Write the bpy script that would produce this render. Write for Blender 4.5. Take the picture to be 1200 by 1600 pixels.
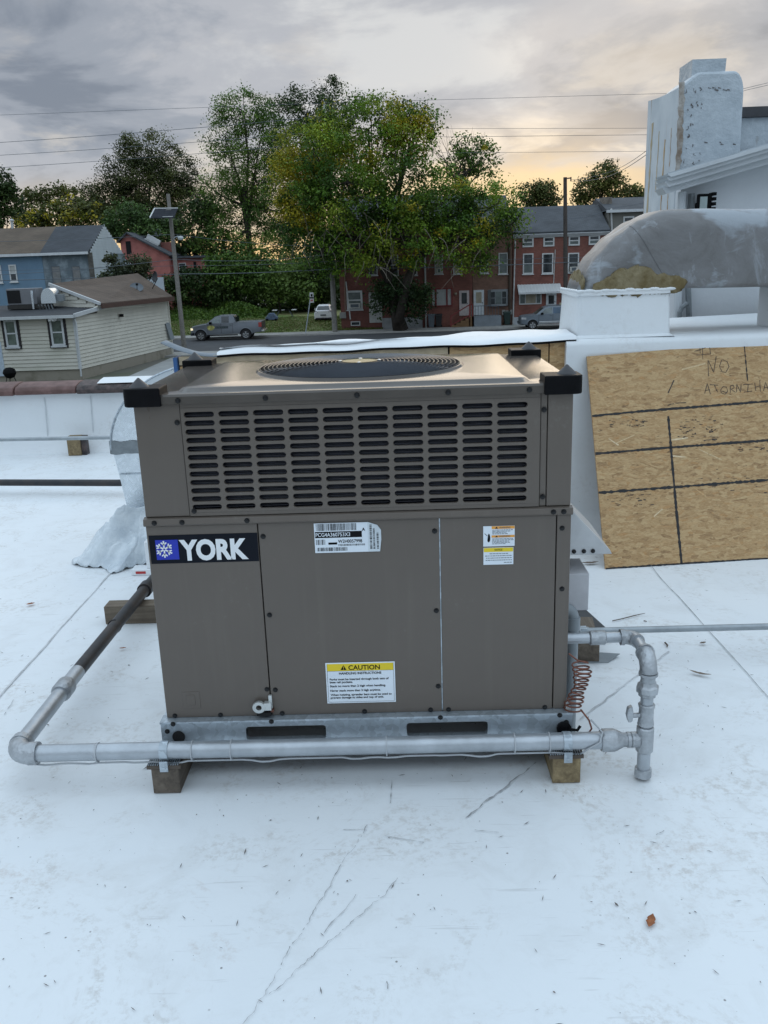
import bpy, math, random
import numpy as np
from mathutils import Vector, Matrix

for o in list(bpy.data.objects):
    bpy.data.objects.remove(o)
S = bpy.context.scene
COL = S.collection
rad = math.radians

# ------------------------------------------------------------------ camera
CR = Vector((0.99940147, 0.01131107, -0.03269198))
CU = Vector((0.0283173, 0.27533782, 0.96093039))
CF = Vector((-0.01987049, 0.96128099, -0.27485273))
CP = Vector((0.13518777, -2.56620559, 1.6199182))
FPX = 1370.3
cam = bpy.data.cameras.new('camera')
cam_o = bpy.data.objects.new('camera', cam)
COL.objects.link(cam_o)
cam.sensor_fit = 'VERTICAL'
cam.sensor_height = 24.0
cam.lens = 24.0 * FPX / 1600.0
cam.clip_start = 0.05
cam.clip_end = 3000
m = Matrix((CR, CU, -CF)).transposed().to_4x4()
m.translation = CP
cam_o.matrix_world = m
S.camera = cam_o

# ------------------------------------------------------------------ world (overcast evening sky)
W = bpy.data.worlds.new('World')
S.world = W
W.use_nodes = True
nt = W.node_tree
for n in list(nt.nodes):
    nt.nodes.remove(n)
N = lambda t, **k: _new(nt, t, **k)
def _new(tree, t, **k):
    n = tree.nodes.new(t)
    for a, b in k.items():
        setattr(n, a, b)
    return n
SUN_AZ = rad(8)            # the sun sets behind the trees across the street
sky = N('ShaderNodeTexSky', sky_type='NISHITA')
sky.sun_disc = False
sky.sun_elevation = rad(12)
sky.sun_rotation = SUN_AZ
sky.air_density = 1.0
sky.dust_density = 2.0
tc = N('ShaderNodeTexCoord')
sep = N('ShaderNodeSeparateXYZ')
nt.links.new(tc.outputs['Generated'], sep.inputs[0])
def wm(op, a, b=None, c=None, clamp=False):
    n = N('ShaderNodeMath', operation=op, use_clamp=clamp)
    for i, v in enumerate((a, b, c)):
        if v is None:
            continue
        if isinstance(v, (int, float)):
            n.inputs[i].default_value = v
        else:
            nt.links.new(v, n.inputs[i])
    return n.outputs[0]
def wmix(f, a, b, blend='MIX'):
    n = N('ShaderNodeMix', data_type='RGBA', blend_type=blend)
    for sck, v in ((n.inputs[0], f), (n.inputs[6], a), (n.inputs[7], b)):
        if isinstance(v, (int, float)):
            sck.default_value = v
        elif isinstance(v, tuple):
            sck.default_value = (*v, 1)
        else:
            nt.links.new(v, sck)
    return n.outputs[2]
def wramp(f, stops, interp='EASE'):
    n = N('ShaderNodeValToRGB')
    n.color_ramp.interpolation = interp
    els = n.color_ramp.elements
    while len(els) < len(stops):
        els.new(0.5)
    for e, (p, c) in zip(els, stops):
        e.position = p
        e.color = (c, c, c, 1) if isinstance(c, (int, float)) else (*c, 1)
    nt.links.new(f, n.inputs[0])
    return n.outputs[0]
zc = wm('MAXIMUM', sep.outputs[2], 0.0)
den = wm('ADD', zc, 0.20)
px_ = wm('DIVIDE', sep.outputs[0], den)
py_ = wm('DIVIDE', sep.outputs[1], den)
comb = N('ShaderNodeCombineXYZ')
nt.links.new(px_, comb.inputs[0]); nt.links.new(py_, comb.inputs[1])
def wnoise(scale, detail, rough, off, dist=0.0):
    mp = N('ShaderNodeMapping')
    mp.inputs['Location'].default_value = off
    mp.inputs['Scale'].default_value = (1.0, 1.0, 1.0)
    nt.links.new(comb.outputs[0], mp.inputs[0])
    n = N('ShaderNodeTexNoise')
    n.inputs['Scale'].default_value = scale
    n.inputs['Detail'].default_value = detail
    n.inputs['Roughness'].default_value = rough
    n.inputs['Distortion'].default_value = dist
    nt.links.new(mp.outputs[0], n.inputs['Vector'])
    return n.outputs['Fac']
n1 = wnoise(1.5, 7, 0.56, (3.1, 7.3, 0), 0.35)
n2 = wnoise(0.65, 3, 0.5, (11.2, 1.7, 0), 0.3)
n3 = wnoise(1.9, 6, 0.6, (5.4, 2.9, 0), 0.3)
shade = wm('ADD', wm('MULTIPLY', n1, 0.80), wm('MULTIPLY', n2, 0.36))
c_body = wramp(shade, [(0.48, (1.8, 2.1, 2.6)), (0.55, (2.7, 3.0, 3.5)), (0.62, (3.7, 3.9, 4.3)), (0.72, (5.2, 5.35, 5.5))])
# thin places where the low sun shines through
gap = wramp(n3, [(0.52, 0.0), (0.66, 1.0)])
low = wramp(zc, [(0.02, 1.0), (0.26, 0.25), (0.40, 0.0)])
sunx, suny = math.sin(SUN_AZ), math.cos(SUN_AZ)
facing = wm('ADD', wm('MULTIPLY', sep.outputs[0], sunx), wm('MULTIPLY', sep.outputs[1], suny))
facing = wramp(facing, [(0.1, 0.0), (0.88, 1.0)])
c_body = wmix(wm('MULTIPLY', wm('MULTIPLY', wm('MULTIPLY', gap, low), facing), 0.62), c_body, (7.0, 6.4, 5.5))
# glow along the horizon under the cloud base
band = wm('ADD', zc, wm('MULTIPLY', wm('SUBTRACT', n1, 0.5), 0.12))
glow = wramp(band, [(0.03, 0.95), (0.065, 0.5), (0.110, 0.0)])
c_glow = wramp(zc, [(0.0, (7.8, 5.3, 2.4)), (0.06, (6.8, 5.4, 3.7)), (0.11, (5.0, 4.6, 4.2))])
c_body = wmix(wm('MULTIPLY', glow, facing), c_body, c_glow)
near_sun = wramp(wm('ADD', wm('MULTIPLY', sep.outputs[0], sunx), wm('MULTIPLY', sep.outputs[1], suny)), [(0.955, 0.0), (0.998, 1.0)])
c_body = wmix(wm('MULTIPLY', wm('MULTIPLY', near_sun, glow), 0.8), c_body, (9.4, 6.6, 2.9))
# brighter, bluer cloud overhead and behind (what lights the white roof)
up = wramp(zc, [(0.30, 0.0), (0.62, 1.0)])
bright = wmix(n1, (6.9, 8.5, 10.1), (8.8, 10.5, 12.1))
c_body = wmix(up, c_body, bright)
back = wm('SUBTRACT', 1.0, facing)
c_body = wmix(wm('MULTIPLY', wm('MULTIPLY', back, wm('SUBTRACT', 1.0, up)), 0.75), c_body, (3.7, 4.5, 5.3))
cov = wramp(n2, [(0.25, 0.94), (0.6, 0.99)])
sky_col = wmix(cov, sky.outputs[0], c_body)
bg = N('ShaderNodeBackground')
bg.inputs['Strength'].default_value = 0.10
nt.links.new(sky_col, bg.inputs['Color'])
wo = N('ShaderNodeOutputWorld')
nt.links.new(bg.outputs[0], wo.inputs['Surface'])

# ------------------------------------------------------------------ sun (veiled by cloud: weak and very soft)
sl = bpy.data.lights.new('sun', 'SUN')
sl.energy = 0.5
sl.angle = rad(40)
sl.color = (1.0, 0.82, 0.60)
so = bpy.data.objects.new('sun', sl)
COL.objects.link(so)
so.location = (0, 0, 30)
so.rotation_euler = (rad(-78), 0, -SUN_AZ)
S.view_settings.view_transform = 'Standard'
S.view_settings.look = 'None'
S.view_settings.exposure = 0.32
S.view_settings.gamma = 1.0
S.view_settings.use_curve_mapping = False
S.cycles.use_denoising = True
S.cycles.max_bounces = 6
S.cycles.diffuse_bounces = 3
S.cycles.glossy_bounces = 3
S.cycles.transmission_bounces = 4
S.cycles.transparent_max_bounces = 4
S.cycles.caustics_reflective = False
S.cycles.caustics_refractive = False

# ------------------------------------------------------------------ helpers
def ray(px, py):
    return CF + CR * ((px - 600) / FPX) + CU * ((800 - py) / FPX)
def pt(px, py, Y):
    d = ray(px, py)
    return CP + d * ((Y - CP.y) / d.y)
def fl(px, py, Z=0.0):
    d = ray(px, py)
    return CP + d * ((Z - CP.z) / d.z)
def onp(px, py, p0, n):
    d = ray(px, py)
    return CP + d * ((p0 - CP).dot(n) / d.dot(n))

ORG = {}
def tag(o, label=None, cat=None, group=None, kind=None):
    if label: o['label'] = label
    if cat: o['category'] = cat
    if group: o['group'] = group
    if kind: o['kind'] = kind
    return o
def thing(name, label, cat, loc, group=None):
    o = bpy.data.objects.new(name, None)
    o.empty_display_size = 0.1
    COL.objects.link(o)
    o.location = loc
    ORG[o.name] = Vector(loc)
    return tag(o, label, cat, group)
def place(o, parent):
    """world-coordinate mesh under a parent: keep it where it is"""
    if parent is not None:
        o.parent = parent
        o.location = -ORG[parent.name]
    ORG[o.name] = Vector((0, 0, 0))
    return o
class MB:
    def __init__(s):
        s.v = []; s.f = []
    def add(s, verts, faces):
        b = len(s.v)
        s.v += [tuple(v) for v in verts]
        s.f += [tuple(i + b for i in f) for f in faces]
        return s
    def box(s, x0, x1, y0, y1, z0, z1):
        v = [(x0, y0, z0), (x1, y0, z0), (x1, y1, z0), (x0, y1, z0), (x0, y0, z1), (x1, y0, z1), (x1, y1, z1), (x0, y1, z1)]
        return s.add(v, [(0, 3, 2, 1), (4, 5, 6, 7), (0, 1, 5, 4), (1, 2, 6, 5), (2, 3, 7, 6), (3, 0, 4, 7)])
    def obox(s, c, ax, ay, az, hx, hy, hz):
        c = Vector(c); v = []
        for dz in (-1, 1):
            for dx, dy in ((-1, -1), (1, -1), (1, 1), (-1, 1)):
                v.append(c + ax * (dx * hx) + ay * (dy * hy) + az * (dz * hz))
        return s.add(v, [(0, 3, 2, 1), (4, 5, 6, 7), (0, 1, 5, 4), (1, 2, 6, 5), (2, 3, 7, 6), (3, 0, 4, 7)])
    def bar(s, a, b, w, h=None, up=Vector((0, 0, 1))):
        a = Vector(a); b = Vector(b); d = (b - a); L = d.length; d.normalize()
        sd = d.cross(up)
        if sd.length < 1e-4: sd = d.cross(Vector((0, 1, 0)))
        sd.normalize(); u = sd.cross(d)
        return s.obox((a + b) / 2, d, sd, u, L / 2, w / 2, (h or w) / 2)
    def quad(s, a, b, c, d):
        return s.add([a, b, c, d], [(0, 1, 2, 3)])
    def poly(s, pts):
        return s.add(pts, [tuple(range(len(pts)))])
    def prism(s, pts, off):
        off = Vector(off); n = len(pts)
        v = [Vector(p) for p in pts] + [Vector(p) + off for p in pts]
        f = [tuple(reversed(range(n))), tuple(range(n, 2 * n))]
        f += [(i, (i + 1) % n, n + (i + 1) % n, n + i) for i in range(n)]
        return s.add(v, f)
    def loft(s, loops, cap0=True, cap1=True, closed=True):
        n = len(loops[0]); v = []; f = []
        for L in loops: v += [tuple(p) for p in L]
        for k in range(len(loops) - 1):
            for i in range(n if closed else n - 1):
                j = (i + 1) % n
                f.append((k * n + i, k * n + j, (k + 1) * n + j, (k + 1) * n + i))
        if cap0: f.append(tuple(reversed(range(n))))
        if cap1: f.append(tuple(range((len(loops) - 1) * n, len(loops) * n)))
        return s.add(v, f)
    def tube(s, pts, r, seg=12, caps=True):
        pts = [Vector(p) for p in pts]
        rs = r if isinstance(r, (list, tuple)) else [r] * len(pts)
        t0 = (pts[1] - pts[0]).normalized()
        a = t0.cross(Vector((0, 0, 1)))
        if a.length < 1e-3: a = t0.cross(Vector((1, 0, 0)))
        a.normalize(); loops = []
        for i, p in enumerate(pts):
            if i == 0: t = pts[1] - pts[0]
            elif i == len(pts) - 1: t = pts[-1] - pts[-2]
            else: t = (pts[i + 1] - p).normalized() + (p - pts[i - 1]).normalized()
            if t.length < 1e-9: t = Vector(t0)
            t.normalize()
            a = (a - t * a.dot(t))
            a.normalize(); b = t.cross(a)
            loops.append([p + (a * math.cos(q) + b * math.sin(q)) * rs[i] for q in [2 * math.pi * k / seg for k in range(seg)]])
        return s.loft(loops, caps, caps)
    def lathe(s, c, prof, seg=20, axis=Vector((0, 0, 1)), caps=True):
        """prof: (radius, height along axis)"""
        c = Vector(c); ax = Vector(axis).normalized()
        a = ax.cross(Vector((0, 0, 1)))
        if a.length < 1e-3: a = Vector((1, 0, 0))
        a.normalize(); b = ax.cross(a)
        loops = [[c + ax * h + (a * math.cos(q) + b * math.sin(q)) * max(r, 1e-5) for q in [2 * math.pi * k / seg for k in range(seg)]] for r, h in prof]
        return s.loft(loops, caps, caps)
    def ribbon(s, pts, w, n, jit=0.0, rnd=None):
        """flat strip along pts, lying in the plane with normal n"""
        pts = [Vector(p) for p in pts]; n = Vector(n); L = []; R_ = []
        for i, p in enumerate(pts):
            t = (pts[min(i + 1, len(pts) - 1)] - pts[max(i - 1, 0)])
            t.normalize(); sd = n.cross(t).normalized()
            ww = w * (1 + (rnd.uniform(-jit, jit) if rnd else 0)) / 2
            L.append(p + sd * ww); R_.append(p - sd * ww)
        k = len(pts)
        return s.add(L + R_, [(i, i + 1, k + i + 1, k + i) for i in range(k - 1)])
    def mesh(s, name, smooth=False):
        me = bpy.data.meshes.new(name)
        me.from_pydata(s.v, [], s.f)
        me.update()
        if smooth: me.polygons.foreach_set('use_smooth', [True] * len(me.polygons))
        return me
    def build(s, name, mat, parent=None, smooth=False, bevel=0.0, auto=True):
        me = s.mesh(name, smooth)
        o = bpy.data.objects.new(name, me)
        COL.objects.link(o)
        me.materials.append(mat)
        place(o, parent)
        if bevel:
            b = o.modifiers.new('bevel', 'BEVEL'); b.width = bevel; b.segments = 2
            b.limit_method = 'ANGLE'; b.angle_limit = rad(35)
        if smooth and auto:
            try: me.set_sharp_from_angle(angle=rad(38))
            except Exception: pass
        return o
def copy_part(src, parent, delta):
    o = src.copy(); COL.objects.link(o); o.parent = parent
    o.location = src.location + Vector(delta)
    ORG[o.name] = Vector((0, 0, 0))
    return o
def arc(c, r, a0, a1, n, u, v):
    c = Vector(c)
    return [c + Vector(u) * (r * math.cos(a0 + (a1 - a0) * i / n)) + Vector(v) * (r * math.sin(a0 + (a1 - a0) * i / n)) for i in range(n + 1)]

# ------------------------------------------------------------------ materials
def mat(name, col, rough=0.6, metal=0.0, var=0.12, scale=6.0, bump=0.0, bscale=40.0, col2=None, spec=0.5, detail=5, stretch=(1, 1, 1), lo=0.35, hi=0.65):
    M = bpy.data.materials.new(name); M.use_nodes = True
    t = M.node_tree; bs = t.nodes['Principled BSDF']
    bs.inputs['Roughness'].default_value = rough
    bs.inputs['Metallic'].default_value = metal
    bs.inputs['Specular IOR Level'].default_value = spec
    tcn = t.nodes.new('ShaderNodeTexCoord')
    mp = t.nodes.new('ShaderNodeMapping'); mp.inputs['Scale'].default_value = stretch
    t.links.new(tcn.outputs['Object'], mp.inputs[0])
    nz = t.nodes.new('ShaderNodeTexNoise'); nz.inputs['Scale'].default_value = scale
    nz.inputs['Detail'].default_value = detail; nz.inputs['Roughness'].default_value = 0.6
    t.links.new(mp.outputs[0], nz.inputs['Vector'])
    rp = t.nodes.new('ShaderNodeValToRGB')
    c = Vector(col)
    if col2 is None:
        ca, cb = c * (1 - var), c * (1 + var)
    else:
        ca, cb = c, Vector(col2)
    rp.color_ramp.elements[0].position = lo; rp.color_ramp.elements[0].color = (*ca, 1)
    rp.color_ramp.elements[1].position = hi; rp.color_ramp.elements[1].color = (*[min(1, q) for q in cb], 1)
    t.links.new(nz.outputs['Fac'], rp.inputs[0])
    t.links.new(rp.outputs[0], bs.inputs['Base Color'])
    if bump:
        n2 = t.nodes.new('ShaderNodeTexNoise'); n2.inputs['Scale'].default_value = bscale; n2.inputs['Detail'].default_value = 4
        t.links.new(mp.outputs[0], n2.inputs['Vector'])
        bp = t.nodes.new('ShaderNodeBump'); bp.inputs['Strength'].default_value = bump; bp.inputs['Distance'].default_value = 0.02
        t.links.new(n2.outputs['Fac'], bp.inputs['Height'])
        t.links.new(bp.outputs[0], bs.inputs['Normal'])
    M['out'] = 1
    return M
class TN:
    """tiny node helper for the few hand-made materials"""
    def __init__(s, M):
        s.t = M.node_tree; s.bs = s.t.nodes['Principled BSDF']
        s.tc = s.t.nodes.new('ShaderNodeTexCoord')
    def n(s, ty, **k):
        return _new(s.t, ty, **k)
    def link(s, a, b): s.t.links.new(a, b)
    def map(s, scale=(1, 1, 1), rot=(0, 0, 0), loc=(0, 0, 0), src=None):
        mp = s.n('ShaderNodeMapping'); mp.inputs['Scale'].default_value = scale
        mp.inputs['Rotation'].default_value = rot; mp.inputs['Location'].default_value = loc
        s.link(src or s.tc.outputs['Object'], mp.inputs[0]); return mp.outputs[0]
    def noise(s, vec, scale, detail=5, rough=0.6, dist=0.0):
        z = s.n('ShaderNodeTexNoise'); z.inputs['Scale'].default_value = scale; z.inputs['Detail'].default_value = detail
        z.inputs['Roughness'].default_value = rough; z.inputs['Distortion'].default_value = dist
        s.link(vec, z.inputs['Vector']); return z
    def ramp(s, f, stops, interp='LINEAR'):
        r = s.n('ShaderNodeValToRGB'); r.color_ramp.interpolation = interp; e = r.color_ramp.elements
        while len(e) < len(stops): e.new(0.5)
        for a, (p, c) in zip(e, stops):
            a.position = p; a.color = (c, c, c, 1) if isinstance(c, (int, float)) else (*c, 1)
        s.link(f, r.inputs[0]); return r.outputs[0]
    def mix(s, f, a, b, blend='MIX'):
        x = s.n('ShaderNodeMix', data_type='RGBA', blend_type=blend)
        for k, v in ((x.inputs[0], f), (x.inputs[6], a), (x.inputs[7], b)):
            if isinstance(v, (int, float)): k.default_value = v
            elif isinstance(v, tuple): k.default_value = (*v, 1)
            else: s.link(v, k)
        return x.outputs[2]
    def math(s, op, a, b):
        x = s.n('ShaderNodeMath', operation=op)
        for k, v in enumerate((a, b)):
            if isinstance(v, (int, float)): x.inputs[k].default_value = v
            else: s.link(v, x.inputs[k])
        return x.outputs[0]
    def bump(s, h, st, dist=0.01):
        b = s.n('ShaderNodeBump'); b.inputs['Strength'].default_value = st; b.inputs['Distance'].default_value = dist
        s.link(h, b.inputs['Height']); s.link(b.outputs[0], s.bs.inputs['Normal'])
def newmat(name, rough=0.6, metal=0.0):
    M = bpy.data.materials.new(name); M.use_nodes = True
    k = TN(M); k.bs.inputs['Roughness'].default_value = rough; k.bs.inputs['Metallic'].default_value = metal
    return M, k
# white roof membrane: foot-worn, with grey-brown dirt blotches and specks
def membrane(name, dirt=1.0):
    M, k = newmat(name, 0.55)
    v = k.map()
    big = k.noise(v, 1.1, 4, 0.6).outputs['Fac']
    mid = k.noise(v, 5.0, 6, 0.7, 0.6).outputs['Fac']
    fine = k.noise(v, 38.0, 4, 0.7).outputs['Fac']
    base = k.ramp(big, [(0.3, (0.745, 0.775, 0.795)), (0.7, (0.80, 0.825, 0.84))])
    d1 = k.ramp(mid, [(0.50, 0.0), (0.74, 0.22 * dirt)])
    c = k.mix(d1, base, (0.47, 0.45, 0.42))
    st = k.math('MULTIPLY', k.ramp(k.noise(v, 2.3, 6, 0.75, 1.2).outputs['Fac'], [(0.50, 0.0), (0.63, 1.0)]), k.ramp(fine, [(0.46, 0.0), (0.60, 0.36 * dirt)]))
    c = k.mix(st, c, (0.36, 0.31, 0.25))
    vo = k.n('ShaderNodeTexVoronoi'); vo.inputs['Scale'].default_value = 19.0; k.link(k.map(loc=(3, 1, 0)), vo.inputs['Vector'])
    sp = k.ramp(vo.outputs['Distance'], [(0.035, 0.8 * dirt), (0.075, 0.0)])
    cs = k.n('ShaderNodeSeparateColor'); k.link(vo.outputs['Color'], cs.inputs[0])
    sp = k.math('MULTIPLY', sp, k.ramp(cs.outputs[0], [(0.62, 0.0), (0.70, 1.0)]))
    c = k.mix(sp, c, (0.10, 0.08, 0.07))
    for sx_, rot_, lo_ in ((1.5, 0.9, (0, 0, 0)), (1.2, -0.55, (5, 3, 0)), (1.8, 2.2, (9, 1, 0))):
        scr = k.noise(k.map((sx_, 30, 1), (0, 0, rot_), lo_), 2.2, 3, 0.6).outputs['Fac']
        scr = k.math('MULTIPLY', k.ramp(scr, [(0.655, 0.0), (0.685, 0.30 * dirt)]), k.ramp(k.noise(k.map(loc=lo_), 2.6, 3).outputs['Fac'], [(0.50, 0.0), (0.62, 1.0)]))
        c = k.mix(scr, c, (0.36, 0.35, 0.34))
    rs = k.math('MULTIPLY', k.ramp(k.noise(k.map(loc=(4, 4, 0)), 1.6, 6, 0.75, 1.0).outputs['Fac'], [(0.60, 0.0), (0.72, 0.55 * dirt)]), k.ramp(k.noise(k.map(), 24, 4, .8).outputs['Fac'], [(0.45, 0.0), (0.65, 0.8)]))
    c = k.mix(rs, c, (0.34, 0.21, 0.12))
    k.link(c, k.bs.inputs['Base Color'])
    h = k.math('ADD', k.math('MULTIPLY', mid, 0.5), k.math('MULTIPLY', fine, 0.15))
    k.bump(h, 0.22, 0.012)
    return M
def osb():
    M, k = newmat('osb', 0.75)
    cols = [(0.0, (0.22, 0.115, 0.045)), (0.12, (0.38, 0.22, 0.095)), (0.5, (0.47, 0.30, 0.145)), (0.84, (0.585, 0.41, 0.22)), (1.0, (0.44, 0.225, 0.08))]
    def layer(rot, loc):
        wv = k.noise(k.map(loc=loc), 7.0, 3, 0.5)
        ad = k.n('ShaderNodeMixRGB', blend_type='ADD'); ad.inputs[0].default_value = 0.05
        k.link(k.map((1, 1, 1), loc=loc), ad.inputs[1]); k.link(wv.outputs['Color'], ad.inputs[2])
        vo = k.n('ShaderNodeTexVoronoi'); vo.inputs['Scale'].default_value = 1.0
        k.link(k.map((19, 1, 88), (0, rot, 0), src=ad.outputs[0]), vo.inputs['Vector'])
        s_ = k.n('ShaderNodeSeparateColor'); k.link(vo.outputs['Color'], s_.inputs[0])
        return k.ramp(s_.outputs[0], cols)
    a, b, c3 = layer(0.25, (0, 0, 0)), layer(-0.6, (4, 2, 1)), layer(1.15, (9, 5, 3))
    s1 = k.ramp(k.noise(k.map(), 9.0, 2).outputs['Fac'], [(0.47, 0.0), (0.50, 1.0)])
    s2 = k.ramp(k.noise(k.map(loc=(8, 8, 8)), 11.0, 2).outputs['Fac'], [(0.53, 0.0), (0.56, 1.0)])
    c = k.mix(s2, k.mix(s1, a, b), c3)
    gr = k.noise(k.map((30, 1, 150), (0, 0.35, 0)), 2.0, 4, .7).outputs['Fac']
    gr2 = k.noise(k.map((30, 1, 150), (0, -0.7, 0), (3, 0, 2)), 2.0, 4, .7).outputs['Fac']
    c = k.mix(0.38, c, k.mix(s1, k.ramp(gr, [(0.34, (0.24, 0.14, 0.06)), (0.62, (0.64, 0.47, 0.27))]), k.ramp(gr2, [(0.34, (0.24, 0.14, 0.06)), (0.62, (0.64, 0.47, 0.27))])))
    dk = k.ramp(k.noise(k.map((9, 1, 45), (0, -0.2, 0)), 2.5, 4, 0.7).outputs['Fac'], [(0.62, 0.0), (0.68, 0.75)])
    c = k.mix(dk, c, (0.10, 0.06, 0.03))
    c = k.mix(1.0, c, (0.93, 0.90, 0.84), 'MULTIPLY')
    k.link(c, k.bs.inputs['Base Color']); k.bump(gr, 0.2, 0.004)
    return M
def timber(name, ca, cb, axis='y'):
    M, k = newmat(name, 0.8)
    sc = {'x': (1.5, 30, 30), 'y': (30, 1.5, 30), 'z': (30, 30, 1.5)}[axis]
    g = k.noise(k.map(sc), 1.6, 5, 0.65, 0.5).outputs['Fac']
    b = k.noise(k.map(), 8, 4).outputs['Fac']
    c = k.mix(k.ramp(b, [(0.4, 0.0), (0.7, 0.5)]), k.ramp(g, [(0.3, ca), (0.7, cb)]), tuple(q * 0.45 for q in ca))
    k.link(c, k.bs.inputs['Base Color']); k.bump(g, 0.3, 0.004)
    return M
def galv(name, base=(0.52, 0.58, 0.63), rough=0.42, metal=0.75, amp=1.0, bmp=.25):
    M, k = newmat(name, rough, metal)
    vo = k.n('ShaderNodeTexVoronoi'); vo.inputs['Scale'].default_value = 55; k.link(k.map(), vo.inputs['Vector'])
    s_ = k.n('ShaderNodeSeparateColor'); k.link(vo.outputs['Color'], s_.inputs[0])
    f = k.math('ADD', k.math('MULTIPLY', s_.outputs[0], 0.35), k.math('MULTIPLY', k.noise(k.map(), 6, 5).outputs['Fac'], 0.65))
    c = Vector(base)
    k.link(k.ramp(f, [(0.25, tuple(c * (1 - .3 * amp))), (0.75, tuple(c * (1 + .15 * amp)))]), k.bs.inputs['Base Color'])
    k.link(k.ramp(f, [(0.2, rough + 0.15), (0.8, rough - 0.08)]), k.bs.inputs['Roughness'])
    k.bump(k.noise(k.map(), 2.2, 2).outputs['Fac'], bmp, 0.02)
    return M
def brick(name, c1, c2, mortar, sc=1.0, rough=0.85):
    M, k = newmat(name, rough)
    sp = k.n('ShaderNodeSeparateXYZ'); k.link(k.tc.outputs['Object'], sp.inputs[0])
    cb = k.n('ShaderNodeCombineXYZ')
    k.link(k.math('ADD', sp.outputs[0], sp.outputs[1]), cb.inputs[0]); k.link(sp.outputs[2], cb.inputs[1])
    bt = k.n('ShaderNodeTexBrick'); k.link(cb.outputs[0], bt.inputs['Vector'])
    bt.inputs['Scale'].default_value = sc
    bt.inputs['Brick Width'].default_value = 0.22; bt.inputs['Row Height'].default_value = 0.075; bt.inputs['Mortar Size'].default_value = 0.008
    bt.inputs['Color1'].default_value = (*c1, 1); bt.inputs['Color2'].default_value = (*c2, 1); bt.inputs['Mortar'].default_value = (*mortar, 1)
    st = k.ramp(k.noise(k.map(), 0.7, 6, 0.65).outputs['Fac'], [(0.35, 0.55), (0.65, 1.05)])
    k.link(k.mix(0.7, bt.outputs['Color'], st, 'MULTIPLY'), k.bs.inputs['Base Color'])
    k.bump(bt.outputs['Fac'], 0.3, -0.01)
    return M
def shingle(name, c1, c2):
    M, k = newmat(name, 0.9)
    sp = k.n('ShaderNodeSeparateXYZ'); k.link(k.tc.outputs['Object'], sp.inputs[0])
    cb = k.n('ShaderNodeCombineXYZ'); k.link(sp.outputs[0], cb.inputs[0]); k.link(k.math('ADD', sp.outputs[2], k.math('MULTIPLY', sp.outputs[1], 0.6)), cb.inputs[1])
    bt = k.n('ShaderNodeTexBrick'); k.link(cb.outputs[0], bt.inputs['Vector'])
    bt.inputs['Scale'].default_value = 1.0
    bt.inputs['Brick Width'].default_value = 0.34; bt.inputs['Row Height'].default_value = 0.16; bt.inputs['Mortar Size'].default_value = 0.012
    bt.inputs['Color1'].default_value = (*c1, 1); bt.inputs['Color2'].default_value = (*c2, 1); bt.inputs['Mortar'].default_value = (*[q * 0.6 for q in c1], 1)
    st = k.ramp(k.noise(k.map(), 0.6, 5, 0.6).outputs['Fac'], [(0.35, 0.7), (0.65, 1.1)])
    k.link(k.mix(0.8, bt.outputs['Color'], st, 'MULTIPLY'), k.bs.inputs['Base Color'])
    return M
M_ROOF = membrane('roof_membrane')
M_WALLM = membrane('wall_membrane', 0.35)
M_OSB = osb()
M_PAINT, k = newmat('brown_cabinet_paint', 0.34)
_st = k.noise(k.map((14, 14, 0.7)), 1.5, 4, .6).outputs['Fac']; _bl = k.noise(k.map(), 2.2, 5, .65).outputs['Fac']; _fn = k.noise(k.map(), 55, 3, .7).outputs['Fac']
_c = k.ramp(_bl, [(.3, (.118, .098, .082)), (.7, (.134, .112, .094))])
_c = k.mix(k.ramp(_st, [(.55, 0.0), (.75, .22)]), _c, (.18, .158, .135))
_c = k.mix(k.ramp(k.math('MULTIPLY', _fn, _bl), [(.33, 0.0), (.42, .25)]), _c, (.20, .185, .165))
k.link(_c, k.bs.inputs['Base Color']); k.link(k.ramp(k.math('ADD', k.math('MULTIPLY', _st, .5), k.math('MULTIPLY', _bl, .5)), [(.35, .27), (.65, .46)]), k.bs.inputs['Roughness'])
k.bump(k.noise(k.map(), 3.5, 2, .5).outputs['Fac'], .10, .03)
M_LID = mat('lid_paint', (0.095, 0.083, 0.073), 0.17, 0.0, 0.12, 5, 0.04, 3, spec=0.36)
M_BLACKP = mat('black_plastic', (0.005, 0.005, 0.006), 0.5, 0, 0.2, 30, spec=0.10)
M_COIL = mat('coil_fins', (0.010, 0.011, 0.024), 0.35, 0.2, 0.5, 25)
M_SCREW = mat('black_screw', (0.01, 0.01, 0.011), 0.35, 0.3, 0.1, 10)
M_GALV = galv('galvanised')
M_GALVD = galv('galvanised_duct', (0.70, 0.75, 0.79), 0.27, 0.9, .16, .06)
M_PIPE = mat('silver_pipe_paint', (0.44, 0.47, 0.50), 0.38, 0.65, 0.12, 9, 0.08, 60)
M_FIT = mat('silver_fitting_paint', (0.40, 0.42, 0.44), 0.40, 0.65, 0.2, 20, 0.3, 70)
M_IRON = mat('black_iron_pipe', (0.022, 0.025, 0.03), 0.5, 0.2, 0.5, 9, col2=(0.055, 0.045, 0.042))
M_CONDUIT = mat('grey_conduit', (0.33, 0.36, 0.38), 0.4, 0.6, 0.12, 14)
M_PVC = mat('grey_pvc', (0.25, 0.28, 0.30), 0.5, 0, 0.08, 10)
M_WOODG = timber('weathered_timber', (0.085, 0.066, 0.050), (0.19, 0.155, 0.12))
M_WOODY = timber('fresh_timber', (0.15, 0.105, 0.055), (0.34, 0.26, 0.14))
M_WOODX = timber('weathered_timber_x', (0.11, 0.085, 0.062), (0.23, 0.185, 0.135), 'x')
M_BOARD = timber('pale_board', (0.44, 0.35, 0.23), (0.60, 0.50, 0.35), 'x')
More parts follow.
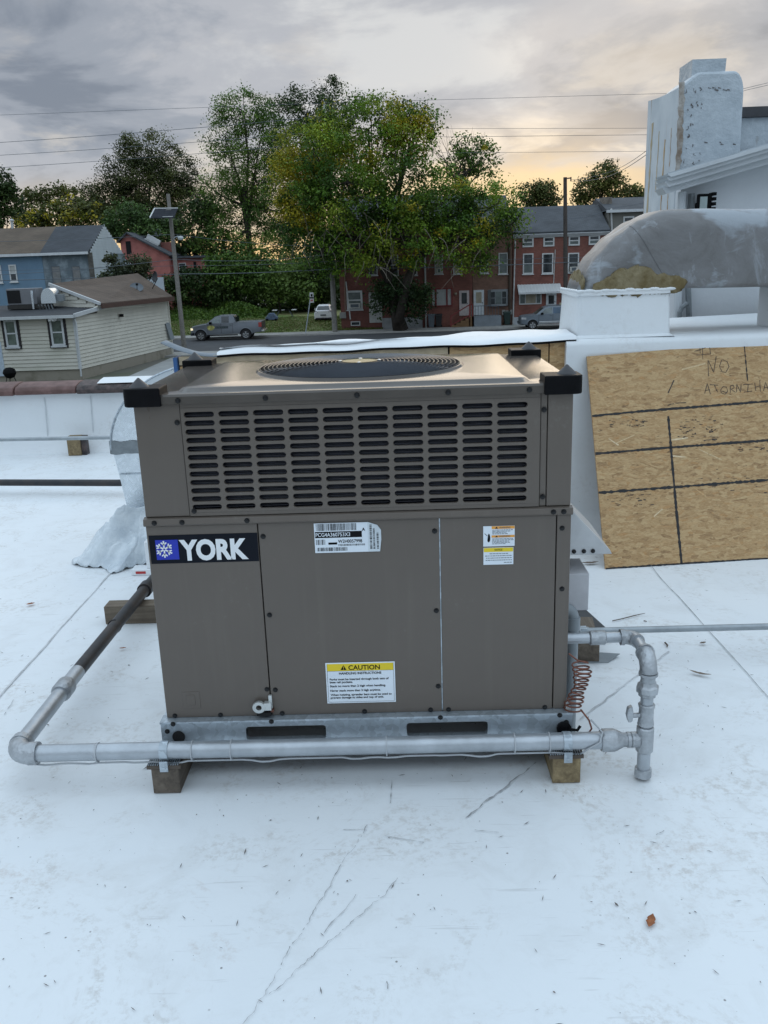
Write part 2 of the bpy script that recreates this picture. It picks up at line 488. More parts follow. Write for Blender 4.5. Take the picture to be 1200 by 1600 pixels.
M_COPPER = mat('copper_wire', (0.20, 0.085, 0.06), 0.4, 0.6, 0.25, 20)
M_WIRE = mat('grey_wire', (0.42, 0.44, 0.46), 0.6)
M_WHITE = mat('white_print', (0.80, 0.82, 0.84), 0.5, 0, 0.02, 4)
M_PAPERB = mat('label_white', (0.74, 0.80, 0.86), 0.45, 0, 0.03, 8)
M_INK = mat('black_print', (0.008, 0.008, 0.009), 0.6, 0, 0.05, 4, spec=0.1)
M_INKG = mat('grey_print', (0.10, 0.12, 0.14), 0.5, 0, 0.05, 4)
M_YEL = mat('yellow_print', (0.80, 0.60, 0.02), 0.45, 0, 0.03, 4)
M_ORG = mat('orange_print', (0.80, 0.36, 0.06), 0.45, 0, 0.03, 4)
M_BLUE = mat('blue_print', (0.012, 0.03, 0.42), 0.4, 0, 0.03, 4)
M_MARK = mat('black_marker', (0.018, 0.017, 0.018), 0.7, 0, 0.3, 60)
M_PEN = mat('pen_ink', (0.06, 0.045, 0.035), 0.7, 0, 0.3, 60)
M_DUCT, k = newmat('silver_roof_coating', 0.5, 0.2)
_n = k.noise(k.map(), 3.2, 7, .68, .5).outputs['Fac']
_c = k.ramp(_n, [(.36, (.145, .14, .138)), (.48, (.185, .183, .183)), (.60, (.215, .215, .22)), (.7, (.26, .265, .27))])
_p = k.ramp(k.noise(k.map((1, 1, 1.6), loc=(2, 5, 1)), 2.1, 5, .6, .8).outputs['Fac'], [(.54, 0.0), (.60, .75)])
_b = k.ramp(k.noise(k.map((3, 3, 1.2), (0, .7, 0)), 2.6, 6, .7, .8).outputs['Fac'], [(.57, 0.0), (.66, .55)])
_c = k.mix(_b, _c, (.36, .39, .42))
k.link(k.mix(_p, _c, (.36, .40, .44)), k.bs.inputs['Base Color']); k.bump(_n, .35, .04)
M_FOAM = mat('ochre_spray_foam', (0.15, 0.11, 0.045), 0.85, 0, 0, 14, 0.8, 30, col2=(0.26, 0.215, 0.125))
M_MASTIC = mat('grey_mastic', (0.22, 0.245, 0.26), 0.7, 0, 0.12, 30, 0.3, 60)
M_CLAY = mat('clay_coping', (0.10, 0.05, 0.042), 0.6, 0, 0, 9, 0.2, 30, col2=(0.18, 0.10, 0.088))
M_TAR = mat('black_tar', (0.03, 0.024, 0.024), 0.6, 0, 0, 18, 0.5, 40, col2=(0.10, 0.07, 0.065))
M_DARK = mat('dark_interior', (0.008, 0.008, 0.009), 0.9)
M_LEAFDRY = mat('dry_leaf', (0.30, 0.11, 0.045), 0.8, 0, 0.35, 50)
M_TWIG = mat('twig', (0.08, 0.055, 0.04), 0.8, 0, 0.3, 50)
M_SEAM = mat('seam_dirt', (0.53, 0.54, 0.55), 0.7, 0, 0.25, 12)
M_SCUFF = mat('scuff', (0.40, 0.405, 0.41), 0.8, 0, 0.4, 30)

# ================================================================== THE ROOF
r = MB()
# roof sheet with a fine grid so that it can sag and ripple a little
gx = [-7 + i * 0.25 for i in range(57)]; gy = [-5 + j * 0.25 for j in range(34)]
rr = random.Random(3)
def roof_z(x, y):
    return -0.0015 + 0.0012 * math.sin(x * 5.1 + 1.3 * math.sin(y * 3.7)) * math.sin(y * 4.3 + x)
vv = [(x, y, roof_z(x, y)) for y in gy for x in gx]
ff = [(j * 57 + i, j * 57 + i + 1, (j + 1) * 57 + i + 1, (j + 1) * 57 + i) for j in range(33) for i in range(56)]
r.add(vv, ff)
tag(r.build('flat_roof', M_ROOF, None, smooth=True), kind='structure')
gx2 = [-7 + i * 0.335 for i in range(18)]; gy2 = [3.25 + j * 0.25 for j in range(10)]
r = MB(); r.add([(x, y, roof_z(x, y)) for y in gy2 for x in gx2], [(j * 18 + i, j * 18 + i + 1, (j + 1) * 18 + i + 1, (j + 1) * 18 + i) for j in range(9) for i in range(17)])
roofb = tag(r.build('flat_roof', M_ROOF, None, smooth=True), kind='structure')
flat_roof = bpy.data.objects['flat_roof']
def seam(a, b, w=0.006, z=0.003, mt=None, wob=0.004, n=24, seed=0, name='membrane_seam', jit=0.4):
    q = random.Random(seed); a = Vector((*a, z)); b = Vector((*b, z)); sd = Vector((-(b - a).y, (b - a).x, 0)).normalized()
    pts = [a.lerp(b, i / n) + sd * q.uniform(-wob, wob) for i in range(n + 1)]
    return MB().ribbon(pts, w, (0, 0, 1), jit, q).build(name, mt or M_SEAM, flat_roof)
seam((-1.49, -4.9), (-1.49, 5.3), seed=1, n=60)
seam((1.46, 2.0), (1.60, -4.9), seed=2, n=50, mt=mat('seam_dark', (0.42, 0.43, 0.44), 0.8, 0, 0.3, 20), w=0.0035)
seam((0.757, 0.287), (1.245, 0.838), seed=3, w=0.005)
seam((0.30, -0.28), (0.56, 0.01), seed=4, w=0.004, mt=M_SCUFF, jit=0.9)
# long cuts and scuffs in the membrane
def scuff(a, b, w, seed, wob=0.010, n=26):
    q = random.Random(seed)
    A = Vector((*a, 0.0032)); B = Vector((*b, 0.0032)); sd = Vector((-(B - A).y, (B - A).x, 0)).normalized()
    mb = MB(); run = []; off = 0.0
    for i in range(n + 1):
        off = off * 0.8 + q.uniform(-wob, wob) * 0.4
        run.append(A.lerp(B, i / n) + sd * off)
        if q.random() < 0.07 or i == n:
            if len(run) > 1: mb.ribbon(run, w, (0, 0, 1), 0.8, q)
            run = []
    return mb.build('scuff_mark', M_SCUFF, flat_roof)
scuff((-0.26, -1.06), (0.009, -0.305), 0.0016, 5, n=80)
scuff((-0.20, -0.93), (0.103, -0.547), 0.0015, 6, n=60)
scuff((-0.09, -0.74), (-0.02, -0.60), 0.0022, 7, n=8)
for k in range(44):
    q = random.Random(100 + k)
    x, y = q.uniform(-2.0, 2.0), q.uniform(-1.0, 2.4)
    a = q.uniform(0, 6.28); L = q.uniform(0.012, 0.075) if k % 5 else q.uniform(0.08, 0.14)
    scuff((x, y), (x + L * math.cos(a), y + L * math.sin(a)), q.uniform(0.0012, 0.0026), 200 + k, 0.004, 6)

# grit and shavings strewn over the membrane: nobody could count it
gr = MB(); q = random.Random(901)
for k in range(1100):
    x, y = q.uniform(-2.6, 2.4), q.uniform(-1.1, 1) if k % 3 else q.uniform(1, 5)
    if k % 4 == 0: x, y = q.gauss(*q.choice(((-.9, .35), (.95, -.3), (1.0, -.75), (-.35, -.45), (.2, -.9), (1.35, .9)))), q.gauss(-.2, .5)
    a = q.uniform(0, 6.28); s = q.uniform(.0006, .0015) * (2.2 if k % 23 == 0 else 1); L_ = s * q.choice((1, 1.3, 2, 3, 9))
    d = Vector((math.cos(a), math.sin(a), 0)); e = Vector((-d.y, d.x, 0)) * s; c = Vector((x, y, .0025))
    gr.add([c - d * L_, c + e, c + d * L_, c - e, c + Vector((0, 0, s))], [(0, 4, 3), (3, 4, 2), (2, 4, 1), (1, 4, 0)])
tag(gr.build('roof_grit', mat('grit', (0.13, 0.11, 0.10), 0.9, 0, .5, 30)), kind='stuff')
# the walls of the building we stand on, down to the ground
tag(MB().box(-7, 7, -5, 3.24, -4.0, -0.02).box(-7, -1.3, 3.24, 5.8, -4.0, -0.02).build('shop_wall', mat('shop_stucco', (0.5, 0.49, 0.47), 0.9)), 'pale stuccoed wall of the shop under the white roof', 'building')

# ------------------------------------------------------------------ parapet at the far left, with clay coping
pw = thing('parapet_wall', 'low white membrane covered parapet wall topped with red clay coping', 'wall', (-4.4, 5.6, 0))
body = MB()
n = 40; loops = []
for i in range(n + 1):
    x = -7 + (5.7) * i / n
    w = 0.012 * math.sin(i * 1.7) + 0.008 * math.sin(i * 3.1)
    loops.append([(x, 5.38 + w * .3, -0.01), (x, 5.47, 0.07), (x, 5.50 + w * 0.5, 0.2), (x, 5.50 + w * 0.3, 0.38), (x, 5.50, 0.54), (x, 5.80, 0.54), (x, 5.80, -0.01)])
body.loft(loops); body.build('membrane_face', M_WALLM, pw, smooth=True)
for i, x in enumerate((-6.35, -5.5, -4.63, -3.72, -3.16, -2.73)):
    MB().bar((x, 5.494, 0.08), (x + 0.02, 5.494, 0.51), 0.008, 0.003, Vector((0, 1, 0))).build('membrane_seam', mat('wall_seam', (0.60, 0.63, 0.65), 0.7) if i == 0 else bpy.data.materials['wall_seam'], pw)
x = -6.95; q = random.Random(8); i = 0
while x < -1.35:
    L = q.uniform(0.56, 0.64)
    if x + L > -1.3: L = -1.3 - x
    dz = q.uniform(-0.006, 0.006)
    prof = [(5.43, 0.518), (5.42, 0.57), (5.45, 0.615), (5.55, 0.645), (5.65, 0.655), (5.77, 0.625), (5.86, 0.585), (5.86, 0.518)]
    tarry = x > -3.05
    sc = 1.06 if i % 2 else 1.0
    lp = [[(xx, 5.64 + (yy - 5.64) * sc, 0.5425 + (zz - 0.518) * sc * .72 + dz * .5) for yy, zz in prof] for xx in (x + 0.004, x + L - 0.004)]
    MB().loft(lp).build('coping_tile', M_TAR if tarry else M_CLAY, pw, bevel=0.012)
    x += L; i += 1
wp = MB()
wp.loft([[(xx, 5.45, 0.63), (xx, 5.55, 0.65), (xx, 5.66, 0.66), (xx, 5.80, 0.64)] for xx in (-2.62, -2.4, -2.2, -2.0)], False, False, closed=False)
wp.build('white_patch', M_WALLM, pw)

# opening (scupper) cut in the parapet, raw timber showing
sc_ = thing('scupper_block', 'short raw timber block set against the foot of the white parapet', 'timber block', (-2.83, 5.39, 0))
MB().box(-2.90, -2.78, 5.27, 5.37, 0.0, 0.175).build('block', M_WOODY, sc_, bevel=0.004)
MB().box(-2.778, -2.735, 5.29, 5.37, 0.0, 0.172).build('dark_end', M_TAR, sc_)

# ------------------------------------------------------------------ boxed duct chase behind the unit
def chase_front(x): return 2.437 + 0.1 * x
def chase_back(x): return 2.76 + 0.33 * x if x < 1.2 else 3.156 + 0.30 * (x - 1.2)
dc = thing('duct_chase', 'long low timber boxed chase under a white membrane top behind the brown unit', 'wall', (0.6, 2.5, 0))
MB().prism([(-1.08, chase_front(-1.08) + 0.02, 0), (5, chase_front(5) + 0.02, 0), (5, 4.2, 0), (1.2, 3.2, 0), (-1.08, chase_back(-1.08) - .05, 0)], (0, 0, 1.140)).build('core', M_DARK, dc)
def strip(x0, x1, z0, z1, mt, name, t=0.018, off=0.0):
    m_ = MB(); y0, y1 = chase_front(x0) - off, chase_front(x1) - off
    m_.add([(x0, y0, z0), (x1, y1, z0), (x1, y1 + t, z0), (x0, y0 + t, z0), (x0, y0, z1), (x1, y1, z1), (x1, y1 + t, z1), (x0, y0 + t, z1)],
           [(0, 3, 2, 1), (4, 5, 6, 7), (0, 1, 5, 4), (1, 2, 6, 5), (2, 3, 7, 6), (3, 0, 4, 7)])
    return m_.build(name, mt, dc, bevel=0.002)
strip(-1.075, 0.425, 1.100, 1.148, M_BOARD, 'top_board', off=0.004)
strip(-1.075, 0.425, 0.0, 1.094, M_OSB, 'sheathing_panel')
strip(0.435, 1.005, 0.0, 1.148, M_OSB, 'sheathing_panel')
strip(1.012, 1.112, 0.0, 1.148, M_OSB, 'sheathing_panel')
MB().add([(-1.10, 2.30, 0), (-1.08, 2.30, 0), (-1.08, 2.42, 0), (-1.10, 2.42, 0), (-1.10, 2.30, 1.145), (-1.08, 2.30, 1.145), (-1.08, 2.42, 1.145), (-1.10, 2.42, 1.145)],
         [(0, 3, 2, 1), (4, 5, 6, 7), (0, 1, 5, 4), (1, 2, 6, 5), (2, 3, 7, 6), (3, 0, 4, 7)]).build('end_panel', mat('blue_edge', (0.03, 0.10, 0.26), 0.6), dc)
# membrane cap, lumpy, with a dark underside edge; its loose end curls up at the left
q = random.Random(5)
def cap_loops(x0, x1, n, z):
    out = []
    for i in range(n + 1):
        x = x0 + (x1 - x0) * i / n
        yf, yb = chase_front(x) - 0.035, chase_back(x)
        w = 0.006 * math.sin(x * 7) + 0.004 * math.sin(x * 17 + 1)
        out.append([(x, yf, z - 0.012 + w * .5), (x, yf + 0.015, z + 0.004 + w), (x, yf + 0.2, z + 0.010 + w), (x, (yf + yb) / 2, z + 0.018 + w), (x, yb - 0.05, z + 0.016 - w), (x, yb, z - 0.008)])
    return out
cl = cap_loops(-0.86, 1.16, 40, 1.163)
MB().loft(cl, False, False, closed=False).build('membrane_cap', M_WALLM, dc, smooth=True, auto=False)
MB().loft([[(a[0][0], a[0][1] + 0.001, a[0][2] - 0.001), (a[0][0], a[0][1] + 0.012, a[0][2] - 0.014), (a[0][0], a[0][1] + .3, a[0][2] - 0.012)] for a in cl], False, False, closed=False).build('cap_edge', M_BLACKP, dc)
curl = []
for i in range(13):
    t = i / 12; x = -0.86 - 0.30 * t
    z = 1.146 + 0.085 * t ** 2.0
    yf, yb = chase_front(-0.86) - 0.035 - .01 * t, chase_back(-0.86) - 0.0 - 0.06 * t
    curl.append([(x, yf, z), (x, yf + 0.12, z + 0.004), (x, yb, z + 0.006 - 0.03 * t)])
co = MB().loft(curl, False, False, closed=False).build('curled_membrane_end', mat('grey_membrane_back', (0.20, 0.23, 0.26), 0.7), dc, smooth=True)
sm = co.modifiers.new('thick', 'SOLIDIFY'); sm.thickness = 0.004
# right part: membrane carried down over the face to the roof
wl = []
for i in range(31):
    x = 1.10 + 3.9 * i / 30; yf = chase_front(x) - 0.03; w = 0.008 * math.sin(x * 9) + 0.005 * math.sin(x * 21)
    wl.append([(x, yf - 0.20 + w, 0.002), (x, yf - 0.07, 0.035), (x, yf - 0.01 + w, 0.14), (x, yf + w, 0.5), (x, yf - w, 0.85), (x, yf - 0.012, 1.07), (x, yf - 0.022 - w * .3, 1.118), (x, yf - 0.012, 1.142),
               (x, yf + 0.02, 1.152), (x, yf + 0.2, 1.160 + w * .4), (x, (yf + chase_back(x)) / 2 + .1, 1.158), (x, (chase_back(x) - .03 if x < 1.6 else max(chase_back(x), 3.3) + 0.45), 1.162)])
MB().loft(wl, False, False, closed=False).build('membrane_face', M_WALLM, dc, smooth=True, auto=False)
MB().add([wl[0][0], wl[0][1], wl[0][3], wl[0][5], wl[0][7], (1.10, 2.60, 1.14), (1.10, 2.60, 0)], [(0, 1, 2, 3, 4, 5, 6)]).build('membrane_end', M_WALLM, dc)

# ------------------------------------------------------------------ leaning OSB sheet with marker lines and hand lettering
P0 = Vector((1.217, 1.87, 0.006)); U_ = Vector((0.9947, 0.1029, 0)).normalized()
V_ = (Vector((1.225, 2.505, 1.062)) - P0); V_ = (V_ - U_ * V_.dot(U_)).normalized(); NRM = U_.cross(V_).normalized()
ob = thing('leaning_board', 'full sheet of strand board leaning on the white wall with black marker grid', 'board', tuple(P0))
TL = onp(917, 557, P0, NRM); TR = onp(1200, 533, P0, NRM); BR = onp(1200, 873, P0, NRM); BL = onp(946, 889, P0, NRM)
dirT = (TR - TL).normalized(); dirB = (BR - BL).normalized()
TR2 = TL + dirT * 2.44; BR2 = BL + dirB * 2.44
MB().prism([BL, BR2, TR2, TL], -NRM * 0.012).build('sheet', M_OSB, ob)
edge = MB(); q = random.Random(4)
def mark(pts, w, mt, name, n=40, wob=0.0012, jit=0.35, parent=None):
    mb = MB(); P = [onp(a, b, P0, NRM) + NRM * 0.0012 for a, b in pts]
    out = []
    for i in range(len(P) - 1):
        L = (P[i + 1] - P[i]).length; k = max(2, int(L / 0.012))
        for j in range(k if i < len(P) - 2 else k + 1):
            out.append(P[i].lerp(P[i + 1], j / k) + V_ * q.uniform(-wob, wob))
    mb.ribbon(out, w, NRM, jit, q)
    return mb.build(name, mt, parent or ob)
mark([(925, 650), (1010, 642), (1060, 638), (1200, 627), (1290, 619)], 0.013, M_MARK, 'marker_line', jit=0.3)
mark([(930, 709), (1050, 699), (1200, 688), (1290, 680)], 0.013, M_MARK, 'marker_line', jit=0.3)
mark([(935, 770), (1055, 761), (1200, 750), (1290, 742)], 0.014, M_MARK, 'marker_line', jit=0.5)
mark([(1044, 650), (1050, 720), (1057, 800), (1065, 881)], 0.013, M_MARK, 'marker_line')
mark([(1162, 531), (1168, 595)], 0.006, M_MARK, 'marker_line', jit=0.6)
mark([(946.6, 888.2), (1200, 872.4)], 0.009, M_MARK, 'bottom_edge_shade')  # dark strip painted along the foot of the sheet as its shade
# handwriting: strokes traced as short pen lines
pen = [[(1107, 588), (1106, 562), (1115, 582), (1119, 557)], [(1128, 562), (1124, 572), (1128, 581), (1134, 582), (1139, 573), (1136, 565), (1129, 562)],
       [(1101, 615), (1105, 599), (1110, 616)], [(1102, 610), (1109, 609)], [(1109, 601), (1122, 602)], [(1116, 601), (1121, 613)],
       [(1130, 604), (1126, 609), (1127, 614), (1133, 616), (1137, 611), (1135, 605), (1129, 604)], [(1128, 611), (1136, 614)],
       [(1141, 614), (1141, 603), (1146, 602), (1147, 606), (1142, 608), (1149, 613)], [(1151, 613), (1151, 600), (1157, 613), (1158, 600)],
       [(1161, 601), (1176, 600)], [(1169, 601), (1168, 613)], [(1162, 613), (1175, 611)], [(1179, 598), (1181, 611)], [(1181, 605), (1187, 603)], [(1187, 594), (1188, 612)],
       [(1193, 611), (1196, 597), (1201, 611)], [(1194, 606), (1200, 605)], [(1205, 612), (1205, 597), (1210, 597), (1210, 603), (1206, 604), (1212, 611)]]
for s_ in pen: mark(s_, 0.0036, M_PEN, 'pen_stroke', wob=0.0004, jit=0.3)
for s_ in ([(1093, 536), (1094, 552)], [(1097, 536), (1098, 561)], [(1108, 535), (1110, 553)], [(1085, 549), (1110, 541)], [(1088, 555), (1110, 553)]):
    mark(s_, 0.0032, M_PEN, 'pen_stroke', wob=0.0004)
mark([(1053, 594), (1047, 607), (1044, 614)], 0.006, M_PEN, 'pen_stroke')
mark([(1043, 633), (1053, 631)], 0.005, M_MARK, 'marker_line'); mark([(1055, 630), (1072, 629)], 0.004, M_MARK, 'marker_line')
# smudges of black dust next to the lines
sm_ = MB()
for k in range(150):
    a = q.choice(((1055, 1125, 650, 690, 1), (1140, 1200, 690, 705, 0), (945, 1020, 772, 790, 0), (1090, 1200, 725, 770, 0), (1060, 1120, 668, 690, 1), (950, 1010, 655, 668, 0)))
    cx, cy = q.uniform(a[0], a[1]), q.uniform(a[2], a[3])
    L = q.uniform(2, 7)
    A = onp(cx, cy, P0, NRM) + NRM * 0.001; B = onp(cx + L, cy - L * q.uniform(-.1, .25), P0, NRM) + NRM * 0.001
    sm_.ribbon([A, A.lerp(B, .5) + V_ * q.uniform(-.002, .002), B], q.uniform(0.0015, 0.005), NRM, 0.8, q)
tag(sm_.build('dust_smudges', M_PEN, ob), kind='stuff')
# a few long strands lifting off the face
for k in range(16):
    u, v = q.uniform(0.02, 1.05), q.uniform(0.03, 1.18); a = q.uniform(-0.9, 0.9)
    c = BL + U_ * u + V_ * v + NRM * 0.0008
    if c.z > 1.05: continue
    d = U_ * math.cos(a) + V_ * math.sin(a); L = q.uniform(0.03, 0.075)
    if k == 0: st_m = [mat('strand_%d' % j, cc, 0.75, 0, 0.15, 60) for j, cc in enumerate(((0.60, 0.45, 0.26), (0.50, 0.32, 0.15), (0.36, 0.22, 0.10), (0.66, 0.52, 0.33)))]
    MB().ribbon([c - d * L, c - d * L * .4, c + d * L * .5, c + d * L], q.uniform(0.004, 0.009), NRM, 0.5, q).build('strand', st_m[k % 4], ob)

# ------------------------------------------------------------------ curb and big coated duct elbow on the chase
cb_ = thing('duct_curb', 'white membrane wrapped duct curb standing on the wall top', 'curb', (1.44, 2.85, 1.15))
cl = []
for z, g in ((1.150, 0.05), (1.165, 0.012), (1.30, 0.004), (1.385, 0.0), (1.39, 0.012), (1.412, 0.012), (1.415, 0.0)):
    x0, x1, y0, y1 = 1.185 - g, 1.715 + g * .6, 2.625 - g, 3.16 + g
    L = []
    for (cx, cy, a0) in ((x1 - .03, y1 - .03, 0), (x0 + .03, y1 - .03, 90), (x0 + .03, y0 + .03, 180), (x1 - .03, y0 + .03, 270)):
        for j in range(5):
            a = rad(a0 + j * 22.5); L.append((cx + .03 * math.cos(a), cy + .03 * math.sin(a), z + 0.004 * math.sin(cx * 30 + j)))
    cl.append(L)
MB().loft(cl).build('curb_wrap', M_WALLM, cb_, smooth=True)  # random yellowing, plus light-and-dark contrast put into the clump colours
el = thing('duct_elbow', 'large silver coated insulated duct elbow turning sideways above the white curb', 'duct', (1.45, 2.9, 1.41))
def duct_loop(c, ux, uz, h, d, y0, z_in, n=9, rr_=0.09):
    """rounded rectangle cross-section: along uz (thickness h, outward) and y (depth d)"""
    L = []
    for (sy, sz, a0) in ((1, 1, 0), (-1, 1, 90), (-1, -1, 180), (1, -1, 270)):
        r1 = rr_ * (1.35 if sz > 0 else 0.45)
        cy = y0 + d / 2 + sy * (d / 2 - r1); cz = (h - r1) if sz > 0 else r1
        for j in range(n):
            a = rad(a0 + 90 * j / (n - 1))
            L.append(Vector(c) + Vector((0, cy + r1 * math.cos(a), 0)) - Vector((0, Vector(c).y, 0)) + Vector(uz) * (cz + r1 * math.sin(a)))
    return L
loops = []; q = random.Random(9)
thr = Vector((1.715, 0, 1.405))
for i in range(15):
    a = rad(180 - 90 * i / 14)
    d_ = Vector((math.cos(a), 0, math.sin(a)))
    h = 0.505 - 0.068 * (i / 14) - 0.05 * math.sin(math.pi * i / 14) + 0.004 * math.sin(i * 2.1)
    loops.append(duct_loop(thr + d_ * 0.012, None, d_, h, 0.56, 2.62, 0))
for i in range(1, 12):
    x = 1.715 + i * 0.20
    loops.append(duct_loop(Vector((x, 0, 1.412 - 0.006 * i * .3)), None, Vector((0, 0, 1)), 0.437 - 0.002 * i + 0.004 * math.sin(i * 1.9), 0.56, 2.62, 0))
MB().loft(loops).build('coated_shell', M_DUCT, el, smooth=True, auto=False)
def seam_on(idx0, idx1, col, w):
    pts = []
    return pts
for i in (9, 17):
    L = loops[i]; c = sum((Vector(p) for p in L), Vector()) / len(L)
    ring = [c + (Vector(p) - c) * 1.004 for p in L]
    tube = MB().tube(ring[9:30], 0.0011, 5); tube.build('seam_crack', mat('crack_%d' % i, (0.12, 0.12, 0.125), 0.8), el)
# ochre foam at the foot of the elbow: lumpy bead in several blobs
def blob(mb, c, r3, seed, seg=14, rings=9, amp=0.25):
    q = random.Random(seed); ph = [q.uniform(0, 6.28) for _ in range(8)]; L = []
    for i in range(rings + 1):
        th = math.pi * i / rings; row = []
        for j in range(seg):
            p = 2 * math.pi * j / seg
            k = 1 + amp * (math.sin(3 * p + ph[0]) * math.sin(2 * th + ph[1]) + 0.6 * math.sin(5 * p + ph[2] + 3 * th) + 0.5 * math.sin(7 * th + ph[3] - 2 * p))
            row.append((c[0] + r3[0] * k * math.sin(th) * math.cos(p), c[1] + r3[1] * k * math.sin(th) * math.sin(p), c[2] + r3[2] * k * math.cos(th)))
        L.append(row)
    return mb.loft(L, False, False)
fm = MB()
for k, (x, z, rx, rz) in enumerate(((1.32, 1.43, .05, .03), (1.37, 1.437, .06, .04), (1.44, 1.46, .065, .055), (1.52, 1.465, .075, .06), (1.59, 1.45, .07, .045), (1.66, 1.445, .06, .042), (1.73, 1.44, .055, .035), (1.56, 1.50, .05, .03))):
    blob(fm, (x, 2.6195, z), (rx * 1.15, 0.0075, rz * 1.3), 40 + k, amp=.13)
for k, (y, z) in enumerate(((2.72, 1.45), (2.84, 1.48), (2.97, 1.47), (3.08, 1.45))):
    blob(fm, (1.222 + .004 * k, y, z), (0.012, .07, .05), 60 + k, amp=.16)
fm.build('foam_bead', M_FOAM, el, smooth=True, auto=False)
wb = MB()
for k in range(12): blob(wb, (1.20 + k * 0.046, 2.615, 1.416 + 0.003 * math.sin(k * 2.3)), (0.034, 0.008, 0.009), 80 + k, 10, 6, .12)
for k in range(8): blob(wb, (1.178, 2.66 + k * 0.065, 1.418), (0.008, 0.04, 0.009), 95 + k, 10, 6, .12)
wb.build('white_caulk', M_WALLM, el, smooth=True, auto=False)
pp = thing('duct_post', 'short white wrapped post propping the coated duct', 'post', (2.42, 2.8, 1.16))
MB().box(2.38, 2.62, 2.72, 3.05, 1.155, 1.405).build('post_wrap', M_WALLM, pp, bevel=0.015)

# ------------------------------------------------------------------ left galvanised elbow rising from the roof
ge = thing('galvanised_elbow', 'shiny galvanised sheet metal duct elbow rising from roof left of brown unit', 'duct', (-1.45, 2.6, 0))
yA, yB = 2.40, 2.86
xo, xi = -1.535, -1.12           # outer and inner faces of the riser
cxe, cze = -0.95, 0.62
ar = [(cxe + 0.585 * math.cos(rad(180 - 90 * i / 16)), cze + 0.48 * math.sin(rad(180 - 90 * i / 16))) for i in range(17)]
ari = [(cxe + 0.17 * math.cos(rad(180 - 90 * i / 16)), cze + 0.10 * math.sin(rad(180 - 90 * i / 16))) for i in range(17)]
lo_ = []
for (a, b), (c, d) in zip(ar, ari):
    lo_.append([(a, yA, b), (a, yB, b), (c, yB, d), (c, yA, d)])
MB().loft(lo_).build('elbow_shell', M_GALVD, ge)
MB().tube([(a, yA - 0.004, b) for a, b in ar], 0.006, 6).build('rim_seam', M_GALV, ge)
lw = [[(xo + dx, yA + 0.004, z), (xo + dx, yB, z), (xi, yB, z), (xi, yA + 0.004, z)] for z, dx in ((0.24, 0.055), (0.45, 0.03), (0.62, 0.006))]
MB().loft(lw).build('riser', M_GALVD, ge)
q = random.Random(12)
mb = MB(); top = []; bot = []
for i in range(15):
    x = xo - 0.004 + (xi - xo) * i / 14
    top.append((x, yA - 0.006, 0.672 + q.uniform(-.006, .006))); bot.append((x, yA - 0.006, 0.595 + q.uniform(-.006, .006)))
mb.add(top + bot, [(i, 15 + i, 16 + i, i + 1) for i in range(14)])
mb.add([(xo - 0.006, yA - 0.006, 0.597), (xo - 0.006, yA - 0.006, 0.672), (xo - 0.006, yB, 0.672), (xo - .006, yB, 0.597)], [(0, 1, 2, 3)])
mb.build('mastic_band', M_MASTIC, ge)
MB().bar((-1.50, 2.396, 0.475), (-1.13, 2.396, 0.475), 0.006, 0.007).build('cross_brake', M_GALV, ge)
MB().box(-1.50, -1.10, 2.37, 2.90, 0, 0.245).build('base_curb', M_WALLM, ge, bevel=0.02)
MB().box(-0.95, -0.90, 2.36, 2.90, 0.70, 1.09).build('end_collar', M_GALV, ge)

# plastic sheet slumped against it
bagm, k = newmat('plastic_sheet', 0.22)
k.link(k.ramp(k.noise(k.map(), 6, 4).outputs['Fac'], [(0.35, (0.56, 0.62, 0.67)), (0.65, (0.74, 0.79, 0.82))]), k.bs.inputs['Base Color'])
k.bs.inputs['Specular IOR Level'].default_value = 0.6
k.bump(k.noise(k.map(), 22, 3, 0.6, 1.5).outputs['Fac'], 0.35, 0.03)
bag = MB(); ap = Vector((-1.30, 2.26, 0.30)); L = []
outl = [(-1.78, 2.21), (-1.72, 2.34), (-1.62, 2.36), (-1.50, 2.37), (-1.33, 2.37), (-1.16, 2.37), (-1.06, 2.32), (-1.04, 2.2), (-1.10, 2.10), (-1.25, 2.05), (-1.33, 2.13), (-1.40, 2.09), (-1.48, 2.00), (-1.56, 2.10), (-1.66, 2.12)]
def cr(pts, n):
    out = []; m_ = len(pts)
    for i in range(m_):
        p0, p1, p2, p3 = [Vector((*pts[(i + d) % m_], 0)) for d in (-1, 0, 1, 2)]
        for j in range(n):
            t = j / n
            out.append(0.5 * ((2 * p1) + (p2 - p0) * t + (2 * p0 - 5 * p1 + 4 * p2 - p3) * t * t + (3 * p1 - p0 - 3 * p2 + p3) * t ** 3))
    return out
O = cr(outl, 12); q = random.Random(31); nb = len(O)
rings = 34
